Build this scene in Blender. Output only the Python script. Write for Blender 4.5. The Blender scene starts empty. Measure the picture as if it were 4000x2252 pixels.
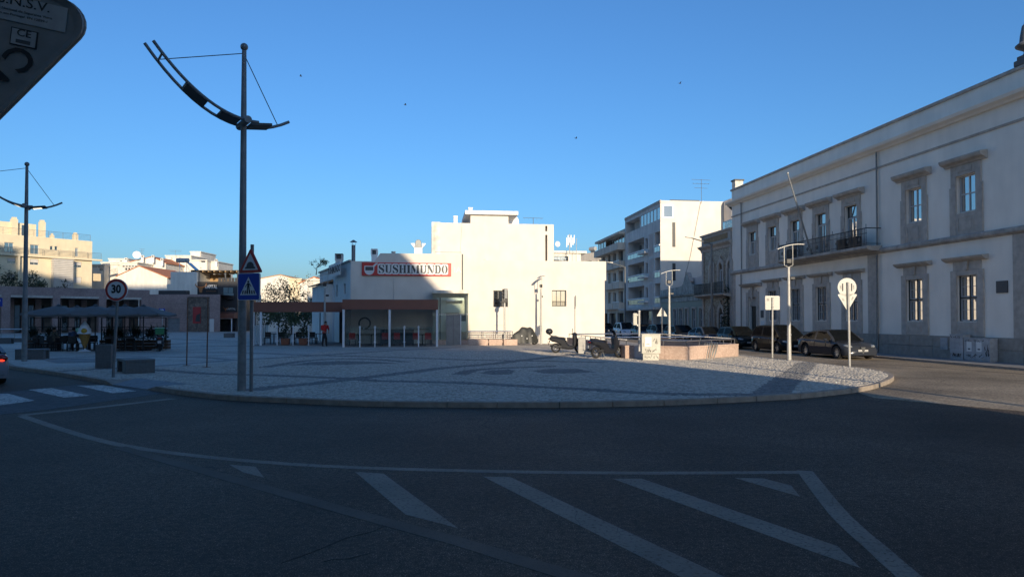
import bpy, bmesh, math, random
from mathutils import Vector, Matrix
from math import sin, cos, pi, radians, sqrt, atan2, hypot
R = random.Random(7)
sc = bpy.context.scene
col = sc.collection
# ------------------------------------------------------------------ camera, sky, sun, exposure
CAMZ, FPX, PITCH = 2.0, 2700.0, math.radians(1.1)
CY = 1245-FPX*math.tan(PITCH)                      # optical axis row; the lens is shifted so the horizon stays at row 1245
cam = bpy.data.cameras.new('camera'); cam.sensor_width = 36; cam.lens = 36*FPX/4000
cam.shift_y = (CY-1126)/4000; cam.clip_start = 0.1; cam.clip_end = 3000
camo = bpy.data.objects.new('camera', cam); col.objects.link(camo)
camo.location = (0, 0, CAMZ); camo.rotation_euler = (pi/2+PITCH, 0, 0); sc.camera = camo
SUN_EL, SUN_AZ = radians(13.0), radians(13.3)      # light travels towards -X sin(az), +Y cos(az)
world = bpy.data.worlds.new('World'); sc.world = world; world.use_nodes = True
wn = world.node_tree; bg = wn.nodes['Background']
sky = wn.nodes.new('ShaderNodeTexSky'); sky.sky_type = 'NISHITA'; sky.sun_disc = False
sky.sun_elevation = SUN_EL; sky.sun_rotation = pi-SUN_AZ; sky.altitude = 0
sky.air_density = 1.2; sky.dust_density = 1.4; sky.ozone_density = 7.4
wn.links.new(sky.outputs[0], bg.inputs[0]); bg.inputs[1].default_value = 0.13
sun = bpy.data.lights.new('sun', 'SUN'); sun.energy = 3.9; sun.angle = radians(0.53); sun.color = (1, 0.83, 0.60)
suno = bpy.data.objects.new('sun', sun); col.objects.link(suno); suno.location = (10, -30, 30)
tr = Vector((-sin(SUN_AZ)*cos(SUN_EL), cos(SUN_AZ)*cos(SUN_EL), -sin(SUN_EL)))
suno.rotation_euler = tr.to_track_quat('-Z', 'Y').to_euler()
sc.view_settings.view_transform = 'Standard'; sc.view_settings.look = 'None'
sc.view_settings.exposure = 0.6; sc.view_settings.gamma = 1
sc.cycles.max_bounces = 6; sc.cycles.use_denoising = True; sc.cycles.denoising_prefilter = 'ACCURATE'; sc.cycles.transparent_max_bounces = 12
# ------------------------------------------------------------------ survey helpers: sight lines of the photograph -> metres
def ray(x, y):
    a, b = (x-2000)/FPX, (CY-y)/FPX; c, s = cos(PITCH), sin(PITCH)
    return Vector((a, c-b*s, s+b*c))
def G(x, y, z=0.13):
    d = ray(x, y); t = (z-CAMZ)/d.z; return Vector((d.x*t, d.y*t, z))
def P(x, y, Y):
    d = ray(x, y); t = Y/d.y; return Vector((d.x*t, Y, CAMZ+d.z*t))
TH = radians(6.8); U = Vector((cos(TH), sin(TH), 0)); V = Vector((-sin(TH), cos(TH), 0))
class Fr:                                            # a vertical facade plane; local x along it, y into it, z up
    def __init__(s, o, rot): s.o = Vector((o[0], o[1], 0)); s.rot = rot; s.ex = Vector((cos(rot), sin(rot), 0)); s.ey = Vector((-sin(rot), cos(rot), 0))
    def q(s, x, y, dy=0):
        d = ray(x, y); n = s.ey; t = (s.o.dot(n)+dy)/d.dot(n); p = d*t; return ((p-s.o).dot(s.ex), CAMZ+d.z*t)
    def rect(s, x0, y0, x1, y1, dy=0):
        ym = (y0+y1)/2; xm = (x0+x1)/2
        return (s.q(x0, ym, dy)[0], s.q(x1, ym, dy)[0], s.q(xm, y1, dy)[1], s.q(xm, y0, dy)[1])
    def root(s, name, label, cat, group=None, z=0): return thing(name, label, cat, (s.o.x, s.o.y, z), s.rot, group)
# ------------------------------------------------------------------ materials
M = {}
def mat(name, c, rough=0.7, metal=0.0, var=0.0, scale=4.0, bump=0.0, bscale=None, spec=0.5, emit=None, streak=0.0, attr=None, coat=0.0, detail=4):
    m = bpy.data.materials.new(name); m.use_nodes = True; nt = m.node_tree; b = nt.nodes['Principled BSDF']
    b.inputs['Base Color'].default_value = (*c, 1); b.inputs['Roughness'].default_value = rough; b.inputs['Metallic'].default_value = metal
    b.inputs['Specular IOR Level'].default_value = spec
    if coat: b.inputs['Coat Weight'].default_value = coat; b.inputs['Coat Roughness'].default_value = 0.04
    tc = nt.nodes.new('ShaderNodeTexCoord')
    last = None
    if attr:
        a = nt.nodes.new('ShaderNodeAttribute'); a.attribute_name = attr; last = a.outputs['Color']
    def mul(prev, fac_socket, lo, hi):
        mr = nt.nodes.new('ShaderNodeMapRange'); mr.inputs['From Min'].default_value = 0.3; mr.inputs['From Max'].default_value = 0.7
        mr.inputs['To Min'].default_value = lo; mr.inputs['To Max'].default_value = hi; nt.links.new(fac_socket, mr.inputs['Value'])
        mx = nt.nodes.new('ShaderNodeMix'); mx.data_type = 'RGBA'; mx.blend_type = 'MULTIPLY'; mx.inputs[0].default_value = 1
        if prev is None: mx.inputs[6].default_value = (*c, 1)
        else: nt.links.new(prev, mx.inputs[6])
        nt.links.new(mr.outputs[0], mx.inputs[7]); return mx.outputs[2]
    if var:
        n = nt.nodes.new('ShaderNodeTexNoise'); n.inputs['Scale'].default_value = scale; n.inputs['Detail'].default_value = detail
        nt.links.new(tc.outputs['Object'], n.inputs['Vector']); last = mul(last, n.outputs['Fac'], 1-var, 1+var)
    if streak:
        mp = nt.nodes.new('ShaderNodeMapping'); mp.inputs['Scale'].default_value = (1.1, 1.1, 0.3); nt.links.new(tc.outputs['Object'], mp.inputs['Vector'])
        n = nt.nodes.new('ShaderNodeTexNoise'); n.inputs['Scale'].default_value = 1.5; n.inputs['Detail'].default_value = 6
        nt.links.new(mp.outputs[0], n.inputs['Vector']); last = mul(last, n.outputs['Fac'], 1-streak, 1+streak*0.35)
    if last is not None: nt.links.new(last, b.inputs['Base Color'])
    if bump:
        n = nt.nodes.new('ShaderNodeTexNoise'); n.inputs['Scale'].default_value = bscale or scale*6; n.inputs['Detail'].default_value = 5
        nt.links.new(tc.outputs['Object'], n.inputs['Vector'])
        bp = nt.nodes.new('ShaderNodeBump'); bp.inputs['Strength'].default_value = bump; bp.inputs['Distance'].default_value = 0.02
        nt.links.new(n.outputs['Fac'], bp.inputs['Height']); nt.links.new(bp.outputs[0], b.inputs['Normal'])
    if emit: b.inputs['Emission Color'].default_value = (*emit[:3], 1); b.inputs['Emission Strength'].default_value = emit[3]
    M[name] = m; return m
def glossmix(name, c, gl=0.4, tint=(1, 1, 1), rough=0.02):            # coated window glass: mirror-like over a dark room
    m = bpy.data.materials.new(name); m.use_nodes = True; nt = m.node_tree; nt.nodes.clear()
    o = nt.nodes.new('ShaderNodeOutputMaterial'); mx = nt.nodes.new('ShaderNodeMixShader'); d = nt.nodes.new('ShaderNodeBsdfDiffuse'); g = nt.nodes.new('ShaderNodeBsdfGlossy')
    d.inputs[0].default_value = (*c, 1); g.inputs[0].default_value = (*tint, 1); g.inputs[1].default_value = rough; mx.inputs[0].default_value = gl
    tc = nt.nodes.new('ShaderNodeTexCoord'); n = nt.nodes.new('ShaderNodeTexNoise'); n.inputs['Scale'].default_value = 1.3
    nt.links.new(tc.outputs['Object'], n.inputs['Vector']); bp = nt.nodes.new('ShaderNodeBump'); bp.inputs['Strength'].default_value = 0.06; bp.inputs['Distance'].default_value = 0.05
    nt.links.new(n.outputs['Fac'], bp.inputs['Height']); nt.links.new(bp.outputs[0], g.inputs['Normal'])
    nt.links.new(d.outputs[0], mx.inputs[1]); nt.links.new(g.outputs[0], mx.inputs[2]); nt.links.new(mx.outputs[0], o.inputs[0]); M[name] = m
def clearglass(name, tint=(0.9, 0.95, 0.93), refl=0.12):               # thin see-through pane
    m = bpy.data.materials.new(name); m.use_nodes = True; nt = m.node_tree; nt.nodes.clear()
    o = nt.nodes.new('ShaderNodeOutputMaterial'); mx = nt.nodes.new('ShaderNodeMixShader'); d = nt.nodes.new('ShaderNodeBsdfTransparent'); g = nt.nodes.new('ShaderNodeBsdfGlossy')
    d.inputs[0].default_value = (*tint, 1); g.inputs[0].default_value = (1, 1, 1, 1); g.inputs[1].default_value = 0.02
    lw = nt.nodes.new('ShaderNodeLayerWeight'); lw.inputs[0].default_value = 0.25; mr = nt.nodes.new('ShaderNodeMapRange'); mr.inputs['To Min'].default_value = refl*0.5; mr.inputs['To Max'].default_value = 0.9
    nt.links.new(lw.outputs['Fresnel'], mr.inputs['Value']); nt.links.new(mr.outputs[0], mx.inputs[0])
    nt.links.new(d.outputs[0], mx.inputs[1]); nt.links.new(g.outputs[0], mx.inputs[2]); nt.links.new(mx.outputs[0], o.inputs[0]); M[name] = m
def stonemat(name, c1, c2, scale, bump=0.4, rough=0.75, attr=None, vor=True, joint=0.35):   # setts / speckled stone
    m = bpy.data.materials.new(name); m.use_nodes = True; nt = m.node_tree; b = nt.nodes['Principled BSDF']; b.inputs['Roughness'].default_value = rough; b.inputs['Specular IOR Level'].default_value = 0.25
    tc = nt.nodes.new('ShaderNodeTexCoord'); v = nt.nodes.new('ShaderNodeTexVoronoi'); v.inputs['Scale'].default_value = scale
    v2 = nt.nodes.new('ShaderNodeTexVoronoi'); v2.feature = 'DISTANCE_TO_EDGE'; v2.inputs['Scale'].default_value = scale
    n = nt.nodes.new('ShaderNodeTexNoise'); n.inputs['Scale'].default_value = 0.5; n.inputs['Detail'].default_value = 5
    for t in (v, v2, n): nt.links.new(tc.outputs['Object'], t.inputs['Vector'])
    mx = nt.nodes.new('ShaderNodeMix'); mx.data_type = 'RGBA'; mx.inputs[6].default_value = (*c1, 1); mx.inputs[7].default_value = (*c2, 1)
    sp = nt.nodes.new('ShaderNodeSeparateColor'); nt.links.new(v.outputs['Color'], sp.inputs[0]); nt.links.new(sp.outputs[0], mx.inputs[0])
    mr = nt.nodes.new('ShaderNodeMapRange'); mr.inputs['From Max'].default_value = 0.12; mr.inputs['To Min'].default_value = 1-joint; nt.links.new(v2.outputs['Distance'], mr.inputs['Value'])
    m2 = nt.nodes.new('ShaderNodeMix'); m2.data_type = 'RGBA'; m2.blend_type = 'MULTIPLY'; m2.inputs[0].default_value = 1
    nt.links.new(mx.outputs[2], m2.inputs[6]); nt.links.new(mr.outputs[0], m2.inputs[7])
    m3 = nt.nodes.new('ShaderNodeMix'); m3.data_type = 'RGBA'; m3.blend_type = 'MULTIPLY'; m3.inputs[0].default_value = 1
    mr2 = nt.nodes.new('ShaderNodeMapRange'); mr2.inputs['From Min'].default_value = 0.3; mr2.inputs['From Max'].default_value = 0.7; mr2.inputs['To Min'].default_value = 0.78; mr2.inputs['To Max'].default_value = 1.12
    nt.links.new(n.outputs['Fac'], mr2.inputs['Value']); nt.links.new(m2.outputs[2], m3.inputs[6]); nt.links.new(mr2.outputs[0], m3.inputs[7]); nt.links.new(m3.outputs[2], b.inputs['Base Color'])
    if bump:
        bp = nt.nodes.new('ShaderNodeBump'); bp.inputs['Strength'].default_value = bump; bp.inputs['Distance'].default_value = 0.012
        nt.links.new(mr.outputs[0], bp.inputs['Height']); nt.links.new(bp.outputs[0], b.inputs['Normal'])
    M[name] = m
def asphalt(name, base, spk, paint=None):
    m = bpy.data.materials.new(name); m.use_nodes = True; nt = m.node_tree; b = nt.nodes['Principled BSDF']; b.inputs['Roughness'].default_value = 0.8; b.inputs['Specular IOR Level'].default_value = 0.28
    tc = nt.nodes.new('ShaderNodeTexCoord')
    def noise(s, d=4):
        n = nt.nodes.new('ShaderNodeTexNoise'); n.inputs['Scale'].default_value = s; n.inputs['Detail'].default_value = d; nt.links.new(tc.outputs['Object'], n.inputs['Vector']); return n.outputs['Fac']
    def rng(s, a, b_, lo, hi):
        mr = nt.nodes.new('ShaderNodeMapRange'); nt.links.new(s, mr.inputs['Value'])
        for k, v in zip(('From Min', 'From Max', 'To Min', 'To Max'), (a, b_, lo, hi)): mr.inputs[k].default_value = v
        return mr.outputs[0]
    def mix(f, a, b_, mode='MIX'):
        mx = nt.nodes.new('ShaderNodeMix'); mx.data_type = 'RGBA'; mx.blend_type = mode
        for i, v in ((0, f), (6, a), (7, b_)):
            if isinstance(v, (tuple, float, int)): mx.inputs[i].default_value = (*v, 1) if isinstance(v, tuple) else v
            else: nt.links.new(v, mx.inputs[i])
        return mx.outputs[2]
    c = mix(rng(noise(75, 2), 0.58, 0.68, 0, 1), base, spk)
    c = mix(1.0, c, rng(noise(0.28, 7), 0.3, 0.7, 0.6, 1.4), 'MULTIPLY')
    c = mix(1.0, c, rng(noise(3.0, 6), 0.3, 0.7, 0.85, 1.15), 'MULTIPLY'); c = mix(1.0, c, rng(noise(16, 4), 0.3, 0.7, 0.5, 1.5), 'MULTIPLY')
    v = nt.nodes.new('ShaderNodeTexVoronoi'); v.feature = 'DISTANCE_TO_EDGE'; v.inputs['Scale'].default_value = 0.16 if not paint else 1.6; v.inputs['Randomness'].default_value = 1
    mp = nt.nodes.new('ShaderNodeMixRGB'); mp.blend_type = 'ADD'; mp.inputs[0].default_value = 0.6 if not paint else 0.2
    nz = nt.nodes.new('ShaderNodeTexNoise'); nz.inputs['Scale'].default_value = 1.4; nz.inputs['Detail'].default_value = 6
    nt.links.new(tc.outputs['Object'], nz.inputs['Vector']); nt.links.new(tc.outputs['Object'], mp.inputs[1]); nt.links.new(nz.outputs['Color'], mp.inputs[2]); nt.links.new(mp.outputs[0], v.inputs['Vector'])
    if paint:
        f = rng(noise(26, 8), 0.34, 0.47, 0.35, 1)
        c = mix(f, c, mix(1.0, paint, rng(noise(1.1, 5), 0.3, 0.7, 0.75, 1.1), 'MULTIPLY'))
        c = mix(rng(v.outputs['Distance'], 0.0, 0.008, 0.7, 0), c, (0.05, 0.05, 0.052))
    else:
        crack = mix(rng(v.outputs['Distance'], 0.0, 0.0022, 1, 0), (0.0, 0.0, 0.0), (1.0, 1.0, 1.0))
        c = mix(mix(1.0, crack, rng(noise(0.13, 2), 0.5, 0.56, 0, 1), 'MULTIPLY'), c, (0.012, 0.012, 0.013))
    nt.links.new(c, b.inputs['Base Color'])
    bp = nt.nodes.new('ShaderNodeBump'); bp.inputs['Strength'].default_value = 0.9; bp.inputs['Distance'].default_value = 0.008
    nt.links.new(noise(110, 2), bp.inputs['Height']); nt.links.new(bp.outputs[0], b.inputs['Normal']); M[name] = m
asphalt('asphalt', (0.054, 0.039, 0.0265), (0.3, 0.23, 0.17))
asphalt('asphalt_pale_lit', (0.24, 0.19, 0.13), (0.33, 0.28, 0.22))  # slightly paler street tone, lightened much further to paint in sunlight
asphalt('road_paint', (0.052, 0.04, 0.03), (0.15, 0.13, 0.11), (0.235, 0.2, 0.16))
asphalt('road_paint_worn', (0.052, 0.0385, 0.0275), (0.22, 0.19, 0.15), (0.105, 0.085, 0.066))
mat('road_crack', (0.02, 0.018, 0.016), 0.9, var=0.3, scale=3)
stonemat('setts_far', (0.385, 0.35, 0.30), (0.52, 0.475, 0.41), 9.5)
stonemat('setts_dark', (0.20, 0.195, 0.185), (0.29, 0.28, 0.265), 9.5)
stonemat('setts_road', (0.045, 0.046, 0.05), (0.08, 0.08, 0.085), 8, joint=0.5)
stonemat('setts_white', (0.42, 0.39, 0.35), (0.7, 0.66, 0.6), 8, joint=0.7)
stonemat('pink_stone', (0.46, 0.33, 0.265), (0.56, 0.42, 0.34), 14, bump=0.1, joint=0.12)
stonemat('pink_marble', (0.27, 0.195, 0.18), (0.34, 0.25, 0.23), 7, bump=0.05, joint=0.15)
stonemat('mural_stone', (0.10, 0.085, 0.075), (0.2, 0.16, 0.13), 3, bump=0.5, joint=0.3)
mat('sett', (1, 1, 1), 0.8, var=0.14, scale=38, attr='Col', bump=0.25, bscale=120, spec=0.2)
mat('joint_sand', (0.12, 0.115, 0.105), 0.95, var=0.3, scale=12)
mat('kerb', (0.27, 0.225, 0.18), 0.85, var=0.22, scale=5, bump=0.3, bscale=40)
mat('slab', (0.2, 0.2, 0.2), 0.8, var=0.15, scale=6, bump=0.2, bscale=40)
mat('granite', (0.115, 0.118, 0.122), 0.7, var=0.18, scale=30, bump=0.15, bscale=90)
mat('bench_stone', (0.12, 0.118, 0.115), 0.7, var=0.16, scale=12, bump=0.15, bscale=70)
mat('bollard_stone', (0.4, 0.39, 0.36), 0.7, var=0.12, scale=8)
mat('plaster', (0.78, 0.76, 0.71), 0.85, var=0.05, scale=1.2, bump=0.12, bscale=30, streak=0.1)
mat('plaster_white', (0.67, 0.62, 0.55), 0.85, var=0.06, scale=0.8, bump=0.12, bscale=30, streak=0.05, detail=8)
mat('plaster_old', (0.7, 0.66, 0.58), 0.9, var=0.25, scale=1.6, bump=0.25, bscale=18, streak=0.25, detail=10)
mat('plaster_shade', (0.9, 0.82, 0.71), 0.85, var=0.05, scale=0.7, bump=0.12, bscale=30, streak=0.07)
mat('trim_stone', (0.47, 0.42, 0.365), 0.85, var=0.14, scale=4, bump=0.25, bscale=40, streak=0.15)
mat('plinth', (0.33, 0.29, 0.245), 0.85, var=0.15, scale=5, bump=0.2, bscale=40)
mat('belt', (0.42, 0.38, 0.335), 0.85, var=0.2, scale=3, bump=0.2, streak=0.3)
mat('yellow_wall', (0.70, 0.60, 0.42), 0.85, var=0.05, scale=0.6, streak=0.08)
mat('yellow_tile', (0.62, 0.50, 0.32), 0.8, var=0.06, scale=2)
mat('beige_wall', (0.66, 0.59, 0.49), 0.85, var=0.1, scale=0.7, streak=0.2)
mat('block_wall', (0.68, 0.62, 0.54), 0.85, var=0.1, scale=0.7)  # wall of the unseen block, lightened to bounce skylight into the shade
mat('grey_wall', (0.66, 0.64, 0.6), 0.85, var=0.08, scale=0.7, streak=0.2)
mat('loggia_wall', (0.54, 0.52, 0.49), 0.85, var=0.08, scale=0.9)
mat('white_house', (0.72, 0.68, 0.6), 0.88, var=0.08, scale=0.5, streak=0.15)
mat('green_tile', (0.19, 0.235, 0.205), 0.5, var=0.3, scale=14, bump=0.15)
mat('green_plaster', (0.33, 0.37, 0.35), 0.8, var=0.35, scale=2.5, streak=0.3)
mat('terracotta', (0.46, 0.17, 0.075), 0.85, var=0.2, scale=5, bump=0.3, bscale=20)
mat('roof_old', (0.40, 0.24, 0.14), 0.9, var=0.3, scale=6, bump=0.4)
mat('brown_fascia', (0.21, 0.08, 0.052), 0.6, var=0.06, scale=1.5)
mat('dark_panel', (0.035, 0.036, 0.04), 0.5, var=0.1, scale=2)
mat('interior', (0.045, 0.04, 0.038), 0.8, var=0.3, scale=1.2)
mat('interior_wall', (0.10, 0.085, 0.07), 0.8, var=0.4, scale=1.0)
mat('white_metal', (0.72, 0.73, 0.75), 0.45, var=0.05, scale=6)
mat('frame_light', (0.55, 0.54, 0.52), 0.5)
mat('frame_dark', (0.035, 0.04, 0.042), 0.45)
mat('iron', (0.02, 0.022, 0.025), 0.5, metal=0.3)
mat('grey_metal', (0.16, 0.17, 0.175), 0.5, metal=0.4, var=0.15, scale=8)
mat('mast', (0.20, 0.205, 0.21), 0.55, metal=0.2, var=0.12, scale=5)
mat('mast_low', (0.22, 0.225, 0.22), 0.6, metal=0.1, var=0.25, scale=6, streak=0.2)
mat('galv', (0.40, 0.395, 0.375), 0.5, metal=0.25, var=0.12, scale=9)
mat('steel', (0.62, 0.6, 0.57), 0.22, metal=0.95, var=0.08, scale=10)
mat('sign_back', (0.46, 0.455, 0.42), 0.5, var=0.05, scale=12)
mat('sign_back_dark', (0.19, 0.20, 0.20), 0.55, var=0.14, scale=18, bump=0.05)
mat('sticker', (0.32, 0.34, 0.345), 0.6, var=0.1, scale=30)
mat('ink', (0.012, 0.012, 0.014), 0.6)
mat('ink_grey', (0.06, 0.065, 0.07), 0.6)
mat('sign_white', (0.62, 0.63, 0.63), 0.4, var=0.04, scale=10)
mat('sign_red', (0.42, 0.035, 0.025), 0.4, var=0.06, scale=10)
mat('sign_blue', (0.01, 0.045, 0.32), 0.4, var=0.05, scale=8)
mat('board_red', (0.55, 0.04, 0.035), 0.5, var=0.06, scale=2)
mat('poster_red', (0.3, 0.03, 0.03), 0.6)
mat('pale_cream', (0.75, 0.74, 0.7), 0.6)
mat('rust', (0.17, 0.085, 0.055), 0.9, var=0.45, scale=9, bump=0.3)
mat('rubber', (0.016, 0.016, 0.017), 0.85)
mat('black_plastic', (0.018, 0.019, 0.022), 0.45, var=0.1, scale=6)
mat('scooter_black', (0.014, 0.015, 0.019), 0.3, coat=0.5)
mat('cover', (0.03, 0.031, 0.028), 0.55, var=0.2, scale=5, bump=0.3, bscale=14)
mat('alloy', (0.42, 0.42, 0.42), 0.35, metal=0.8)
mat('headlamp', (0.22, 0.24, 0.26), 0.1, coat=0.6)
mat('tail_dark', (0.2, 0.012, 0.01), 0.2, coat=0.6)
mat('tail_lit', (0.6, 0.03, 0.02), 0.3, emit=(1, 0.04, 0.015, 1.6))
mat('plate_white', (0.36, 0.36, 0.36), 0.5)
for n_, c_ in (('paint_grey', (0.028, 0.032, 0.042)), ('paint_black', (0.008, 0.009, 0.010)), ('paint_green', (0.009, 0.013, 0.012)), ('paint_blue', (0.03, 0.04, 0.06)), ('paint_white', (0.66, 0.66, 0.66)), ('paint_silver', (0.2, 0.215, 0.24)), ('paint_bronze', (0.05, 0.048, 0.045))):
    mat(n_, c_, 0.14, spec=0.14, coat=0.04)
mat('leaf', (0.055, 0.08, 0.032), 0.6, var=0.45, scale=1.1)
mat('leaf_dark', (0.026, 0.042, 0.02), 0.6, var=0.45, scale=1.3)
mat('leaf_pale', (0.11, 0.12, 0.055), 0.65, var=0.4, scale=1.0)
mat('bark', (0.075, 0.06, 0.048), 0.9, var=0.3, scale=5, bump=0.4)
mat('canvas_grey', (0.125, 0.115, 0.108), 0.85, var=0.08, scale=1.2, bump=0.08)
mat('wicker', (0.028, 0.026, 0.025), 0.8, var=0.3, scale=30)
mat('chair_red', (0.62, 0.04, 0.03), 0.7, var=0.1, scale=5)
mat('table_wood', (0.06, 0.045, 0.035), 0.6, var=0.2, scale=5)
mat('planter_wood', (0.09, 0.05, 0.03), 0.8, var=0.25, scale=5)
mat('pot', (0.22, 0.08, 0.045), 0.85, var=0.15, scale=6)
mat('skin', (0.42, 0.25, 0.17), 0.55)
mat('hair', (0.02, 0.015, 0.012), 0.7)
mat('shirt_red', (0.45, 0.025, 0.025), 0.8, var=0.1, scale=6)
mat('trousers', (0.02, 0.021, 0.026), 0.85)
mat('shirt_blue', (0.05, 0.08, 0.16), 0.85, var=0.2, scale=5)
mat('shirt_pattern', (0.09, 0.085, 0.07), 0.85, var=0.6, scale=14)
mat('ice_white', (0.75, 0.76, 0.78), 0.4)
mat('ice_green', (0.25, 0.5, 0.38), 0.4)
mat('ice_yellow', (0.5, 0.3, 0.03), 0.4)
mat('wafer', (0.36, 0.19, 0.05), 0.6, var=0.2, scale=12)
mat('box_green', (0.02, 0.16, 0.06), 0.5)
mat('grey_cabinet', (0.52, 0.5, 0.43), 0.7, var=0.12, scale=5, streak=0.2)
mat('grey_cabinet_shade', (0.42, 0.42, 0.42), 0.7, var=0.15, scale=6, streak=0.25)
mat('orange_horn', (0.35, 0.14, 0.045), 0.6)
mat('text_white', (0.7, 0.7, 0.68), 0.6)
mat('door_dark', (0.02, 0.024, 0.022), 0.5, var=0.1, scale=4)
mat('door_metal', (0.20, 0.21, 0.22), 0.4, metal=0.3, var=0.1, scale=3)
mat('lamp_glow', (0.9, 0.8, 0.6), 0.5, emit=(1, 0.85, 0.6, 1.2))
mat('curtain', (0.55, 0.5, 0.42), 0.9)
mat('aircon', (0.6, 0.6, 0.58), 0.6)
mat('corbel_wood', (0.3, 0.19, 0.09), 0.8, var=0.25, scale=4)
def brickmat():
    m = bpy.data.materials.new('brick_tile'); m.use_nodes = True; nt = m.node_tree; b = nt.nodes['Principled BSDF']; b.inputs['Roughness'].default_value = 0.45
    tc = nt.nodes.new('ShaderNodeTexCoord'); mp = nt.nodes.new('ShaderNodeMapping'); mp.inputs['Rotation'].default_value = (radians(90), 0, 0); nt.links.new(tc.outputs['Object'], mp.inputs['Vector'])
    br = nt.nodes.new('ShaderNodeTexBrick'); nt.links.new(mp.outputs[0], br.inputs['Vector']); br.inputs['Scale'].default_value = 1
    br.inputs['Brick Width'].default_value = 0.26; br.inputs['Row Height'].default_value = 0.13; br.inputs['Mortar Size'].default_value = 0.018
    br.inputs['Color1'].default_value = (0.2, 0.12, 0.075, 1); br.inputs['Color2'].default_value = (0.46, 0.36, 0.25, 1); br.inputs['Mortar'].default_value = (0.2, 0.16, 0.12, 1)
    nt.links.new(br.outputs['Color'], b.inputs['Base Color'])
    bp = nt.nodes.new('ShaderNodeBump'); bp.inputs['Strength'].default_value = 0.8; bp.inputs['Distance'].default_value = 0.03; bp.invert = True
    nt.links.new(br.outputs['Fac'], bp.inputs['Height']); nt.links.new(bp.outputs[0], b.inputs['Normal']); M['brick_tile'] = m
brickmat()
glossmix('glass', (0.03, 0.035, 0.04), 0.5)
glossmix('glass_dim', (0.02, 0.024, 0.028), 0.22)
glossmix('car_glass', (0.006, 0.007, 0.008), 0.022)
clearglass('clear_glass', (0.93, 0.96, 0.95), 0.08)
clearglass('green_glass', (0.92, 0.97, 0.94), 0.16)
clearglass('terrace_glass', (0.88, 0.9, 0.9), 0.08)
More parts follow.
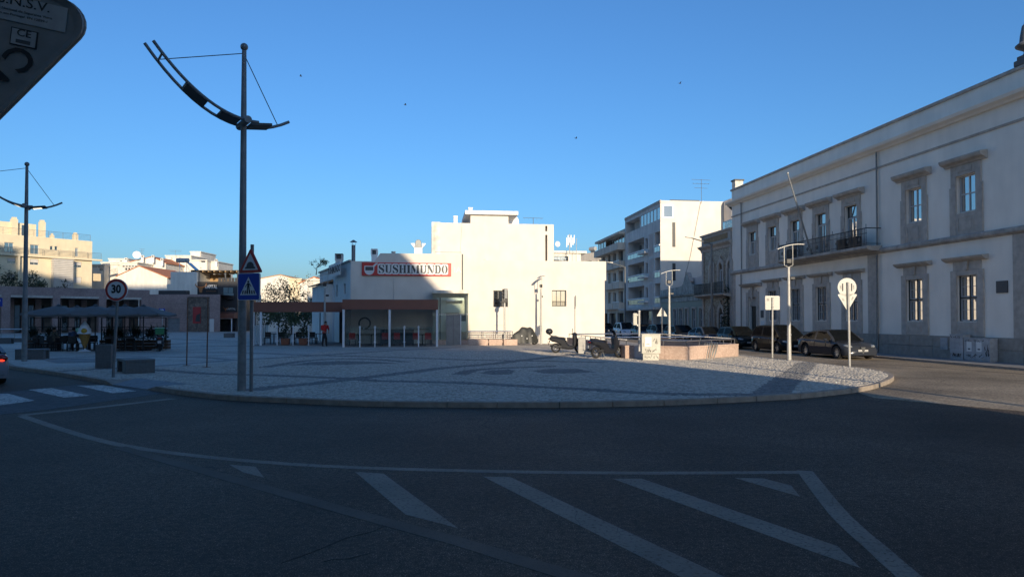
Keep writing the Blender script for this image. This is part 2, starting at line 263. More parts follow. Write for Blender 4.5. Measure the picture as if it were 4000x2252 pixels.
# ------------------------------------------------------------------ geometry helpers
class MB:
    def __init__(s): s.v = []; s.f = []; s.c = []
    def add(s, vs, fs):
        n = len(s.v); s.v += [tuple(p) for p in vs]; s.f += [tuple(i+n for i in f) for f in fs]; return s
    def box(s, x0, x1, y0, y1, z0, z1):
        return s.add([(x0, y0, z0), (x1, y0, z0), (x1, y1, z0), (x0, y1, z0), (x0, y0, z1), (x1, y0, z1), (x1, y1, z1), (x0, y1, z1)],
                     [(0, 3, 2, 1), (4, 5, 6, 7), (0, 1, 5, 4), (1, 2, 6, 5), (2, 3, 7, 6), (3, 0, 4, 7)])
    def tube(s, pts, r, n=8, cap=True):
        pts = [Vector(p) for p in pts]; rs = r if isinstance(r, (list, tuple)) else [r]*len(pts); base = len(s.v); prev = None
        for i, p in enumerate(pts):
            t = (pts[min(i+1, len(pts)-1)]-pts[max(i-1, 0)]).normalized()
            if prev is None: a = t.orthogonal().normalized()
            else:
                a = prev-t*prev.dot(t); a = a.normalized() if a.length > 1e-6 else t.orthogonal().normalized()
            prev = a; b = t.cross(a)
            for k in range(n):
                an = 2*pi*k/n; s.v.append(tuple(p+(a*cos(an)+b*sin(an))*rs[i]))
        for i in range(len(pts)-1):
            for k in range(n):
                k2 = (k+1) % n; s.f.append((base+i*n+k, base+i*n+k2, base+(i+1)*n+k2, base+(i+1)*n+k))
        if cap: s.f.append(tuple(base+k for k in range(n))[::-1]); s.f.append(tuple(base+(len(pts)-1)*n+k for k in range(n)))
        return s
    def lathe(s, prof, n=16, axis='z', o=(0, 0, 0), ring=False):
        if ring: prof = list(prof)+[prof[0]]
        base = len(s.v); o = Vector(o)
        for (r, h) in prof:
            for k in range(n):
                a = 2*pi*k/n; c, d = r*cos(a), r*sin(a)
                p = (c, d, h) if axis == 'z' else ((c, h, d) if axis == 'y' else (h, c, d)); s.v.append(tuple(o+Vector(p)))
        for i in range(len(prof)-1):
            for k in range(n):
                k2 = (k+1) % n; s.f.append((base+i*n+k, base+i*n+k2, base+(i+1)*n+k2, base+(i+1)*n+k))
        if not ring: s.f.append(tuple(base+k for k in range(n))); s.f.append(tuple(base+(len(prof)-1)*n+k for k in range(n)))
        return s
    def ball(s, c, r, n=10, m=7):
        rx, ry, rz = r if isinstance(r, (tuple, list)) else (r, r, r); base = len(s.v)
        for i in range(m+1):
            th = pi*i/m
            for k in range(n):
                a = 2*pi*k/n; s.v.append((c[0]+rx*sin(th)*cos(a), c[1]+ry*sin(th)*sin(a), c[2]+rz*cos(th)))
        for i in range(m):
            for k in range(n):
                k2 = (k+1) % n; s.f.append((base+i*n+k, base+(i+1)*n+k, base+(i+1)*n+k2, base+i*n+k2))
        return s
    def prism(s, poly, a0, a1, axis='z'):                      # polygon extruded along an axis
        n = len(poly); mk = (lambda p, h: (p[0], p[1], h)) if axis == 'z' else ((lambda p, h: (p[0], h, p[1])) if axis == 'y' else (lambda p, h: (h, p[0], p[1])))
        vs = [mk(p, a0) for p in poly]+[mk(p, a1) for p in poly]
        return s.add(vs, [tuple(range(n))[::-1], tuple(range(n, 2*n))]+[(i, (i+1) % n, n+(i+1) % n, n+i) for i in range(n)])
    def quad(s, a, b, c, d): return s.add([a, b, c, d], [(0, 1, 2, 3)])
    def ribbon(s, a, b, z, z0=-0.01):
        for i in range(len(a)-1):
            s.quad((*a[i], z), (*b[i], z), (*b[i+1], z), (*a[i+1], z)); s.quad((*a[i], z0), (*a[i], z), (*a[i+1], z), (*a[i+1], z0)); s.quad((*b[i], z), (*b[i], z0), (*b[i+1], z0), (*b[i+1], z))
        s.quad((*a[0], z0), (*b[0], z0), (*b[0], z), (*a[0], z)); return s.quad((*a[-1], z), (*b[-1], z), (*b[-1], z0), (*a[-1], z0))
    def sheet(s, poly, z): return s.add([(p[0], p[1], z) for p in poly], [tuple(range(len(poly)))])
    def wall(s, x0, x1, z0, z1, holes, y=0.0, dep=0.25, top=None):   # flat wall with openings and their reveals
        xs = sorted({x0, x1, *[min(max(h[i], x0), x1) for h in holes for i in (0, 1)]}); zs = sorted({z0, z1, *[min(max(h[i], z0), z1) for h in holes for i in (2, 3)]})
        for i in range(len(xs)-1):
            for j in range(len(zs)-1):
                cx, cz = (xs[i]+xs[i+1])/2, (zs[j]+zs[j+1])/2
                if xs[i+1]-xs[i] < 1e-5 or zs[j+1]-zs[j] < 1e-5: continue
                if any(h[0] < cx < h[1] and h[2] < cz < h[3] for h in holes): continue
                s.quad((xs[i], y, zs[j]), (xs[i+1], y, zs[j]), (xs[i+1], y, zs[j+1]), (xs[i], y, zs[j+1]))
        for (a, b, c, d) in holes:
            a, b, c, d = max(a, x0), min(b, x1), max(c, z0), min(d, z1)
            s.quad((a, y, c), (a, y+dep, c), (a, y+dep, d), (a, y, d)); s.quad((b, y, c), (b, y, d), (b, y+dep, d), (b, y+dep, c))
            s.quad((a, y, d), (a, y+dep, d), (b, y+dep, d), (b, y, d)); s.quad((a, y, c), (b, y, c), (b, y+dep, c), (a, y+dep, c))
        return s
    def build(s, name, m, parent=None, smooth=False, bevel=0, loc=None, rot=None, ang=35, mesh_only=False):
        me = bpy.data.meshes.new(name); me.from_pydata(s.v, [], s.f)
        bm = bmesh.new(); bm.from_mesh(me)
        if smooth: bmesh.ops.remove_doubles(bm, verts=bm.verts, dist=1e-5)
        bmesh.ops.recalc_face_normals(bm, faces=bm.faces)
        if bevel:
            ed = [e for e in bm.edges if len(e.link_faces) == 2 and e.calc_face_angle(0) > 0.5]
            bmesh.ops.bevel(bm, geom=ed, offset=bevel, segments=1, affect='EDGES', profile=0.5)
        bm.to_mesh(me); bm.free()
        if smooth: me.shade_smooth(); me.set_sharp_from_angle(angle=radians(ang))
        me.materials.append(M[m] if isinstance(m, str) else m)
        if mesh_only: return me
        return link(name, me, parent, loc, rot)
def link(name, me, parent=None, loc=None, rot=None):
    o = bpy.data.objects.new(name, me); col.objects.link(o)
    if parent is not None: o.parent = parent
    if loc is not None: o.location = loc
    if rot is not None: o.rotation_euler = rot if not isinstance(rot, (int, float)) else (0, 0, rot)
    return o
def thing(name, label, cat, loc=(0, 0, 0), rz=0, group=None):
    o = link(name, None, None, loc, rz); o.empty_display_size = 0.3; return tag(o, label, cat, group)
def tag(o, label, cat, group=None):
    o['label'] = label; o['category'] = cat
    if group: o['group'] = group
    return o
def struct(o): o['kind'] = 'structure'; return o
def copy_tree(o, parent=None):
    c = o.copy(); col.objects.link(c); c.parent = parent
    for ch in list(o.children): copy_tree(ch, c)
    return c
def dup(root, loc, rz, label, **kw):
    c = copy_tree(root); c.location = loc; c.rotation_euler = (0, 0, rz); c['label'] = label
    for k, v in kw.items(): c[k] = v
    return c
def box(name, m, parent, *a, bevel=0): return MB().box(*a).build(name, m, parent, bevel=bevel)
def rod(name, m, parent, pts, r, n=8): return MB().tube(pts, r, n).build(name, m, parent, smooth=True)
def text(name, s, size, m, parent, loc, rot=(pi/2, 0, 0), ext=0.004, off=0.0, sx=1.0, align='CENTER', space=1.0):
    cu = bpy.data.curves.new('t', 'FONT'); cu.body = s; cu.size = size; cu.extrude = ext; cu.offset = off; cu.align_x = align; cu.align_y = 'CENTER'; cu.resolution_u = 3; cu.space_character = space
    o = bpy.data.objects.new('t', cu); col.objects.link(o); dg = bpy.context.evaluated_depsgraph_get(); me = bpy.data.meshes.new_from_object(o.evaluated_get(dg))
    bpy.data.objects.remove(o); bpy.data.curves.remove(cu); me.name = name; me.materials.clear(); me.materials.append(M[m])
    t = link(name, me, parent, loc, rot); t.scale = (sx, 1, 1); return t
def window(parent, x0, x1, z0, z1, y=0.12, cols=2, rows=1, fm='frame_light', gm='glass', fw=0.06, mw=0.045, parts=True, name='window'):
    mb = MB(); mb.box(x0, x1, y-0.04, y+0.03, z0, z0+fw); mb.box(x0, x1, y-0.04, y+0.03, z1-fw, z1)
    mb.box(x0, x0+fw, y-0.04, y+0.03, z0+fw, z1-fw); mb.box(x1-fw, x1, y-0.04, y+0.03, z0+fw, z1-fw)
    cw = (x1-x0-2*fw)/cols; rh = (z1-z0-2*fw)/rows
    for i in range(1, cols): mb.box(x0+fw+i*cw-mw/2, x0+fw+i*cw+mw/2, y-0.037, y+0.027, z0+fw, z1-fw)
    for j in range(1, rows): mb.box(x0+fw, x1-fw, y-0.034, y+0.024, z0+fw+j*rh-mw/2, z0+fw+j*rh+mw/2)
    w = mb.build(name, fm, parent)
    for i in range(cols):
        for j in range(rows):
            a, c = x0+fw+i*cw, z0+fw+j*rh
            MB().box(a, a+cw, y, y+0.012, c, c+rh).build('pane', gm, w)
    return w
# ------------------------------------------------------------------ ground, road, square
import numpy as np
MB().sheet([(-1500, -600), (1500, -600), (1500, 2000), (-1500, 2000)], 0).build('road', 'asphalt')['kind'] = 'structure'
def catmull(pts, step):
    out = []; p = [Vector((a[0], a[1])) for a in pts]
    for i in range(len(p)-1):
        p0, p1, p2, p3 = p[max(i-1, 0)], p[i], p[i+1], p[min(i+2, len(p)-1)]; n = max(2, int((p2-p1).length/step))
        for k in range(n):
            t = k/n; out.append(0.5*((2*p1)+(p2-p0)*t+(2*p0-5*p1+4*p2-p3)*t*t+(3*p1-p0-3*p2+p3)*t**3))
    out.append(p[-1]); return out
def offset(path, d):
    out = []
    for i, p in enumerate(path):
        t = (path[min(i+1, len(path)-1)]-path[max(i-1, 0)]).normalized(); out.append(p+Vector((-t.y, t.x))*d)
    return out
KR_PX = [(610, 1508), (727, 1525), (885, 1541), (1118, 1552), (1433, 1564), (1745, 1568), (2057, 1569), (2252, 1568), (2536, 1563), (2753, 1555), (3000, 1543.5), (3173, 1532), (3374, 1509), (3459, 1487), (3491, 1470), (3485, 1458), (3455, 1449), (3395, 1438), (3267, 1424), (3088, 1403), (2900, 1384)]
struct(MB().prism([(9.2, 17.6), (12.5, 13.2), (19.5, 8.5), (30, 6), (26.5, 40), (18, 120), (2, 120), (11.8, 33)], -.01, .003).build('side_street', 'asphalt_pale_lit'))  # side street sheet; brightness of the sunlit strip is put into its colour
kl = [G(*p).xy for p in ((51, 1429), (210, 1450), (410, 1483))]; kl = [Vector((-46, 56)).lerp(kl[0], t) for t in (0, .4, .7, .85, .94)]+kl
kr = [G(*p).xy for p in KR_PX]; kr.append(kr[-1]+V.xy*40); kr.append(kr[-1]+V.xy*40)
pathL, pathR = catmull(kl, 0.35), catmull(kr, 0.35)
inL, inR = offset(pathL, 0.17), offset(pathR, 0.17)
back = [Vector((0, 118)), Vector((-130, 118)), Vector((-130, 70))]
K0, K1 = pathL[-1], pathR[0]; kd = (K1-K0).normalized(); kn = Vector((-kd.y, kd.x))
A, B, C, D = [Vector((p.x, p.y, z)) for p, z in ((K0+kn*.95, .13), (K1+kn*.95, .13), (K0.lerp(K1, .84), .02), (K0.lerp(K1, .16), .02))]
sq_poly = inL+[A.xy, B.xy]+inR+back
plaza = struct(MB().sheet(sq_poly, 0.112).build('plaza', 'joint_sand'))
def kerb_run(path, inner, L, parent, m='kerb', top=0.132):
    acc = 0; start = 0; L0 = L
    for i in range(1, len(path)):
        acc += (path[i]-path[i-1]).length
        if acc >= L or i == len(path)-1:
            if path[start].y < 60:
                a = path[start:i+1]; b = inner[start:i+1]
                def shrink(q):
                    q = [p.copy() for p in q]; d = (q[1]-q[0]).normalized(); e = (q[-1]-q[-2]).normalized(); q[0] += d*0.006; q[-1] -= e*0.006; return q
                a, b = shrink(a), shrink(b); dz = R.uniform(-0.004, 0.004)
                MB().prism([tuple(p) for p in a]+[tuple(p) for p in reversed(b)], -0.03, top+dz).build('kerb_stone', m, parent, bevel=0.012)
            start = i; acc = 0; L = L0*R.uniform(0.85, 1.15)
kerb_run(pathL, inL, 1.2, plaza); kerb_run(pathR, inR, 1.1, plaza)
# dropped kerb slabs
for k in range(3):
    t0, t1 = k/3+0.004, (k+1)/3-0.004
    q = [D.lerp(C, t0), D.lerp(C, t1), A.lerp(B, t1), A.lerp(B, t0)]
    MB().add([tuple(p) for p in q]+[(p.x, p.y, -.02) for p in q], [(0, 1, 2, 3), (4, 7, 6, 5), (0, 4, 5, 1), (1, 5, 6, 2), (2, 6, 7, 3), (3, 7, 4, 0)]).build('ramp_slab', 'slab', plaza)
for k0, lo_, hi_ in ((K0, D, A), (K1, C, B)):
    q = [Vector((k0.x, k0.y, .13)), lo_, hi_]; MB().add([tuple(p) for p in q]+[(p.x, p.y, -.02) for p in q], [(0, 1, 2), (5, 4, 3), (0, 3, 4, 1), (1, 4, 5, 2), (2, 5, 3, 0)]).build('ramp_flank', 'kerb', plaza)
# dark basalt bands in the limestone paving: centre lines and half widths
BANDS = [([(605, 1443), (838, 1460), (1000, 1463), (1186, 1470), (1363, 1477), (1466, 1486), (1699, 1491), (1885, 1498), (2100, 1510), (2272, 1518), (2505, 1533), (2738, 1539), (2912, 1539)], 0.30),
         ([(1000, 1520), (1093, 1508), (1233, 1496), (1363, 1480), (1559, 1458), (1745, 1435), (1931, 1419), (2200, 1388), (2290, 1379)], 0.36),
         ([(214, 1450), (373, 1441), (605, 1429), (792, 1415), (931, 1404), (1000, 1401), (1233, 1388), (1559, 1367), (1792, 1356)], 0.30),
         ([(380, 1372), (605, 1376), (792, 1376), (978, 1378), (1233, 1387), (1419, 1391), (1699, 1400), (1838, 1405), (2100, 1409), (2350, 1414)], 0.30),
         ([(163, 1406), (240, 1398), (330, 1393), (470, 1390), (640, 1392), (800, 1396), (900, 1404)], 0.26),
         ([(1040, 1432), (1093, 1424), (1180, 1410), (1300, 1402), (1440, 1402), (1582, 1412)], 0.30),
         ([(1800, 1460), (1830, 1448), (1900, 1440), (2000, 1435), (2150, 1430)], 0.30),
         ([(100, 1372), (330, 1362), (560, 1358), (800, 1352), (1100, 1350)], 0.30),
         ([(640, 1345), (800, 1336), (950, 1332)], 0.4), ([(640, 1322), (760, 1326), (880, 1330)], 0.4)]
LENS = [[(1120, 1426), (1200, 1414), (1320, 1409), (1480, 1412), (1560, 1418), (1440, 1420), (1300, 1424)], [(1870, 1456), (1910, 1445), (1990, 1441), (2010, 1448), (2000, 1460), (1930, 1463)],
        [(2080, 1447), (2150, 1439), (2260, 1440), (2330, 1452), (2220, 1457), (2120, 1457)], [(175, 1408), (300, 1399), (420, 1402), (480, 1410), (330, 1416), (220, 1417)]]
QUADS = [[(3118, 1413), (3199, 1414), (3084, 1535), (2917, 1545)]]
segs = []; polys = [[G(*p).xy for p in q] for q in LENS+QUADS]
for pts, hw in BANDS:
    w = catmull([G(*p).xy for p in pts], 0.6); segs += [(w[i], w[i+1], hw) for i in range(len(w)-1)]
SA = np.array([s[0] for s in segs]); SB = np.array([s[1] for s in segs]); SH = np.array([s[2] for s in segs])
def inpoly(X, Y, poly):
    c = np.zeros(len(X), bool); n = len(poly)
    for i in range(n):
        (x1, y1), (x2, y2) = poly[i], poly[(i+1) % n]
        if y1 == y2: continue
        k = ((y1 > Y) != (y2 > Y)) & (X < (x2-x1)*(Y-y1)/(y2-y1)+x1); c ^= k
    return c
def is_dark(X, Y):
    out = np.zeros(len(X), bool); Pn = np.stack([X, Y], 1)
    for a, b, h in zip(SA, SB, SH):
        ab = b-a; t = np.clip(((Pn-a)@ab)/max(ab@ab, 1e-9), 0, 1); d = np.linalg.norm(Pn-(a+t[:, None]*ab), axis=1); out |= d < h
    for p in polys: out |= inpoly(X, Y, [tuple(q) for q in p])
    return out
YN = 41.0                                               # setts are real stones up to here, paving material beyond
rng = np.random.default_rng(5); xs, ys, an = [], [], []
for j in range(-30, 270):
    r0 = 14.4+j*0.1; x = -27.0+rng.uniform(0, .1)
    while x < 15.5:
        ph = (x/2.9) % 1.0-0.5; y = r0-2.6*ph*ph; sl = -5.2*ph/2.9
        xs.append(x); ys.append(y); an.append(math.atan(sl)); x += (0.1+rng.uniform(-.012, .016))*cos(math.atan(sl))
xs, ys, an = np.array(xs), np.array(ys), np.array(an)
xs += rng.normal(0, .006, len(xs)); ys += rng.normal(0, .007, len(ys)); an += rng.normal(0, .09, len(an))
ok = inpoly(xs, ys, [tuple(p) for p in sq_poly]) & (ys < YN)
ok &= (ys < 27.0) | (xs > -13+.2*(ys-27))
xs, ys, an = xs[ok], ys[ok], an[ok]; dark = is_dark(xs, ys); N = len(xs)
lum = rng.uniform(0.33, 0.54, N); tint = np.stack([lum*1.05, lum*.96, lum*.82], 1)
dl = rng.uniform(0.17, 0.26, N); tint[dark] = np.stack([dl*1.0, dl*.97, dl*.92], 1)[dark]
order = np.argsort(np.hypot(xs, ys)); near = order[:300]; rest = order[300:]
hx = 0.044+rng.uniform(-.004, .004, N); hy = 0.043+rng.uniform(-.005, .005, N); top = 0.131+rng.normal(0, .0028, N)
def stones(idx):
    n = len(idx); c, s_ = np.cos(an[idx]), np.sin(an[idx]); V_ = np.zeros((n, 8, 3))
    for k, (a, b) in enumerate(((-1, -1), (1, -1), (1, 1), (-1, 1))):
        for lvl, (sh, z) in enumerate(((1.06, np.full(n, 0.112)), (0.92, top[idx]))):
            px, py = a*hx[idx]*sh, b*hy[idx]*sh
            V_[:, k+4*lvl, 0] = xs[idx]+px*c-py*s_; V_[:, k+4*lvl, 1] = ys[idx]+px*s_+py*c; V_[:, k+4*lvl, 2] = z+rng.normal(0, .0016, n)*lvl
    F_ = np.array([(4, 5, 6, 7), (0, 1, 5, 4), (1, 2, 6, 5), (2, 3, 7, 6), (3, 0, 4, 7)]); F_ = F_[None]+8*np.arange(n)[:, None, None]
    return V_.reshape(-1, 3), F_.reshape(-1, 4)
def fastmesh(name, v, f, cols):
    me = bpy.data.meshes.new(name); me.vertices.add(len(v)); me.vertices.foreach_set('co', v.ravel()); me.loops.add(f.size); me.loops.foreach_set('vertex_index', f.ravel().astype(np.int32))
    me.polygons.add(len(f)); me.polygons.foreach_set('loop_start', np.arange(0, f.size, 4, dtype=np.int32)); me.update(calc_edges=True)
    at = me.attributes.new('Col', 'FLOAT_COLOR', 'FACE'); at.data.foreach_set('color', np.hstack([cols, np.ones((len(cols), 1))]).astype(np.float32).ravel()); me.materials.append(M['sett']); return me
v, f = stones(rest); so = link('paving_stones', fastmesh('paving_stones', v, f, np.repeat(tint[rest], 5, 0)), plaza); so['kind'] = 'stuff'
var = []
for i in near[:12]:
    v, f = stones(np.array([i])); v = v-np.array([xs[i], ys[i], 0]); var.append(fastmesh('paving_stone', v, f, np.repeat(tint[[i]], 5, 0)))
for k, i in enumerate(near): link('paving_stone', var[k % 12], plaza, (xs[i], ys[i], rng.normal(0, .002)), an[i]-an[near[k % 12]])
def clipY(poly, y0):
    out = []
    for i in range(len(poly)):
        a, b = poly[i], poly[(i+1) % len(poly)]
        if a[1] >= y0: out.append((a[0], a[1]))
        if (a[1] >= y0) != (b[1] >= y0): t = (y0-a[1])/(b[1]-a[1]); out.append((a[0]+(b[0]-a[0])*t, y0))
    return out
far_poly = [tuple(p) for p in clipY(sq_poly, 26.9)]; iR = max(i for i in range(len(far_poly)) if far_poly[i][0] > 0 and abs(far_poly[i][1]-26.9) < .01) if any(p[0] > 0 and abs(p[1]-26.9) < .01 for p in far_poly) else None
fl_ = [p for p in clipY([(-130, 26.9), (-12.95, 26.9), (-10.15, 41), (60, 41), (60, 118), (-130, 118)], 26)]
def clip_half(poly, ax, bx):                              # keep the left side of ax -> bx
    out = []; d = (bx[0]-ax[0], bx[1]-ax[1]); f = lambda p: d[0]*(p[1]-ax[1])-d[1]*(p[0]-ax[0])
    for i in range(len(poly)):
        a, b = poly[i], poly[(i+1) % len(poly)]; fa, fb = f(a), f(b)
        if fa >= 0: out.append(tuple(a))
        if (fa >= 0) != (fb >= 0): t = fa/(fa-fb); out.append((a[0]+(b[0]-a[0])*t, a[1]+(b[1]-a[1])*t))
    return out
pA = clipY(sq_poly, YN-.1); pB = clip_half(clip_half(clipY(sq_poly, 26.9), (-12.95, 26.9), (-10.15, 40.9)), (50, 40.9), (-50, 40.9)) if False else None
MB().sheet(pA, 0.13).build('paving', 'setts_far', plaza)
pB = clip_half(clipY(sq_poly, 26.9), (-12.95, 26.9), (-10.13, 40.9)); pB = clip_half(pB, (-200, 40.9), (-201, 40.9)); MB().sheet(pB, 0.13).build('paving', 'setts_far', plaza)
zz = 0.1325
for pts, hw in BANDS:
    w = [p for p in catmull([G(*p).xy for p in pts], 0.6) if p.y > YN-0.3 or (p.y > 26.8 and p.x < -12.8+.2*(p.y-27))]
    if len(w) < 3: continue
    MB().ribbon(offset(w, hw), offset(w, -hw), zz, .12).build('paving_band', 'setts_dark', plaza); zz += 0.0008
for p in polys:
    c = clipY(p, 26.9)
    if len(c) > 2 and max(q[0] for q in c) < -10: MB().prism(c, .12, zz).build('paving_band', 'setts_dark', plaza); zz += 0.0008
# road markings
def paint(name, pts, m='road_paint', z=0.002): return struct(MB().prism([tuple(G(x, y, 0).xy) for x, y in pts], -.01, z).build(name, m))
def stripe(name, pts, w, m='road_paint', z=0.004):
    c = catmull([G(x, y, 0).xy for x, y in pts], 0.5); return struct(MB().ribbon(offset(c, w/2), offset(c, -w/2), z).build(name, m))
stripe('lane_line', [(85, 1623), (272, 1685), (466, 1736), (699, 1771), (1009, 1802), (1398, 1825), (2000, 1841), (2543, 1846), (3120, 1843)], 0.17, 'road_paint', 0.002)
stripe('lane_line', [(466, 1746), (776, 1833), (1165, 1942), (1514, 2039), (1786, 2112), (2000, 2178), (2300, 2266), (2600, 2350)], 0.2, 'road_paint_worn', 0.0028)
stripe('lane_line', [(3143, 1838), (3281, 2011), (3421, 2136), (3545, 2246), (3800, 2450)], 0.2, 'road_paint', 0.0036)
stripe('stop_line', [(80, 1621), (380, 1590), (675, 1556)], 0.28, 'road_paint', 0.0032)
for q in ([(893, 1813), (998, 1821), (1033, 1865), (950, 1843)], [(1386, 1841), (1498, 1848), (1790, 2062), (1584, 2008)], [(1887, 1860), (1992, 1861), (2831, 2252), (2980, 2325), (2800, 2322), (2660, 2252)],
          [(2392, 1868), (2508, 1868), (3273, 2132), (3362, 2217), (3160, 2148)], [(2869, 1865), (2982, 1867), (3091, 1895), (3126, 1939)]): paint('hatch_stripe', q)
struct(MB().prism([tuple(G(x, y, 0).xy) for x, y in ((-260, 1560), (300, 1502), (420, 1505), (545, 1518), (640, 1535), (180, 1600), (-200, 1640))], -.01, 0.004).build('crossing_setts', 'setts_road'))
for q in ([(303, 1506), (405, 1504), (533, 1527), (438, 1535)], [(112, 1522), (200, 1515), (349, 1544), (251, 1552)], [(-80, 1540), (30, 1537), (135, 1564), (47, 1576), (-60, 1590)]): paint('zebra_stripe', q, 'setts_white', 0.008)
stripe('edge_line', [(3344, 1425), (3440, 1432), (3532, 1440)], 0.14, 'road_paint', 0.0055)
stripe('edge_line', [(3230, 1408), (3500, 1425), (3800, 1446), (4150, 1472)], 0.1, 'road_paint_worn', 0.0062)
for pts in ([(1514, 2046), (1440, 2080), (1330, 2105), (1230, 2150), (1110, 2195)], [(1450, 2160), (1360, 2178), (1270, 2190)]):
    w_ = catmull([G(x, y, 0).xy for x, y in pts], 0.12); rr_ = random.Random(len(pts)); w_ = [p+Vector((rr_.uniform(-.02, .02), rr_.uniform(-.02, .02))) for p in w_]; struct(MB().ribbon(offset(w_, .0025), offset(w_, -.0025), .0028).build('road_crack', 'road_crack'))
# pavement in front of the buildings on the right
UB = 25.1
def uv(u, v, z=0): p = U*u+V*v; return Vector((p.x, p.y, z))
pv = struct(MB().prism([tuple(uv(u, v).xy) for u, v in ((22.95, 6), (UB+.3, 6), (UB+.3, 140), (22.95, 140))], -0.05, 0.1).build('pavement', 'slab'))
ks = MB().box(-0.48, 0.48, -0.09, 0.09, -0.05, 0.108).build('kerb_stone', 'kerb', pv, bevel=0.01)
for k in range(90):
    o = ks if k == 0 else ks.copy()
    if k: col.objects.link(o); o.parent = pv
    o.location = uv(22.86, 7+k*0.98); o.rotation_euler = (0, 0, TH+pi/2)
# ------------------------------------------------------------------ unseen block inferred from its shadow; outline and distance set to shape the shade
tb = thing('shade_block', 'unseen stepped block behind the viewer, shaped and placed to shade the square', 'building', (0, -7, 0))
MB().prism([(-6.3, 0), (15.7, 0), (15.7, 6.6), (15.3, 7.5), (14.2, 8.9), (11.8, 10.4), (11.1, 13.4), (10.4, 16.2), (8.5, 18.0), (5.6, 20.8), (4.8, 22.5), (-6.3, 28.2)], -12, 0, 'y').build('stepped_gable', 'block_wall', tb)
for a, b, h in [(-20.8, -6.3, 33.2), (-43.8, -20.8, 38.7), (-55.8, -43.8, 40.6), (-150, -55.8, 44.2)]:
    w_ = box('wall', 'block_wall', tb, a, b-0.002, -14, 0, 0, h); box('parapet', 'trim_stone', w_, a, b-0.002, -0.3, 0.03, h, h+0.25)
wm = MB().box(-0.6, 0.6, 0.0, 0.06, 0, 1.4).build('window', 'glass_dim', tb, loc=(-4, 0, 4))
for i in range(10):
    for j in range(4):
        if i or j: link('window', wm.data, tb, (-4-i*4.0, 0.002, 4+j*3.2))
# ------------------------------------------------------------------ buildings along the right-hand street
RB = Fr(uv(UB, 55.1).xy, TH-pi/2); wx = lambda x, dy=0: RB.q(x, 1245, dy)[0]
rb = RB.root('civic_building', 'long grey-white two-storey building with stone window hoods and a balcony, at the right', 'building')
ups = [wx((a+b)/2) for a, b in ((2929, 2954), (3006, 3034), (3092, 3127), (3189, 3232), (3304, 3354), (3545, 3607), (3743, 3819))]
lows = ups[1:]
RBL = ups[-1]+13
holes = [(c-.6, c+.6, 6.05 if 2 <= i <= 4 else 7.04, 8.8) for i, c in enumerate(ups)]+[(c-.62, c+.62, 1.9, 4.05) for c in lows]+[(ups[0]-.65, ups[0]+.65, 0.1, 3.7)]
mb = MB().wall(0, RBL, 0, 11.5, holes, 0, 0.32); mb.quad((0, 0, 0), (0, 16, 0), (0, 16, 12.6), (0, 0, 12.6)); mb.quad((RBL, 0, 0), (RBL, 16, 0), (RBL, 16, 12.6), (RBL, 0, 12.6)); mb.quad((0, .3, 12.5), (RBL, .3, 12.5), (RBL, 16, 12.5), (0, 16, 12.5)); mb.quad((0, 16, 0), (RBL, 16, 0), (RBL, 16, 12.6), (0, 16, 12.6))
mb.build('wall', 'plaster_shade', rb)
box('parapet', 'plaster_shade', rb, -.02, RBL, 0.0, .3, 11.72, 12.66, bevel=.01)
co = MB().box(-.12, RBL, -.1, .36, 12.66, 12.82).build('coping', 'trim_stone', rb, bevel=.03)
MB().prism([(.05, 11.42), (-.14, 11.42), (-.2, 11.5), (-.4, 11.58), (-.46, 11.72), (.05, 11.72)], -.35, RBL, 'x').build('cornice', 'plaster_shade', rb)
MB().prism([(.02, 10.46), (-.05, 10.46), (-.07, 10.56), (.02, 10.58)], 0, RBL, 'x').build('string_course', 'trim_stone', rb)
MB().prism([(.02, 5.66), (-.1, 5.68), (-.2, 5.76), (-.2, 5.9), (-.14, 5.97), (.02, 5.97)], -.05, RBL, 'x').build('belt_course', 'belt', rb)
for a, b in ((0, .6), (wx(3394), wx(3432)), (wx(3963), wx(3963)+2.0)): box('pilaster', 'trim_stone', rb, a, b, -.05, .02, 1.18, 5.66)
x = 0.0
while x < RBL:                                          # two courses of plinth slabs
    w_ = R.uniform(1.5, 1.9); e = min(x+w_, RBL)
    if not (ups[0]-1.0 < (x+e)/2 < ups[0]+1.0):
        for z0, z1 in ((0.0, .62), (.632, 1.17)): box('plinth_stone', 'plinth', rb, x+.006, e-.006, -.09+R.uniform(-.004, .004), .02, z0, z1, bevel=.008)
    x = e
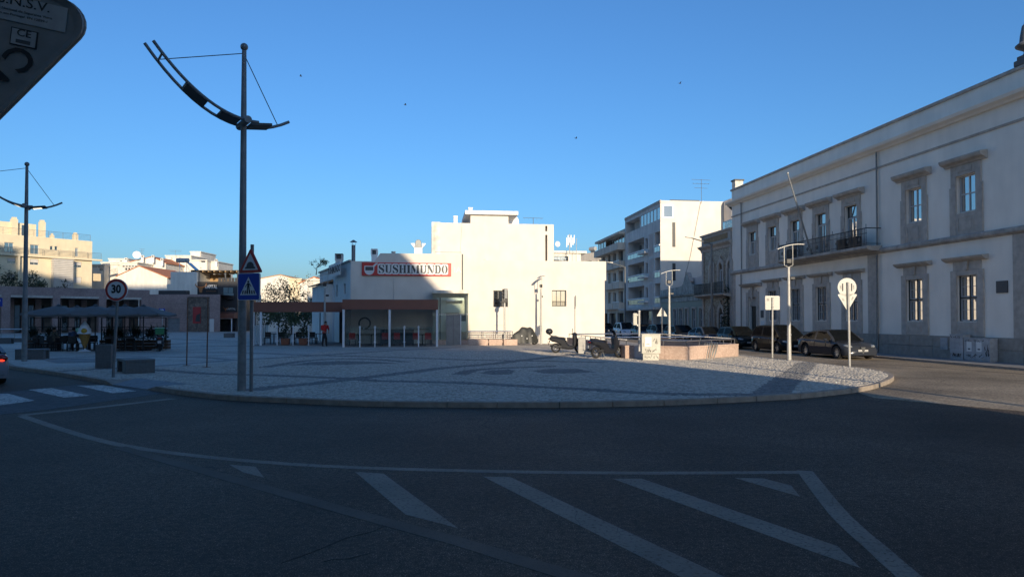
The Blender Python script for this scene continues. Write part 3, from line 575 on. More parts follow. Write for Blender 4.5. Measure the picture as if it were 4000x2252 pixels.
for i, c in enumerate(ups):                             # upper windows
    z0 = 6.05 if 2 <= i <= 4 else 7.04; door = 2 <= i <= 4
    s_ = MB().box(c-1.0, c-.602, -.07, .02, 5.98 if not door else 6.1, 8.3).box(c+.602, c+1.0, -.07, .02, 5.98 if not door else 6.1, 8.3).box(c-.92, c-.602, -.065, .02, 8.3, 9.3).box(c+.602, c+.92, -.065, .02, 8.3, 9.3).box(c-.602, c+.602, -.06, .02, 8.802, 9.3)
    if not door: s_.box(c-.602, c+.602, -.055, .02, 5.98, 7.02)
    sr = s_.build('stone_surround', 'trim_stone', rb, bevel=.012)
    MB().prism([(.02, 9.3), (-.1, 9.3), (-.14, 9.38), (-.34, 9.46), (-.4, 9.58), (-.4, 9.64), (.02, 9.7)], c-1.28, c+1.28, 'x').build('hood', 'trim_stone', sr)
    MB().box(c-.42, c+.42, -.085, -.05, 8.98, 9.02).box(c-.42, c-.38, -.085, -.05, 8.9, 8.98).box(c+.38, c+.42, -.085, -.05, 8.9, 9.2).build('carved_panel', 'trim_stone', sr)
    if not door: MB().box(c-.48, c+.48, -.075, -.05, 6.8, 6.84).box(c-.48, c-.44, -.075, -.05, 6.15, 6.8).box(c+.44, c+.48, -.075, -.05, 6.15, 6.8).box(c-.36, c+.36, -.07, -.05, 6.2, 6.7).build('carved_panel', 'trim_stone', sr)
    if i >= 5: window(rb, c-.58, c+.58, z0, 8.8, .2, 2, 2, 'frame_light', 'glass', .07, .06)
    else:
        window(rb, c-.58, c+.58, 8.1, 8.8, .2, 1, 1, 'frame_dark', 'glass', .05); window(rb, c-.58, c+.58, z0, 8.1, .2, 2, 1, 'frame_light', 'glass', .07, .1)
for c in lows:
    sr = MB().box(c-1.0, c-.622, -.07, .02, 1.18, 4.3).box(c+.622, c+1.0, -.07, .02, 1.18, 4.3).box(c-.622, c+.622, -.06, .02, 4.052, 4.3).box(c-.85, c+.85, -.05, .02, 4.3, 4.72).box(c-.622, c+.622, -.06, .02, 1.18, 1.86).build('stone_surround', 'trim_stone', rb, bevel=.012)
    MB().prism([(.02, 4.72), (-.1, 4.72), (-.3, 4.82), (-.36, 4.92), (.02, 4.96)], c-1.25, c+1.25, 'x').build('hood', 'trim_stone', sr)
    MB().prism([(c-.1, 4.3), (c+.1, 4.3), (c+.15, 4.72), (c-.15, 4.72)], -.12, -.04, 'y').build('keystone', 'trim_stone', sr)
    MB().box(c-.5, c+.5, -.08, -.05, 1.62, 1.66).box(c-.5, c-.46, -.08, -.05, 1.35, 1.62).box(c+.46, c+.5, -.08, -.05, 1.35, 1.62).build('carved_panel', 'trim_stone', sr)
    for (a, b) in ((c-.6, c-.03), (c+.03, c+.6)):
        for (z0, z1) in ((1.92, 2.96), (3.04, 4.03)): window(rb, a, b, z0, z1, .2, 2, 2, 'frame_light', 'glass', .05, .025)
    MB().box(c-.03, c+.03, .12, .24, 1.9, 4.05).box(c-.62, c-.602, .1, .24, 1.9, 4.05).box(c+.602, c+.62, .1, .24, 1.9, 4.05).box(c-.6, c+.6, .12, .24, 2.965, 3.035).build('window_mullion', 'frame_dark', rb)
c = ups[0]
dr = MB().box(c-.63, c+.63, .22, .3, .1, 3.0).build('door', 'door_dark', rb); MB().box(c-.5, c-.06, .2, .23, .4, 2.7).box(c+.06, c+.5, .2, .23, .4, 2.7).build('door_leaf', 'door_dark', dr, bevel=.01)
sr = MB().box(c-1.05, c-.66, -.08, .02, .1, 4.1).box(c+.66, c+1.05, -.08, .02, .1, 4.1).box(c-.66, c+.66, -.07, .02, 3.7, 4.3).box(c-.66, c+.66, .1, .25, 3.0, 3.7).build('door_surround', 'trim_stone', rb, bevel=.012)
MB().prism([(.02, 4.5), (-.15, 4.5), (-.4, 4.62), (-.5, 4.75), (.02, 4.8)], c-1.5, c+1.5, 'x').build('hood', 'trim_stone', sr)
MB().prism([(c-.14, 3.6), (c+.14, 3.6), (c+.2, 4.5), (c-.2, 4.5)], -.14, -.06, 'y').build('keystone', 'trim_stone', sr)
for px in (2902, 3436): rod('drain_pipe', 'grey_metal', rb, [(wx(px), -.14, .1), (wx(px), -.14, 5.6)], .05); rod('drain_pipe', 'grey_metal', rb, [(wx(px), -.1, 6.0), (wx(px), -.1, 11.4)], .045)
box('plaque', 'ink_grey', rb, wx(3896), wx(3940), -.05, .0, 3.15, 3.68); box('plaque', 'ink_grey', rb, c+1.32, c+1.75, -.04, .0, 2.1, 2.65); box('notice', 'pale_cream', rb, c+1.3, c+1.85, -.03, .0, 1.35, 1.85)
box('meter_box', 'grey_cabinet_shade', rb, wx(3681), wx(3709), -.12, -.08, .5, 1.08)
# balcony and railing
bx0, bx1 = RB.q(3041, 1050, -.9)[0], RB.q(3388, 985, -.9)[0]
bal = MB().prism([(.0, 5.8), (-.75, 5.84), (-.95, 5.94), (-.95, 6.09), (.0, 6.1)], bx0, bx1, 'x').build('balcony_slab', 'belt', rb)
rl = MB().box(bx0+.03, bx1-.03, -.93, -.88, 7.05, 7.1).box(bx0+.03, bx1-.03, -.92, -.89, 6.78, 6.805).box(bx0+.03, bx1-.03, -.92, -.89, 6.2, 6.225)
for xx in (bx0+.03, bx1-.06): rl.box(xx, xx+.03, -.9, -.05, 7.05, 7.1).box(xx, xx+.03, -.9, -.05, 6.2, 6.225)
rl.build('railing', 'iron', bal)
bm_ = MB(); k = 0; xx = bx0+.05
while xx < bx1-.05:
    bm_.box(xx, xx+.022, -.915, -.893, 6.09, 7.06 if k % 8 else 7.3); k += 1
    if k % 8 == 4: bm_.lathe([(.0, -.015), (.12, -.015), (.12, .015), (.0, .015)], 8, 'y', (xx+.07, -.905, 6.5))
    xx += .135
o = bm_.build('balusters', 'iron', bal); o['kind'] = 'stuff'
for xx in (bx0+1.2, (bx0+bx1)/2+2.2, bx1-1.6): MB().box(xx-.4, xx+.4, -.75, -.45, 6.11, 6.75).build('air_conditioner', 'black_plastic', bal)
# flag pole leaning out over the balcony
fx, fz = RB.q(3175, 1006, -.75); best = min((abs(RB.q(3076, 680, -k*.05)[0]-fx), k) for k in range(10, 90))[1]*-.05
flag = RB.root('flag_pole', 'bare metal flagpole leaning out from the balcony of the long grey-white building', 'flagpole')
rod('pole', 'grey_metal', flag, [(fx, -.75, fz), (fx, best, RB.q(3076, 680, best)[1])], [.06, .04]); MB().ball((fx, best, RB.q(3076, 680, best)[1]+.05), .08).build('finial', 'galv', flag, smooth=True)
# roof finial at the corner
fp = P(4016, 270, 29.3)
fin = thing('roof_urn', 'dark stone urn finial on the parapet at the upper right edge', 'finial', (fp.x, fp.y, 12.82), TH)
box('base', 'granite', fin, -.36, .36, -.36, .36, 0, .24, bevel=.02); MB().box(-.28, .28, -.28, .28, .24, .42).build('step', 'granite', fin, bevel=.02)
MB().lathe([(.2, .42), (.14, .56), (.16, .62), (.44, .8), (.46, .86), (.3, 1.0), (.27, 1.3), (.2, 1.7), (.13, 1.78), (.1, 1.95), (.02, 2.3)], 16).build('urn', 'granite', fin, smooth=True)
# brick house
BH = Fr(uv(UB, 61.4).xy, TH-pi/2); bh = BH.root('brick_house', 'narrow brown tiled townhouse with pointed-arch windows and iron balcony', 'house'); W_ = 6.24
cs = [BH.q(px, 1100)[0] for px in (2781, 2816.5, 2852)]
def ogee(c, z0, z1, w):                                   # pointed arch outline
    return [(c-w, z0), (c+w, z0), (c+w, z1-.55), (c+w*.8, z1-.3), (c+w*.35, z1-.12), (c, z1), (c-w*.35, z1-.12), (c-w*.8, z1-.3), (c-w, z1-.55)]
holes = [(c-.45, c+.45, 4.15, 6.75) for c in cs]+[(c-.42, c+.42, .45 if k != 0 else .1, 2.9) for k, c in enumerate(cs)]
mb = MB().wall(.02, W_, 0, 8.6, holes, 0, .25); mb.quad((.02, 0, 0), (.02, 14, 0), (.02, 14, 9.5), (.02, 0, 9.5)); mb.quad((.02, .02, 9.4), (W_, .02, 9.4), (W_, 14, 9.4), (.02, 14, 9.4)); mb.quad((.02, 0, 8.6), (W_, 0, 8.6), (W_, 0, 9.4), (.02, 0, 9.4))
mb.build('wall', 'brick_tile', bh)
for a, b in ((-.02, .35), (W_-.3, W_+.02)): box('corner_strip', 'trim_stone', bh, a, b, -.08, .02, 0, 8.4)
MB().prism([(.02, 8.1), (-.06, 8.1), (-.1, 8.3), (-.36, 8.5), (-.4, 8.62), (.02, 8.66)], -.25, W_+.1, 'x').build('cornice', 'trim_stone', bh)
MB().prism([(.02, 8.66), (-.1, 8.66), (-.1, 9.5), (.02, 9.5)], 0, W_, 'x').build('frieze', 'trim_stone', bh); box('frieze_panel', 'corbel_wood', bh, .6, W_-.6, -.14, -.1, 8.85, 9.3)
MB().prism([(.1, 9.5), (-.2, 9.5), (-.24, 9.65), (.1, 9.68)], -.12, W_+.1, 'x').build('coping', 'trim_stone', bh)
for lvl, (z0, z1) in enumerate(((4.15, 7.3), (.1, 3.4))):
    for k, c in enumerate(cs):
        mb = MB(); o_, i_ = ogee(c, z0, z1, .62), ogee(c, z0, z1-.35, .44); n = len(o_)
        for q in range(1, n):
            q2 = (q+1) % n; mb.add([(o_[q][0], -.09, o_[q][1]), (o_[q2][0], -.09, o_[q2][1]), (i_[q2][0], -.09, i_[q2][1]), (i_[q][0], -.09, i_[q][1]), (o_[q][0], .02, o_[q][1]), (o_[q2][0], .02, o_[q2][1]), (i_[q2][0], .1, i_[q2][1]), (i_[q][0], .1, i_[q][1])], [(0, 1, 2, 3), (0, 4, 5, 1), (3, 2, 6, 7)])
        a = mb.build('arch_surround', 'trim_stone', bh); MB().prism([(c-.12, z1-.05), (c+.12, z1-.05), (c, z1+.22)], -.12, .0, 'y').build('arch_tip', 'trim_stone', a)
        zt = z1-.55
        window(bh, c-.44, c+.44, z0+.0, zt-.45, .14, 2, 1, 'sign_white', 'glass', .09, .08); MB().prism([(c-.43, zt-.44), (c+.43, zt-.44), (c+.34, zt-.1), (c, zt+.12), (c-.34, zt-.1)], .12, .14, 'y').build('fanlight', 'glass', bh)
MB().prism([(.0, 3.85), (-.5, 3.95), (-.8, 4.05), (-.8, 4.15), (.0, 4.15)], -.2, W_, 'x').build('balcony_slab', 'trim_stone', bh)
rl = MB().box(-.18, W_-.05, -.78, -.74, 5.1, 5.15).box(-.18, W_-.05, -.78, -.74, 4.2, 4.24).box(-.18, -.14, -.76, 0, 5.1, 5.15).build('railing', 'iron', bh)
bm_ = MB()
for k in range(60):
    xx = -.16+k*.105; bm_.box(xx, xx+.02, -.77, -.75, 4.22, 5.1)
    if k % 2 == 0: bm_.lathe([(.035, -.01), (.055, -.01), (.055, .01), (.035, .01)], 8, 'y', (xx+.06, -.76, 4.5+.3*(k % 4)/2))
o = bm_.build('scrollwork', 'iron', rl); o['kind'] = 'stuff'
# low green tiled house
GH = Fr(uv(UB, 72.95).xy, TH-pi/2); gh = GH.root('green_house', 'single-storey green tiled house with a scrolled parapet', 'house'); W_ = 11.5
gx = [GH.q(2600+e/2.9, 1240)[0] for e in (110, 175, 242, 322, 407)]
holes = [(c-.42, c+.42, .2 if k == 2 else .9, 3.0) for k, c in enumerate(gx)]
mb = MB().wall(.02, W_, 0, 4.2, holes, 0, .22); mb.quad((.02, 0, 4.2), (W_, 0, 4.2), (W_, 14, 4.4), (.02, 14, 4.4)); mb.build('wall', 'green_tile', gh)
MB().prism([(.02, 3.75), (-.08, 3.75), (-.08, 4.2), (.02, 4.2)], 0, W_, 'x').build('frieze', 'green_plaster', gh); MB().prism([(.02, 4.2), (-.2, 4.26), (-.28, 4.42), (.02, 4.46)], -.1, W_, 'x').build('cornice', 'green_plaster', gh)
m_ = (gx[1]+gx[3])/2-.1
MB().prism([(0, 4.46), (W_, 4.46), (W_, 5.25), (m_+2.0, 5.25), (m_+1.5, 5.3), (m_+1.0, 5.6), (m_+.7, 6.1), (m_+.35, 6.4), (m_-.1, 6.4), (m_-.5, 6.1), (m_-.75, 5.6), (m_-1.3, 5.3), (m_-1.9, 5.25), (0, 5.1)], -.05, .2, 'y').build('parapet', 'green_plaster', gh)
MB().prism([(m_+.8, 5.9), (m_+.45, 6.35), (m_-.1, 6.45), (m_-.1, 6.6), (m_+.5, 6.52), (m_+.95, 6.0), (m_+1.3, 5.65), (m_+1.2, 5.55)], -.12, .22, 'y').build('scroll', 'trim_stone', gh)
MB().box(W_-5, W_, .3, 6, 5.2, 6.0).build('roof_room', 'loggia_wall', gh)
for k, c in enumerate(gx):
    MB().box(c-.55, c-.422, -.06, .02, .2, 3.15).box(c+.422, c+.55, -.06, .02, .2, 3.15).box(c-.422, c+.422, -.06, .02, 3.002, 3.15).build('surround', 'trim_stone', gh)
    if k == 2: MB().box(c-.42, c+.42, .14, .2, .2, 3.0).build('door', 'loggia_wall', gh)
    else: window(gh, c-.42, c+.42, .9, 3.0, .12, 2, 2, 'sign_white', 'glass_dim', .07, .06)
# grey-white apartment house with loggias
AH = Fr(uv(UB, 86.9).xy, TH-pi/2); ah = AH.root('apartment_house', 'pale four-storey apartment house with loggias and sunlit blank side wall', 'building'); AL = 13.75
ax = lambda px: AH.q(px, 1150)[0]
holes = []; fl = [3.5+2.85*f for f in range(3)]
l0, l1, r0, r1 = ax(2453), ax(2517), ax(2558), AL-.12
for z in fl: holes += [(l0, l1, z+.25, z+2.45), (r0, r1, z+.25, z+2.45)]; holes.append((ax(2521), ax(2531), z+.95, z+2.2))
holes += [(.4, ax(2500), 12.95, 14.35), (ax(2502), AL-.1, 12.95, 14.35), (.3, ax(2476), 0.1, 3.0), (ax(2480), ax(2545), 0.1, 3.0), (ax(2550), AL-.2, 0.1, 3.0)]
mb = MB().wall(0, AL, 0, 15, holes, 0, 1.5); mb.build('wall', 'grey_wall', ah)
mb = MB().quad((AL, 0, 0), (AL, 13.0, 0), (AL, 13.0, 15), (AL, 0, 15)); mb.quad((0, .01, 14.98), (AL, .01, 14.98), (AL, 13, 14.98), (0, 13, 14.98)); mb.quad((0, 13, 0), (AL, 13, 0), (AL, 13, 15), (0, 13, 15))
mb.build('side_wall', 'plaster_white', ah)
box('loggia_back', 'loggia_wall', ah, .05, AL-.02, 1.45, 1.6, 0, 14.9); box('roof_edge', 'trim_stone', ah, -.05, AL+.06, -.06, .1, 14.72, 15.04)
for z in fl:
    for a, b, n in ((l0, l1, 5), (r0, r1, 2)):
        box('balcony_rail', 'white_metal', ah, a-.05, b+.02, -.12, .02, z+.86, z+1.0)
        for k in range(n): t = a+(b-a)*k/n; box('balustrade_panel', 'glass', ah, t+.05, t+(b-a)/n-.05, -.03, -.0, z+.27, z+.82)
    for k in range(3): t = l0+.4+(l1-l0-.8)*k/3; window(ah, t, t+.9, z+.3, z+2.2, 1.42, 2, 1, 'frame_light', 'glass_dim')
    window(ah, ax(2521), ax(2531), z+.95, z+2.2, .2, 1, 1, 'frame_light', 'glass_dim')
    s0, s1 = ax(2534), ax(2552); sm = MB().box(0, s1-s0, -.09, -.04, 0, .07).build('louvre_slat', 'white_metal', mesh_only=True)
    for k in range(18): link('louvre_slat', sm, ah, (s0, 0, z+.1+k*.14), (0.35, 0, 0))
    MB().prism([(ax(2508)-.2, z+.4), (ax(2536), z+.4), (ax(2536)-.1, z+.62), (ax(2508), z+.62)], -.5, -.02, 'y').build('planter_box', 'grey_wall', ah)
for k in range(6): t = ax(2502)+(AL-.1-ax(2502))*k/6; window(ah, t, t+(AL-.1-ax(2502))/6-.01, 12.95, 14.35, .06, 1, 1, 'frame_light', 'glass', .05)
MB().box(l0, ax(2500), .9, 1.1, 13.0, 14.3).build('awning_inner', 'trim_stone', ah)
for a, b in ((.3, ax(2476)), (ax(2480), ax(2545)), (ax(2550), AL-.2)): window(ah, a, b, .1, 3.0, .9, 3, 1, 'frame_dark', 'glass', .08, .06, name='shop_window')
MB().box(-.1, AL, -.9, -.01, 3.05, 3.3).build('canopy', 'loggia_wall', ah)
w_ = MB().box(AL+.002, AL+.05, .25, 1.5, 13.05, 14.55).build('window_surround', 'white_metal', ah); MB().box(AL+.05, AL+.06, .4, 1.35, 13.2, 14.4).build('pane', 'glass_dim', w_)
for z0, z1 in ((6.2, 8.1), (9.9, 12.6)): MB().box(AL+.002, AL+.03, 1.35, 1.7, z0, z1).build('vent_slot', 'dark_panel', ah)
rod('cable', 'ink_grey', ah, [(AL+.05, 4.6, 14.9), (AL+.05, 3.4, 9), (AL+.05, 2.6, 6)], .02, 5)
box('roof_hatch', 'ink_grey', ah, AL-1, AL, 1.2, 4.5, 14.99, 15.1)
# annexe behind with chimney, terrace plants
p0 = AH.o+AH.ex*(AL+2.2)+AH.ey*7.2
an_ = thing('rear_annexe', 'sunlit white annexe with a roof terrace behind the brown tiled townhouse', 'building', (p0.x, p0.y, 0), TH-pi/2)
MB().box(-2, 0, 0, 9, 0, 15.0).build('wall', 'plaster_white', an_); MB().box(0, 2.2, 1.2, 9, 0, 13.0).build('lower_wall', 'plaster', an_)
ch = MB().box(-1.2, -.4, .6, 1.5, 15.0, 17.0).build('chimney', 'plaster_old', an_); MB().box(-1.3, -.3, .5, 1.6, 17.0, 17.15).build('cap', 'ink_grey', ch)
pb = BH.o+BH.ex*5.0+BH.ey*2.0
# beige apartment house further along
CH = Fr(uv(UB, 99.5).xy, TH-pi/2); cb = CH.root('beige_apartment_house', 'shaded beige apartment house with small balconies down the street', 'building'); CL = 12.55
cfl = [3.4+2.7*f for f in range(3)]; holes = []
for z in cfl: holes += [(1.0, 2.2, z+.9, z+2.2), (4.0, 5.3, z+.2, z+2.3), (6.6, 8.2, z+.6, z+2.2), (9.4, 11.6, z+.2, z+2.3)]
holes += [(.4, CL-.3, 11.9, 13.0), (.5, 3.6, .1, 2.8), (4.4, 8, .1, 2.8), (8.8, 12, .1, 2.8)]
mb = MB().wall(0, CL, 0, 13.7, holes, 0, .5); mb.quad((0, .01, 13.6), (CL, .01, 13.6), (CL, 12, 13.6), (0, 12, 13.6)); mb.quad((0, 0, 0), (0, 12, 0), (0, 12, 13.7), (0, 0, 13.7)); mb.build('wall', 'beige_wall', cb)
for z in cfl:
    window(cb, 1.0, 2.2, z+.9, z+2.2, .3, 2, 1, 'frame_light', 'glass_dim'); window(cb, 4.0, 5.3, z+.2, z+2.3, .4, 2, 1, 'frame_light', 'glass_dim'); window(cb, 6.6, 8.2, z+.6, z+2.2, .25, 2, 1, 'frame_light', 'glass'); window(cb, 9.4, 11.6, z+.2, z+2.3, .4, 3, 1, 'frame_light', 'glass_dim')
    MB().box(3.6, 8.6, -.7, -.002, z-.1, z+.75).build('balcony', 'beige_wall', cb); MB().box(8.9, 12.2, -.7, -.002, z-.1, z+.75).build('balcony', 'beige_wall', cb); box('balcony_rail', 'white_metal', cb, 8.9, 12.2, -.72, -.68, z+.78, z+.88)
    for k in range(2): box('air_conditioner', 'aircon', cb, .3+k*1.6, 1.1+k*1.6, -.4, -.002, z+.1, z+.65)
MB().box(-.3, CL, -1.0, -.002, 11.0, 11.9).build('top_balcony', 'beige_wall', cb)
for k in range(8): t = .4+k*1.48; window(cb, t, t+1.45, 11.92, 13.0, -.5 if k < 3 else .1, 1, 1, 'frame_light', 'glass', .06)
MB().box(-.2, CL, -.9, .2, 13.02, 13.3).build('roof_slab', 'beige_wall', cb)
for a, b in ((.5, 3.6), (4.4, 8), (8.8, 12)): window(cb, a, b, .1, 2.8, .4, 3, 1, 'frame_dark', 'glass_dim', name='shop_window')
# far street end seen over the flat roof
fb = P(2300, 1000, 132); fo = thing('far_apartments', 'yellowish apartment block with solar tank far down the street', 'building', (fb.x, fb.y, 0), TH-radians(60))
mb = MB().wall(-9, 7, 0, 14.6, [(-7+k*3.2, -5.6+k*3.2, 11.6, 13.1) for k in range(4)], 0, .3); mb.box(-9, 7, .31, 10, 0, 14.6); mb.build('wall', 'beige_wall', fo); MB().box(7.01, 12, 3, 10, 0, 15.6).build('end_wall', 'yellow_wall', fo)
for k in range(4): window(fo, -7+k*3.2, -5.6+k*3.2, 11.6, 13.1, .2, 2, 1, 'frame_dark', 'glass_dim')
t_ = MB().lathe([(.0, -.8), (.4, -.75), (.4, .75), (.0, .8)], 12, 'x', (-1, 2, 15.6)).build('solar_tank', 'galv', fo, smooth=True); box('stand', 'grey_metal', t_, -1.5, -.5, 1.9, 2.1, 14.6, 15.4)
fb = P(2198, 1000, 120); fo = thing('far_white_house', 'white flat-roofed block with a phone mast behind the cream restaurant wall', 'building', (fb.x, fb.y, 0), TH)
mb = MB().wall(-2.2, 3.2, 0, 13.4, [(-1.6, 1.0, 11.4, 12.9)], 0, .3); mb.box(-2.2, 3.2, .31, 9, 0, 13.4); mb.build('wall', 'white_house', fo); MB().box(-2.5, 4.2, -.4, 6, 13.41, 13.8).build('roof_slab', 'white_house', fo); MB().box(-2.5, 8, -.2, 8, 10.0, 10.6).build('terrace_edge', 'white_house', fo); window(fo, -1.6, 1.0, 11.4, 12.9, .2, 4, 1, 'frame_dark', 'glass_dim')
fb = P(2225, 950, 118); mo = thing('phone_mast', 'white phone mast with panel antennas on a far roof', 'antenna', (fb.x, fb.y, 13.8), 0)
for k, dx in enumerate((-.9, -.5, -.1, .3, .8, 1.2)): box('panel_antenna', 'white_metal', mo, dx, dx+.22, -.1+.2*(k % 2), .1+.2*(k % 2), 1.4+.5*(k % 3), 3.6+.6*(k % 2))
rod('pole', 'galv', mo, [(0, .2, 0), (0, .2, 4.4)], .12); rod('pole', 'galv', mo, [(1.8, 0, -2.5), (1.9, 0, 3.4)], .08); rod('bracket', 'galv', mo, [(-1, .2, 2.2), (1.5, .2, 2.2)], .06); mo.scale = (.62, .62, .75); mo.location.z = 13.2
# ------------------------------------------------------------------ restaurant building
SB = Fr(uv(0, 51.9).xy, TH); sx = lambda x, y=1200: SB.q(x, y)[0]; sz = lambda x, y: SB.q(x, y)[1]
sb = SB.root('restaurant_building', 'cream-white flat-roofed restaurant building facing the square', 'building')
xa, xb, xc, xd, xe, xf, xg = sx(1369), sx(1462), sx(1484.5), sx(1805), sx(1834), sx(2362), sx(2368)
ZL, ZM, ZR = 6.26, 6.86, 6.42
wins = [SB.rect(1927, 1134, 1984, 1198), SB.rect(2156, 1133, 2212, 1196)]
mb = MB().wall(xa, xd, 0, 6.2, [], 0, .3); mb.add([(xa, 0, 6.2), (xd, 0, 6.2), (xd, 0, ZM), (xc, 0, ZM), (xb, 0, ZL), (xa, 0, ZL)], [tuple(range(6))])
mb.wall(xd, xf, 0, ZR, wins, 0, .3); mb.add([(xd, 0, ZR), (xe, 0, ZR), (xd, 0, ZM)], [(0, 1, 2)]); mb.box(xf, xg, 0, .5, 4.95, ZR)
mb.quad((xf, 0, 0), (xf, 10, 0), (xf, 10, ZR), (xf, 0, ZR))
mb.add([(xa, 0, 0), (xa, 0, ZL), (SB.q(1247, 1200)[0], 0, 0)], [])
mb.build('wall', 'plaster_white', sb)
MB().add([(xa, .01, ZL-.25), (xd, .01, ZL-.25), (xd, 12, ZL-.25), (xa-3.2, 12, ZL-.25)], [(0, 1, 2, 3)]).quad((xd, .01, ZR-.25), (xf, .01, ZR-.25), (xf, 10, ZR-.25), (xd, 10, ZR-.25)).build('roof', 'slab', sb)
for w in wins:
    window(sb, w[0], w[1], w[2], w[3], .24, 3, 1, 'frame_dark', 'glass_dim', .06, .05)
    MB().box(w[0], w[0]+.45*(w[1]-w[0]), .3, .32, w[2], w[3]).build('curtain', 'curtain', sb)
    g = MB().box(w[0]-.02, w[1]+.02, .02, .05, w[2]+.36, w[2]+.4).box(w[0], w[1], .02, .05, w[2]+.02, w[2]+.05)
    for k in range(8): t = w[0]+.04+(w[1]-w[0]-.1)*k/7; g.box(t, t+.025, .025, .045, w[2]+.02, w[2]+.38)
    g.build('window_rail', 'iron', sb)
rod('drain_pipe', 'ink_grey', sb, [(xd+.02, -.04, 4.2), (xd+.02, -.04, ZM)], .04)
rod('conduit', 'frame_light', sb, [(sx(1985), -.02, 3.9), (sx(1985.5), -.02, 1.55), (sx(1930), -.02, 1.55)], .015, 5)
rod('conduit', 'frame_light', sb, [(sx(1538), -.03, 3.2), (sx(1538), -.03, 5.0)], .02, 5)
# oblique left wing
c0 = SB.o+SB.ex*xa; c1 = P(1249, 1063, 64); d_ = (c1.xy-c0.xy); LW = Fr(c1.xy, atan2(-d_.y, -d_.x)); LL = d_.length
lw = LW.root('restaurant_side_wing', 'shaded white side wing of the restaurant with slit windows, receding left', 'building')
ww = [LW.rect(1313, 1112, 1319, 1158), LW.rect(1343, 1107, 1350, 1147), LW.rect(1286, 1118, 1292, 1173), LW.rect(1257, 1125, 1263, 1178)]
mb = MB().wall(0, LL, 0, ZL, ww, 0, .25); mb.quad((0, 0, 0), (0, 9, 0), (0, 9, ZL), (0, 0, ZL)); mb.quad((0, .01, ZL-.1), (LL, .01, ZL-.1), (LL+2, 9, ZL-.1), (0, 9, ZL-.1)); mb.build('wall', 'plaster', lw)
for w in ww: window(lw, w[0], w[1], w[2], w[3], .15, 1, 1, 'frame_dark', 'glass_dim', .03)
MB().box(-.15, LL, -.12, .05, ZL-.02, ZL+.1).build('coping', 'trim_stone', lw)
e0 = LW.q(1302, 1085)[0]; MB().prism([(-.0, 5.1), (-1.0, 4.9), (-1.0, 5.0), (.0, 5.3)], -.2, e0, 'x').build('canopy', 'roof_old', lw); box('canopy_wall', 'plaster', lw, .2, e0-.1, -.7, -.002, 0, 4.9)
for px in (1306,): rod('drain_pipe', 'white_metal', lw, [(LW.q(px, 1150)[0], -.08, 0), (LW.q(px, 1150)[0], -.08, 4.6)], .06)
# script lettering board on the side wing
w = LW.rect(1308, 1027, 1353, 1068)
s2 = LW.root('side_lettering_board', 'dark lettered signboard on the shaded side wing of the restaurant', 'sign')
for o in (MB().box(w[0], w[1], -.5, -.44, 5.35, 6.35).build('board', 'pale_cream', s2),): pass
text('lettering', 'SUSHIMUNDO', .72, 'ink', s2, ((w[0]+w[1])/2, -.51, 5.85), off=.02, sx=(w[1]-w[0])/4.2)
for t in (w[0]+.3, w[1]-.3): rod('bracket', 'grey_metal', s2, [(t, -.44, 5.8), (t, 0, 5.8)], .02, 5)
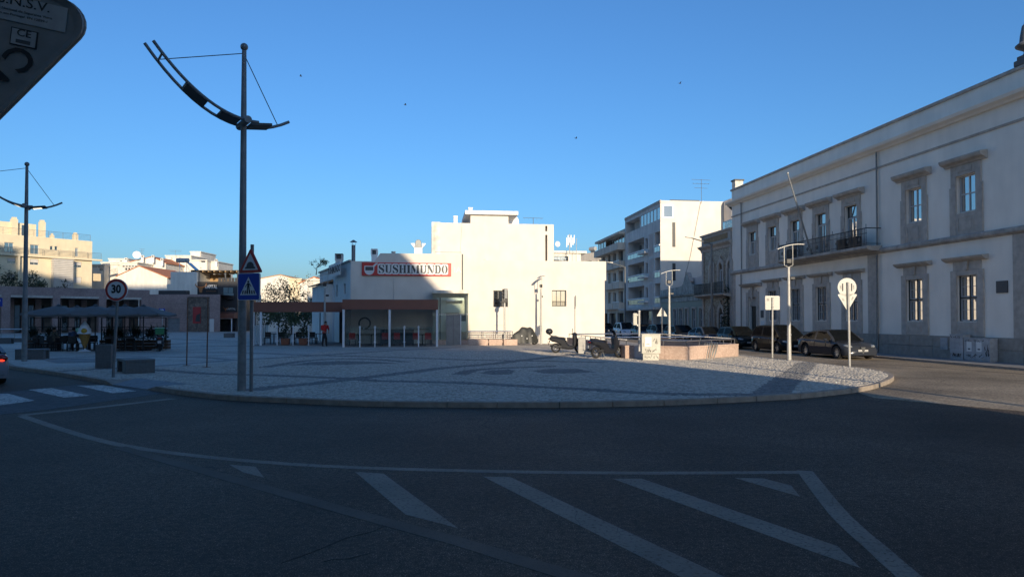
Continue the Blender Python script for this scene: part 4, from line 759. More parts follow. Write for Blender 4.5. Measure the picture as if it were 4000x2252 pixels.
# the red signboard with stencil lettering
w = SB.rect(1414, 1026, 1762.5, 1077); x0, x1, z0, z1 = w
sg = SB.root('restaurant_sign', 'long red signboard reading SUSHIMUNDO with a soup-bowl emblem on the restaurant front', 'sign')
box('board', 'board_red', sg, x0, x1, -.14, -.01, z0, z1, bevel=.01)
def arcpoly(cx, cy, rx, ry, a0, a1, n=8): return [(cx+rx*cos(radians(a0+(a1-a0)*k/n)), cy+ry*sin(radians(a0+(a1-a0)*k/n))) for k in range(n+1)]
def ringpart(cx, cy, rx, ry, tx, ty, a0, a1, n=8): return arcpoly(cx, cy, rx, ry, a0, a1, n)+arcpoly(cx, cy, rx-tx, ry-ty, a1, a0, n)
def glyph(ch):                                           # heavy stencil serif capitals in a 1 x 1 cell
    if ch == 'I': return [[(.06, 0), (.94, 0), (.94, .08), (.76, .1), (.76, .9), (.94, .92), (.94, 1), (.06, 1), (.06, .92), (.24, .9), (.24, .1), (.06, .08)]]
    st = lambda a, b: [(a-.07, 0), (b+.07, 0), (b+.07, .08), (b, .1), (b, .9), (b+.07, .92), (b+.07, 1), (a-.07, 1), (a-.07, .92), (a, .9), (a, .1), (a-.07, .08)]
    if ch == 'H': return [st(.1, .36), st(.66, .92), [(.43, .45), (.59, .45), (.59, .55), (.43, .55)]]
    if ch == 'U': return [[(.03, 1), (.43, 1), (.43, .92), (.38, .9), (.38, .25), (.42, .06), (.3, .02), (.18, .1), (.12, .25), (.12, .9), (.03, .92)], [(.68, 1), (1, 1), (1, .92), (.9, .9), (.9, .3), (.82, .1), (.66, .0), (.5, .0), (.5, .09), (.66, .12), (.76, .3), (.76, .9), (.68, .92)]]
    if ch == 'N': return [[(.02, 0), (.28, 0), (.28, .06), (.2, .1), (.2, .75), (.1, .9), (.1, .1), (.02, .06)], [(.02, 1), (.34, 1), (.78, .25), (.78, 0), (.66, 0), (.02, .94)], [(.72, 1), (1, 1), (1, .94), (.92, .9), (.92, .08), (.84, .2), (.84, .9), (.72, .94)]]
    if ch == 'M': return [[(.0, 0), (.22, 0), (.22, .06), (.16, .1), (.16, .8), (.08, .92), (.08, .1), (.0, .06)], [(.02, 1), (.3, 1), (.54, .35), (.47, .06), (.42, .06), (.08, .9)], [(.58, .4), (.72, 1), (.98, 1), (.98, .94), (.94, .9), (.94, .1), (1, .06), (1, 0), (.66, 0), (.66, .06), (.7, .1), (.7, .78)]]
    if ch == 'D': return [st(.12, .38), [(.47, 0), (.62, .0), (.8, .08), (.93, .28), (.97, .5), (.93, .72), (.8, .92), (.62, 1), (.47, 1), (.47, .9), (.6, .88), (.68, .7), (.7, .5), (.68, .3), (.6, .12), (.47, .1)]]
    if ch == 'O': return [[(.44, .0), (.28, .04), (.1, .22), (.03, .5), (.1, .78), (.28, .96), (.44, 1), (.44, .9), (.34, .78), (.31, .5), (.34, .22), (.44, .1)], [(.56, .0), (.72, .04), (.9, .22), (.97, .5), (.9, .78), (.72, .96), (.56, 1), (.56, .9), (.66, .78), (.69, .5), (.66, .22), (.56, .1)]]
    if ch == 'S': return [[(.46, .98), (.3, 1), (.12, .9), (.06, .72), (.14, .56), (.4, .42), (.66, .3), (.72, .2), (.66, .1), (.56, .07), (.56, 0), (.74, .02), (.9, .14), (.95, .32), (.86, .5), (.6, .64), (.34, .74), (.3, .82), (.36, .91), (.46, .92)], [(.54, 1), (.7, .96), (.82, 1), (.9, 1), (.9, .66), (.82, .66), (.72, .86), (.54, .93)], [(.46, 0), (.3, .04), (.18, 0), (.08, 0), (.08, .36), (.16, .36), (.28, .14), (.46, .07)]]
H_ = (z1-z0)*.62; zb = z0+(z1-z0)*.2; lx0 = x0+(x1-x0)*.182; adv = (x1-x0)*(.965-.182)/10; wd = [.95, 1.05, .95, 1.1, .62, 1.28, 1.05, 1.1, .98, .98]; wd = [w_*10/sum(wd) for w_ in wd]
pl = MB(); white = MB()
mbs = []
for k, chh in enumerate('SUSHIMUNDO'):
    ox = lx0+sum(wd[:k])*adv; gw = adv*wd[k]*.95
    for poly in glyph(chh): mbs.append([(ox+p[0]*gw, zb+p[1]*H_) for p in poly])
    m_ = .07*H_*2.0
    MB().prism([(ox-.05*gw-.03, zb-m_*.3), (ox+.15*gw, zb-m_*1.15), (ox+.85*gw, zb-m_*1.15), (ox+gw*1.05, zb-m_*.3), (ox+gw*1.05, zb+H_+m_*.3), (ox+.85*gw, zb+H_+m_*1.15), (ox+.15*gw, zb+H_+m_*1.15), (ox-.05*gw-.03, zb+H_+m_*.3)], -.155+.0006*k, -.142, 'y').build('letter_backing', 'text_white', sg)
for k, poly in enumerate(mbs): MB().prism(poly, -.17, -.157, 'y').build('letter', 'ink_grey', sg)
bxc = x0+(x1-x0)*.083; r_ = (z1-z0)*.33; bz = z0+(z1-z0)*.42
em = MB().prism(arcpoly(bxc, bz, r_*1.12, r_*1.12, 180, 360, 12)+[(bxc+r_*1.12, bz+r_*.95), (bxc-r_*1.12, bz+r_*.95)], -.158, -.142, 'y').build('bowl_emblem', 'text_white', sg)
MB().prism([(bxc-r_*.9, bz-.1*r_), (bxc+r_*.9, bz-.1*r_), (bxc+r_*.9, bz+r_*.75), (bxc-r_*.9, bz+r_*.75)], -.166, -.159, 'y').build('bowl_band', 'ink_grey', em)
for dx in (0, .28): MB().prism([(bxc+r_*(.6+dx), bz+r_*.8), (bxc+r_*(.8+dx), bz+r_*.7), (bxc+r_*(1.7+dx), bz+r_*1.55), (bxc+r_*(1.5+dx), bz+r_*1.65)], -.164, -.144, 'y').build('chopstick', 'text_white', em)
text('faded_lettering', 'IA', .62, 'plaster', sb, (sx(1787), -.006, 5.66), ext=.003)
# roof pieces
def chimney(name, label, px0, py0, px1, py1, Y, m='plaster', cap='ink_grey'):
    a, b = P(px0, py1, Y), P(px1, py0, Y); t = thing(name, label, 'chimney', ((a.x+b.x)/2, Y, a.z-.6), TH); w_ = (b.x-a.x)/2; h = b.z-a.z+.6
    MB().box(-w_*.86, w_*.86, -w_*.86, w_*.86, 0, h*.66).build('stack', m, t); MB().box(-w_, w_, -w_, w_, h*.66, h*.72).build('ledge', m, t)
    for s_ in (-1, 1):
        for q in (-1, 1): MB().box(s_*w_*.85-.05, s_*w_*.85+.05, q*w_*.85-.05, q*w_*.85+.05, h*.72, h*.94).build('cap_post', m, t)
    MB().box(-w_*.55, w_*.55, -w_*.55, w_*.55, h*.7, h*.92).build('flue', cap, t); MB().box(-w_, w_, -w_, w_, h*.94, h).build('cap', cap if m != 'plaster' else m, t); return t
chimney('square_chimney', 'grey slatted chimney at the left end of the restaurant roof', 1310, 991, 1340, 1040, 58, 'loggia_wall')
chimney('square_chimney', 'plastered chimney left of the long red signboard', 1450, 972, 1475, 1021, 54)
p_ = P(1380.5, 1024, 54); fl_ = thing('metal_flue', 'round metal flue with a conical cap on the restaurant roof', 'flue', (p_.x, 54, p_.z-.4), 0)
MB().tube([(0, 0, 0), (0, 0, 1.75)], .15, 12).build('pipe', 'grey_metal', fl_, smooth=True); MB().lathe([(.3, 1.98), (.05, 2.15), (.0, 2.16)], 12).build('cap', 'grey_metal', fl_)
for k in range(3): rod('cap_strut', 'grey_metal', fl_, [(.14*cos(k*2.1), .14*sin(k*2.1), 1.7), (.2*cos(k*2.1), .2*sin(k*2.1), 2.0)], .012, 5)
p_ = P(1634, 994, 56); vt = thing('roof_ventilator', 'cowled roof ventilator with side wings above the long red signboard', 'ventilator', (p_.x, 56, p_.z-.5), TH)
MB().box(-.32, .32, -.3, .3, 0, 1.05).build('stack', 'plaster', vt); MB().prism([(-.3, 1.05), (.3, 1.05), (.22, 1.55), (.12, 1.68), (-.12, 1.68), (-.22, 1.55)], -.28, .28, 'y').build('cowl', 'grey_metal', vt, bevel=.02)
for s_ in (-1, 1): MB().prism([(s_*.3, 1.0), (s_*.62, 1.4), (s_*.3, 1.4)], -.2, .2, 'y').build('wing', 'white_metal', vt)
p_ = P(1537, 993, 53); vp = thing('vent_pipe', 'short round vent pipe on the restaurant roof', 'vent', p_); MB().tube([(0, 0, -.5), (0, 0, .2)], .15, 12).build('pipe', 'galv', vp, smooth=True); MB().lathe([(.17, .14), (.17, .22), (.0, .23)], 12).build('rim', 'galv', vp)
p_ = P(1797, 995, 53); ra = thing('roof_rail', 'low bent pipe rail on the roof edge above the dark joint line', 'rail', (p_.x, 53, p_.z-.3), TH); rod('pipe', 'grey_metal', ra, [(-1.9, 0, 0), (-1.9, 0, .5), (.1, 0, .5), (.1, 0, 0)], .02, 5); rod('whip_aerial', 'galv', ra, [(.0, 0, .3), (.15, 0, 2.9)], .012, 5)
# tall block behind the restaurant
TBF = Fr(uv(0, 62).xy, TH); tl = TBF.root('white_tower_house', 'tall cream block with a penthouse rising behind the restaurant roof', 'building')
a, b = TBF.q(1686, 950)[0], TBF.q(2163, 950)[0]; h = 10.6; a2 = TBF.q(1720, 950)[0]; s0, s1 = TBF.q(2130, 950)[0], TBF.q(2138, 950)[0]
slots = [(s0, s1, TBF.q(2134, 903)[1], TBF.q(2134, 882)[1]), (s0, s1, 4.0, TBF.q(2134, 917)[1])]
mb = MB().wall(a2, b, 0, h, slots, 0, 1.2); mb.box(a2, s0-.4, .02, 10, 0, h-.05); mb.quad((b, 0, 0), (b, 1.2, 0), (b, 1.2, h), (b, 0, h)); mb.quad((s0-.4, .02, h-.02), (b, .02, h-.02), (b, 1.2, h-.02), (s0-.4, 1.2, h-.02)); mb.build('wall', 'plaster_white', tl)
box('weathered_edge', 'plaster_old', tl, a, a2, -.06, 9, 0, h+.05)
pa, pb_ = TBF.q(1838, 850)[0], TBF.q(1986, 850)[0]; ph = MB().box(pa, pb_, .02, 6, h+.005, 11.36).build('penthouse', 'plaster_white', tl); box('roof_slab', 'plaster', tl, pa-.5, pb_+.85, -.35, 6.5, 11.365, 11.7)
rr = random.Random(2); lo_ = [(TBF.q(1700+k*14, 1000)[0], 6.0) for k in range(31)]; hi_ = [(TBF.q(1700+k*14, 1000)[0], 6.75+.5*sin(k*.35)**2+rr.uniform(-.22, .22)) for k in range(30, -1, -1)]
MB().prism(lo_+hi_, -.01, -.004, 'y').build('patched_render', 'plaster_old', tl)
for px, z0, z1 in ((1781, h, 11.35), (1840, 11.7, 12.15)):
    q = TBF.q(px, 850)[0]; s_ = MB().box(q-.17, q+.17, .8, 1.2, z0, z1-.1).build('chimney', 'plaster', tl); MB().box(q-.2, q+.2, .77, 1.23, z1-.1, z1).build('cap', 'plaster', s_)
def dish(px, py, Y, r, label, rz=0.4):
    p = P(px, py, Y); t = thing('satellite_dish', label, 'dish', (p.x, Y, p.z-r*1.4), rz)
    o = MB().lathe([(.02, 0), (r*.5, -.05*r), (r*.85, -.17*r), (r, -.28*r), (r*1.02, -.27*r), (r*.86, -.14*r), (r*.5, -.02*r), (.02, .03)], 20, 'y', (0, 0, r*1.4)).build('reflector', 'white_metal', t, smooth=True)
    rod('mast', 'grey_metal', t, [(0, .05, 0), (0, .05, r*1.3)], .03, 6); rod('feed_arm', 'grey_metal', t, [(0, 0, r*.6), (0, -r*1.1, r*1.1)], .02, 5); return t
dish(1999, 866, 65.5, .66, 'satellite dish beside the penthouse of the tall cream block')
dish(2177, 953, 100, .4, 'small satellite dish left of the far phone mast')
def aerial(px, py0, py1, Y, label, arms=4, w=1.0):
    a, b = P(px, py1, Y), P(px, py0, Y); t = thing('tv_aerial', label, 'antenna', (a.x, Y, a.z), TH); H2 = b.z-a.z
    rod('mast', 'grey_metal', t, [(0, 0, -.4), (0, 0, H2)], .025, 5)
    for k in range(arms): z = H2*(.98-.2*k); rod('boom', 'grey_metal', t, [(-w*.6*(1-.15*k), 0, z), (w*.6*(1-.15*k), .2, z+.04*(k % 2))], .018, 5)
    for q in range(5): rod('element', 'grey_metal', t, [(-w*.5+q*w*.24, -.15, H2*.8), (-w*.5+q*w*.24, .18, H2*.8)], .01, 4)
aerial(2740, 700, 780, 76, 'tall tv aerial on the roof of the apartment house with loggias', 3, 1.9)
aerial(2083, 850, 876, 64, 'bent tv aerial on the tall cream block', 1, 1.6)
# ------------------------------------------------------------------ terrace pavilions
def pavilion(name, label, px0, px1, Y, zt, zb, depth, posts, left_side=False):
    p0_, p1_ = P(px0, 1300, Y), P(px1, 1300, Y); L = (p1_.x-p0_.x)/cos(TH)*1.0; t = thing(name, label, 'pavilion', (p0_.x, p0_.y, .13), TH)
    zt -= .13; zb -= .13
    box('fascia', 'brown_fascia', t, 0, L, -.04, .06, zb, zt); box('side_fascia', 'brown_fascia', t, 0, .1, .06, depth, zb, zt); box('side_fascia', 'brown_fascia', t, L-.1, L, .06, depth, zb, zt); box('roof', 'dark_panel', t, .1, L-.1, .06, depth, zb+.15, zb+.35)
    for fx_ in posts: box('post', 'white_metal', t, fx_*L-.07 if fx_ > 0 else .03, fx_*L+.07 if fx_ > 0 else .17, -.02 if 0 < fx_ < 1 else .07, .12 if 0 < fx_ < 1 else .2, 0, zb, bevel=.008)
    box('floor', 'slab', t, .05, L-.05, .05, depth, .0, .05); return t, L
pvR, LR = pavilion('glazed_terrace', 'brown-roofed glazed terrace with red chairs in front of the restaurant', 1337, 1706, 45.9, 3.3, 2.63, 5.2, (.012, .49, .99))
pvL, LLp = pavilion('open_terrace', 'longer brown-roofed terrace pavilion left of the glazed one', 985, 1339, 48.6, 3.2, 2.49, 5.0, (.01, .09))
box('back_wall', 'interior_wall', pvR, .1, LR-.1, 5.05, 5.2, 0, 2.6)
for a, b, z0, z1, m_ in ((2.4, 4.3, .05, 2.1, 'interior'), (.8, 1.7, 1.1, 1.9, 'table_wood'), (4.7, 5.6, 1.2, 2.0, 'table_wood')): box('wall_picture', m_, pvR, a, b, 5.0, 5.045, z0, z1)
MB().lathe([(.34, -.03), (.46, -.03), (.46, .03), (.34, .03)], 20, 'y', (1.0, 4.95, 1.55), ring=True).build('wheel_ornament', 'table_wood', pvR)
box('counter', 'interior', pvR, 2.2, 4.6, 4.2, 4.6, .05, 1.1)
ck = MB().lathe([(.05, 0), (.07, .08), (.06, .1), (.0, .1)], 8).build('crockery', 'text_white', mesh_only=True)
for k in range(14): link('crockery', ck, pvR, (.9+k*.37+R.uniform(-.08, .08), 4.9, 1.12))
box('shelf', 'table_wood', pvR, .7, LR-.6, 4.8, 5.0, 1.08, 1.118)
gp = [0.03, .183, .339, .49, .645, .795, .985]
for k, t in enumerate(gp):
    if 0 < k < 6 and k != 3:
        s_ = MB().tube([(t*LR, -.1, 0), (t*LR, -.1, 1.42)], .04, 8).build('balustrade_post', 'white_metal', pvR, smooth=True)
        for z in (.32, 1.3): MB().box(t*LR-.09, t*LR+.09, -.115, -.085, z, z+.04).build('glass_clamp', 'white_metal', s_)
    if k: MB().box(gp[k-1]*LR+.08, t*LR-.08, -.104, -.096, .25, 1.36).build('glass_panel', 'clear_glass', pvR)
MB().box(.1, LR*.49-.08, .1, .108, .1, 2.55).build('glass_panel', 'terrace_glass', pvR); MB().box(LR*.49+.08, LR-.1, .1, .108, .1, 2.55).build('glass_panel', 'terrace_glass', pvR)
MB().box(.03, .04, .2, 5, .1, 2.5).build('glass_panel', 'terrace_glass', pvR)
for k, px in enumerate((1080, 1140, 1199)):
    q = (P(px, 1340, 48.6).x-P(985, 1340, 48.6).x)/cos(TH)
    s_ = MB().tube([(q, -.1, 0), (q, -.1, 1.42)], .035, 8).build('balustrade_post', 'white_metal', pvL, smooth=True)
    for z in (.32, 1.3): MB().box(q-.09, q+.09, -.115, -.085, z, z+.04).build('glass_clamp', 'white_metal', s_)
for k in range(7): MB().box(.04, .055, .3+k*.65, .85+k*.65, .2, 1.4).build('glass_panel', 'clear_glass', pvL); rod('side_post', 'white_metal', pvL, [(.05, .25+k*.65, 0), (.05, .25+k*.65, 1.45)], .03, 6)
for q, z in ((LLp*.61, 2.36), (LLp*.85, 2.36)): rod('rear_post', 'white_metal', pvL, [(q, 4.8, 0), (q, 4.8, z)], .05, 6)
box('screen_wall', 'dark_panel', pvL, LLp*.87, LLp-.05, 3.2, 3.3, 0, 2.5)
def chair_proto(label, m, group):
    t = thing('terrace_chair', label, 'chair', (0, 0, 0), 0, group)
    box('seat', m, t, -.22, .22, -.22, .22, .43, .48, bevel=.01); box('backrest', m, t, -.21, .21, .18, .22, .5, .88, bevel=.01)
    lm = MB().box(-.02, .02, -.02, .02, 0, .43).build('leg', 'iron', mesh_only=True)
    for a, b in ((-.2, -.2), (.2, -.2), (-.2, .2), (.2, .2)): link('leg', lm, t, (a, b, 0))
    return t
def table_proto(label, group, m='table_wood'):
    t = thing('terrace_table', label, 'table', (0, 0, 0), 0, group); box('tabletop', m, t, -.4, .4, -.4, .4, .72, .76, bevel=.008); rod('pedestal', 'iron', t, [(0, 0, .02), (0, 0, .72)], .04); MB().lathe([(.25, 0), (.25, .02), (.05, .04)], 12).build('base', 'iron', t); return t
rc = chair_proto('', 'chair_red', 'red-backed chairs inside the glazed terrace')
for k, (px, lb) in enumerate(((1377, 'red-backed chair at the left end of the glazed terrace'), (1505, 'red-backed chair just left of the centre post of the glazed terrace'), (1551, 'red-backed chair just right of the centre post of the glazed terrace'), (1625, 'red-backed chair second from the right end of the glazed terrace'), (1672, 'red-backed chair at the right end of the glazed terrace'))):
    p = P(px, 1330, 47.2); q = (p.x, 47.2, .18)
    if k == 0: rc.location = q; rc.rotation_euler = (0, 0, TH+pi); rc['label'] = lb
    else: dup(rc, q, TH+pi, lb)
tp = table_proto('', 'tables inside the glazed terrace')
for k, (px, lb) in enumerate(((1400, 'dark square table beside the leftmost red chair in the glazed terrace'), (1450, 'dark square table between the left post pair of the glazed terrace'), (1530, 'dark square table behind the centre post of the glazed terrace'), (1650, 'dark square table at the right of the glazed terrace'))):
    p = P(px, 1330, 48.2); q = (p.x, 48.2, .18)
    if k == 0: tp.location = q; tp['label'] = lb
    else: dup(tp, q, TH, lb)
wc = chair_proto('', 'wicker', 'dark chairs in the open terrace')
for k, (px, Y, rz, lb) in enumerate(((1045, 49.6, .2, 'dark chair at the left end of the open terrace'), (1100, 50.0, 3.3, 'dark chair behind the first glass clamp post of the open terrace'), (1165, 49.7, .1, 'dark chair between the two clamp posts of the open terrace'), (1225, 50.2, 3.0, 'dark chair left of the man in red'))):
    p = P(px, 1330, Y); q = (p.x, Y, .18)
    if k == 0: wc.location = q; wc.rotation_euler = (0, 0, rz); wc['label'] = lb
    else: dup(wc, q, rz, lb)
for px, Y, lb in ((1070, 50.4, 'dark table at the left of the open terrace'), (1150, 50.6, 'dark table in the middle of the open terrace'), (1235, 50.8, 'dark table left of the man in red in the open terrace')):
    p = P(px, 1330, Y); dup(tp, (p.x, Y, .18), TH, lb, group='tables in the open terrace')
def leafball(mb, c, r, n, size, rr, up=0.3):
    for _ in range(n):
        while True:
            d = Vector((rr.uniform(-1, 1), rr.uniform(-1, 1), rr.uniform(-1, 1)))
            if .15 < d.length < 1: break
        p = Vector((c[0]+d.x*r[0], c[1]+d.y*r[1], c[2]+d.z*r[2])); a = Vector((rr.gauss(0, 1), rr.gauss(0, 1), rr.gauss(0, .7))).normalized(); b = a.orthogonal().normalized(); b = (b*cos(rr.random()*6)+a.cross(b)*sin(rr.random()*6)); s_ = size*rr.uniform(.6, 1.3)
        mb.quad(p-a*s_, p-b*s_*.45, p+a*s_, p+b*s_*.45)
for k, (px, lb) in enumerate(((1115, 'bush in a square terracotta pot, left of the pair in the open terrace'), (1185, 'bush in a square terracotta pot, right of the pair in the open terrace'))):
    p = P(px, 1340, 49.0); t = thing('potted_bush', lb, 'plant', (p.x, 49.0, .18), TH, 'potted bushes in the open terrace')
    MB().prism([(-.24, 0), (.24, 0), (.3, .45), (-.3, .45)], -.26, .26, 'y').build('pot', 'pot', t); mb = MB(); leafball(mb, (0, 0, .85), (.38, .38, .5), 420, .07, R); mb.build('foliage', 'leaf_dark', t)
# ------------------------------------------------------------------ glass lift house
EV = Fr(uv(0, 50.3).xy, TH); ev = EV.root('lift_house', 'green glass lift house with concrete roof slab beside the glazed terrace', 'kiosk', z=.13)
a, b = EV.q(1690, 1250)[0], EV.q(1831, 1250)[0]; h = EV.q(1760, 1145)[1]-.13
box('roof_slab', 'plaster_old', ev, a-.05, b+.03, -.1, 1.55, h, h+.22, bevel=.01)
for x0, x1 in ((a+.02, b-.04),): 
    MB().box(x0, x1, 0, .012, h*.6, h-.02).build('glass_pane', 'green_glass', ev); MB().box(x0, x0+.95, 0, .012, .35, h*.6-.02).build('glass_pane', 'green_glass', ev); MB().box(x1-.5, x1, 0, .012, .35, h*.6-.02).build('glass_pane', 'green_glass', ev)
    MB().box(x0, x0+.012, .02, 1.5, .35, h-.02).build('glass_pane', 'green_glass', ev); MB().box(x1-.012, x1, .02, 1.5, .35, h-.02).build('glass_pane', 'green_glass', ev)
d0, d1 = EV.q(1743, 1290)[0], EV.q(1798, 1290)[0]
box('lift_door', 'door_metal', ev, d0, d1, .05, .1, .0, h*.58); box('door_seam', 'ink_grey', ev, (d0+d1)/2-.01, (d0+d1)/2+.01, .045, .052, .02, h*.57); box('door_post', 'white_metal', ev, d1, d1+.06, -.02, .1, 0, h*.6)
box('beam', 'steel', ev, a, b+.02, -.03, .03, h*.585, h*.6); box('inner_beam', 'white_metal', ev, a+.3, b-.3, .7, .8, h-.5, h-.3); box('inner_panel', 'pale_cream', ev, a+1.0, b-.55, 1.0, 1.05, h*.63, h-.75); box('inner_wall', 'pale_cream', ev, a+.3, d0, 1.2, 1.3, 0, h-.3)
rod('inner_column', 'grey_metal', ev, [(a+.55, .6, 0), (a+.55, .6, h-.3)], .05); box('call_panel', 'ink_grey', ev, d1+.08, d1+.42, .13, .25, h*.46, h*.58); box('ticket_panel', 'frame_light', ev, d1+.08, d1+.42, .13, .25, .9, h*.45)
box('stone_base', 'pink_stone', ev, a, d0-.02, .02, 1.5, 0, .34); box('stone_base', 'pink_stone', ev, d1+.07, b, .02, 1.5, 0, .34)
text('lettering', 'saba', .34, 'text_white', ev, (EV.q(1760, 1171)[0], -.012, EV.q(1760, 1171)[1]-.13)); MB().lathe([(.0, -.008), (.045, -.008), (.045, 0), (.0, 0)], 10, 'y', (EV.q(1778, 1170)[0], -.012, EV.q(1778, 1170)[1]-.1)).build('lettering_dot', 'text_white', ev)
# planter wall and handrails beside the lift
PW = Fr(uv(0, 48.9).xy, TH); pw = PW.root('stair_planter', 'low pink stone wall with steel handrails beside the lift house', 'planter', z=.13)
a, b = PW.q(1829, 1335)[0], PW.q(2022, 1335)[0]
xs_ = [a, a+(b-a)*.4, a+(b-a)*.42, a+(b-a)*.69, a+(b-a)*.72, b]
for k in range(0, 6, 2): box('wall_block', 'pink_stone', pw, xs_[k], xs_[k+1]-.01, 0, .35, 0, .42, bevel=.01)
box('back_wall', 'pink_stone', pw, a, b, 1.6, 1.8, 0, .42)
for yy in (.18, 1.7):
    rod('handrail', 'steel', pw, [(a, yy, .98), (b-.3, yy, .98)], .03)
    for z in (.58, .72, .85): rod('rail', 'steel', pw, [(a+.05, yy, z), (b-.35, yy, z)], .012, 6)
    for t in (a+.1, a+(b-a)*.3, a+(b-a)*.55, a+(b-a)*.8, b-.35): rod('rail_post', 'steel', pw, [(t, yy, .42), (t, yy, .98)], .02, 6)
for k in range(14):
    for z in (.52, .66): box('perforated_slat', 'brown_fascia', pw, a+1.35+k*.16, a+1.45+k*.16, .9, .94, z, z+.07)
box('perforated_frame', 'galv', pw, a+1.3, a+3.6, .945, .97, .46, .78)
# ------------------------------------------------------------------ left background: colonnade
CO = Fr(P(583, 1290, 100).xy, radians(46)); co = CO.root('stone_colonnade', 'pinkish stone colonnade with square pillars behind the parasols', 'building')
cx_ = lambda px: CO.q(px, 1230)[0]; X0, X1 = cx_(-420), 0.0; H_ = 6.15
ops = [(cx_(-360), cx_(-190)), (cx_(-160), cx_(5)), (cx_(40), cx_(205)), (cx_(235), cx_(386)), (cx_(415), cx_(552))]
MB().wall(X0, X1, 0, H_, [(p, q, 0.0, 4.75) for p, q in ops], 0, .9).build('facade', 'pink_marble', co)
MB().box(X0, X1, .02, 9, H_-.2, H_-.02).build('roof', 'slab', co)
for p, q in ops:
    box('lintel', 'trim_stone', co, p+.02, q-.02, -.06, .5, 4.76, 5.05)
    n = 3
    for k in range(n):
        t = p+(q-p)*(k+.5)/n; box('inner_pier', 'pink_marble', co, t-.35, t+.35, 4.0, 4.4, 0, 4.7); window(co, t+.4, min(t+1.1, q), .3, 3.9, 4.3, 1, 2, 'frame_dark', 'glass_dim', .08)
MB().box(X0, X1, 4.6, 4.8, 0, 5.6).build('inner_wall', 'interior_wall', co)
# stone wall block with doorway and mural
FW = Fr(P(583, 1290, 100).xy, 0.0); fw = FW.root('stone_wall_block', 'flat pinkish stone wall with a steel door and a red poster', 'building')
q_ = lambda px: FW.q(px, 1230)[0]; HW = 5.55
dm = FW.rect(653, 1242, 702, 1300); mu = FW.rect(731, 1159, 819, 1296)
mb = MB().wall(0, q_(860), 0, HW, [(dm[0], dm[1], 0, dm[3]), (mu[0], mu[1], 0, mu[3])], 0, .3); mb.quad((0, .01, HW-.02), (q_(860), .01, HW-.02), (q_(860), 8, HW-.02), (0, 8, HW-.02)); mb.build('wall', 'pink_marble', fw)
box('door', 'door_metal', fw, dm[0], dm[1], .2, .26, 0, dm[3]); box('mural_panel', 'mural_stone', fw, mu[0], mu[1], .15, .25, 0, mu[3]); po = FW.rect(752, 1198, 783, 1262); pp = box('poster', 'poster_red', fw, po[0], po[1], .08, .14, po[2], po[3]); MB().prism([(po[0]+.35, po[2]+.3), (po[1]-.1, po[2]+.2), (po[1]-.05, po[3]-.9), (po[0]+.55, po[2]+1.2)], .06, .08, 'y').build('poster_figure', 'dark_panel', pp)
ex_ = FW.rect(667, 1226, 688, 1234); box('exit_sign', 'sign_blue', fw, ex_[0], ex_[1], -.05, 0, ex_[2], ex_[3]); box('grey_hatch', 'loggia_wall', fw, q_(819), q_(836), -.04, 0, .1, 2.0)
for k in range(3): box('stone_joint', 'joint_sand', fw, .02, q_(729), -.004, .0, 1.4+k*1.4, 1.43+k*1.4)
RT = FW.rect(619, 1134, 729, 1152, 3); MB().box(RT[0], RT[1], 3, 6, HW-.3, RT[3]).build('roof_box', 'dark_panel', fw)
# restaurant with black signboard
KB = Fr(P(666, 1290, 104).xy, 0.0); kb = KB.root('corner_bar', 'pale and black corner bar with a bull-head signboard and roof pergola', 'building')
k_ = lambda x0, y0, x1, y1: KB.rect(x0, y0, x1, y1)
r = k_(666, 1061, 771, 1152); MB().box(r[0], r[1], 0, 8, 0, r[3]).build('pale_wall', 'white_house', kb); r2 = k_(645, 1108, 666, 1152); MB().box(r2[0], 0-.01, .5, 6, 0, r2[3]).build('step_wall', 'white_house', kb)
rs = k_(771, 1099, 855, 1151); wk = MB().box(rs[0]+.01, rs[1], 0.2, 8, 0, rs[3]).build('black_wall', 'dark_panel', kb); rt_ = k_(856, 1099, 932, 1300); MB().box(rt_[0], rt_[1], -.5, 7, 0, rs[3]).build('black_tower', 'dark_panel', kb)
box('signboard', 'ink', kb, rs[0]+.05, rs[1]-.05, -.1, .18, rs[2], rs[3]-.05)
tx = KB.q(826, 1120); text('lettering', 'KAPITAL', .78, 'text_white', kb, (tx[0], -.11, tx[1]), off=.012, sx=.62); tx = KB.q(826, 1137); text('lettering', 'RESTAURANTE & BAR', .22, 'orange_horn', kb, (tx[0], -.11, tx[1]), sx=.7)
def bull(c, z, s_, y, par):
    o = MB().prism([(c-.15*s_, z-.55*s_), (c+.15*s_, z-.55*s_), (c+.2*s_, z-.2*s_), (c+.34*s_, z+.1*s_), (c+.12*s_, z+.2*s_), (c-.12*s_, z+.2*s_), (c-.34*s_, z+.1*s_), (c-.2*s_, z-.2*s_)], y-.02, y, 'y').build('bull_head_emblem', 'orange_horn', par)
    for q in (-1, 1): MB().tube([(c+q*.15*s_, y, z+.12*s_), (c+q*.5*s_, y, z+.2*s_), (c+q*.72*s_, y, z+.45*s_), (c+q*.66*s_, y, z+.68*s_)], [.1*s_, .09*s_, .06*s_, .02*s_], 6).build('horn', 'orange_horn', o)
c_ = KB.q(786, 1123); bull(c_[0], c_[1]-.1, 1.15, -.12, kb)
w = k_(876, 1121, 918, 1170); window(kb, w[0], w[1], w[2], w[3], -.52, 2, 2, 'frame_dark', 'glass', .08); w2 = k_(896, 1146, 922, 1170); MB().box(w2[0], w2[1], -.9, -.86, w2[2], w2[3]).build('open_casement', 'glass', kb, )
tx = KB.q(903, 1206, -.5); text('lettering', 'KAPITAL', .42, 'text_white', kb, (tx[0], -.53, tx[1]), sx=.85); c_ = KB.q(882, 1206, -.5); bull(c_[0], c_[1], .5, -.53, kb)
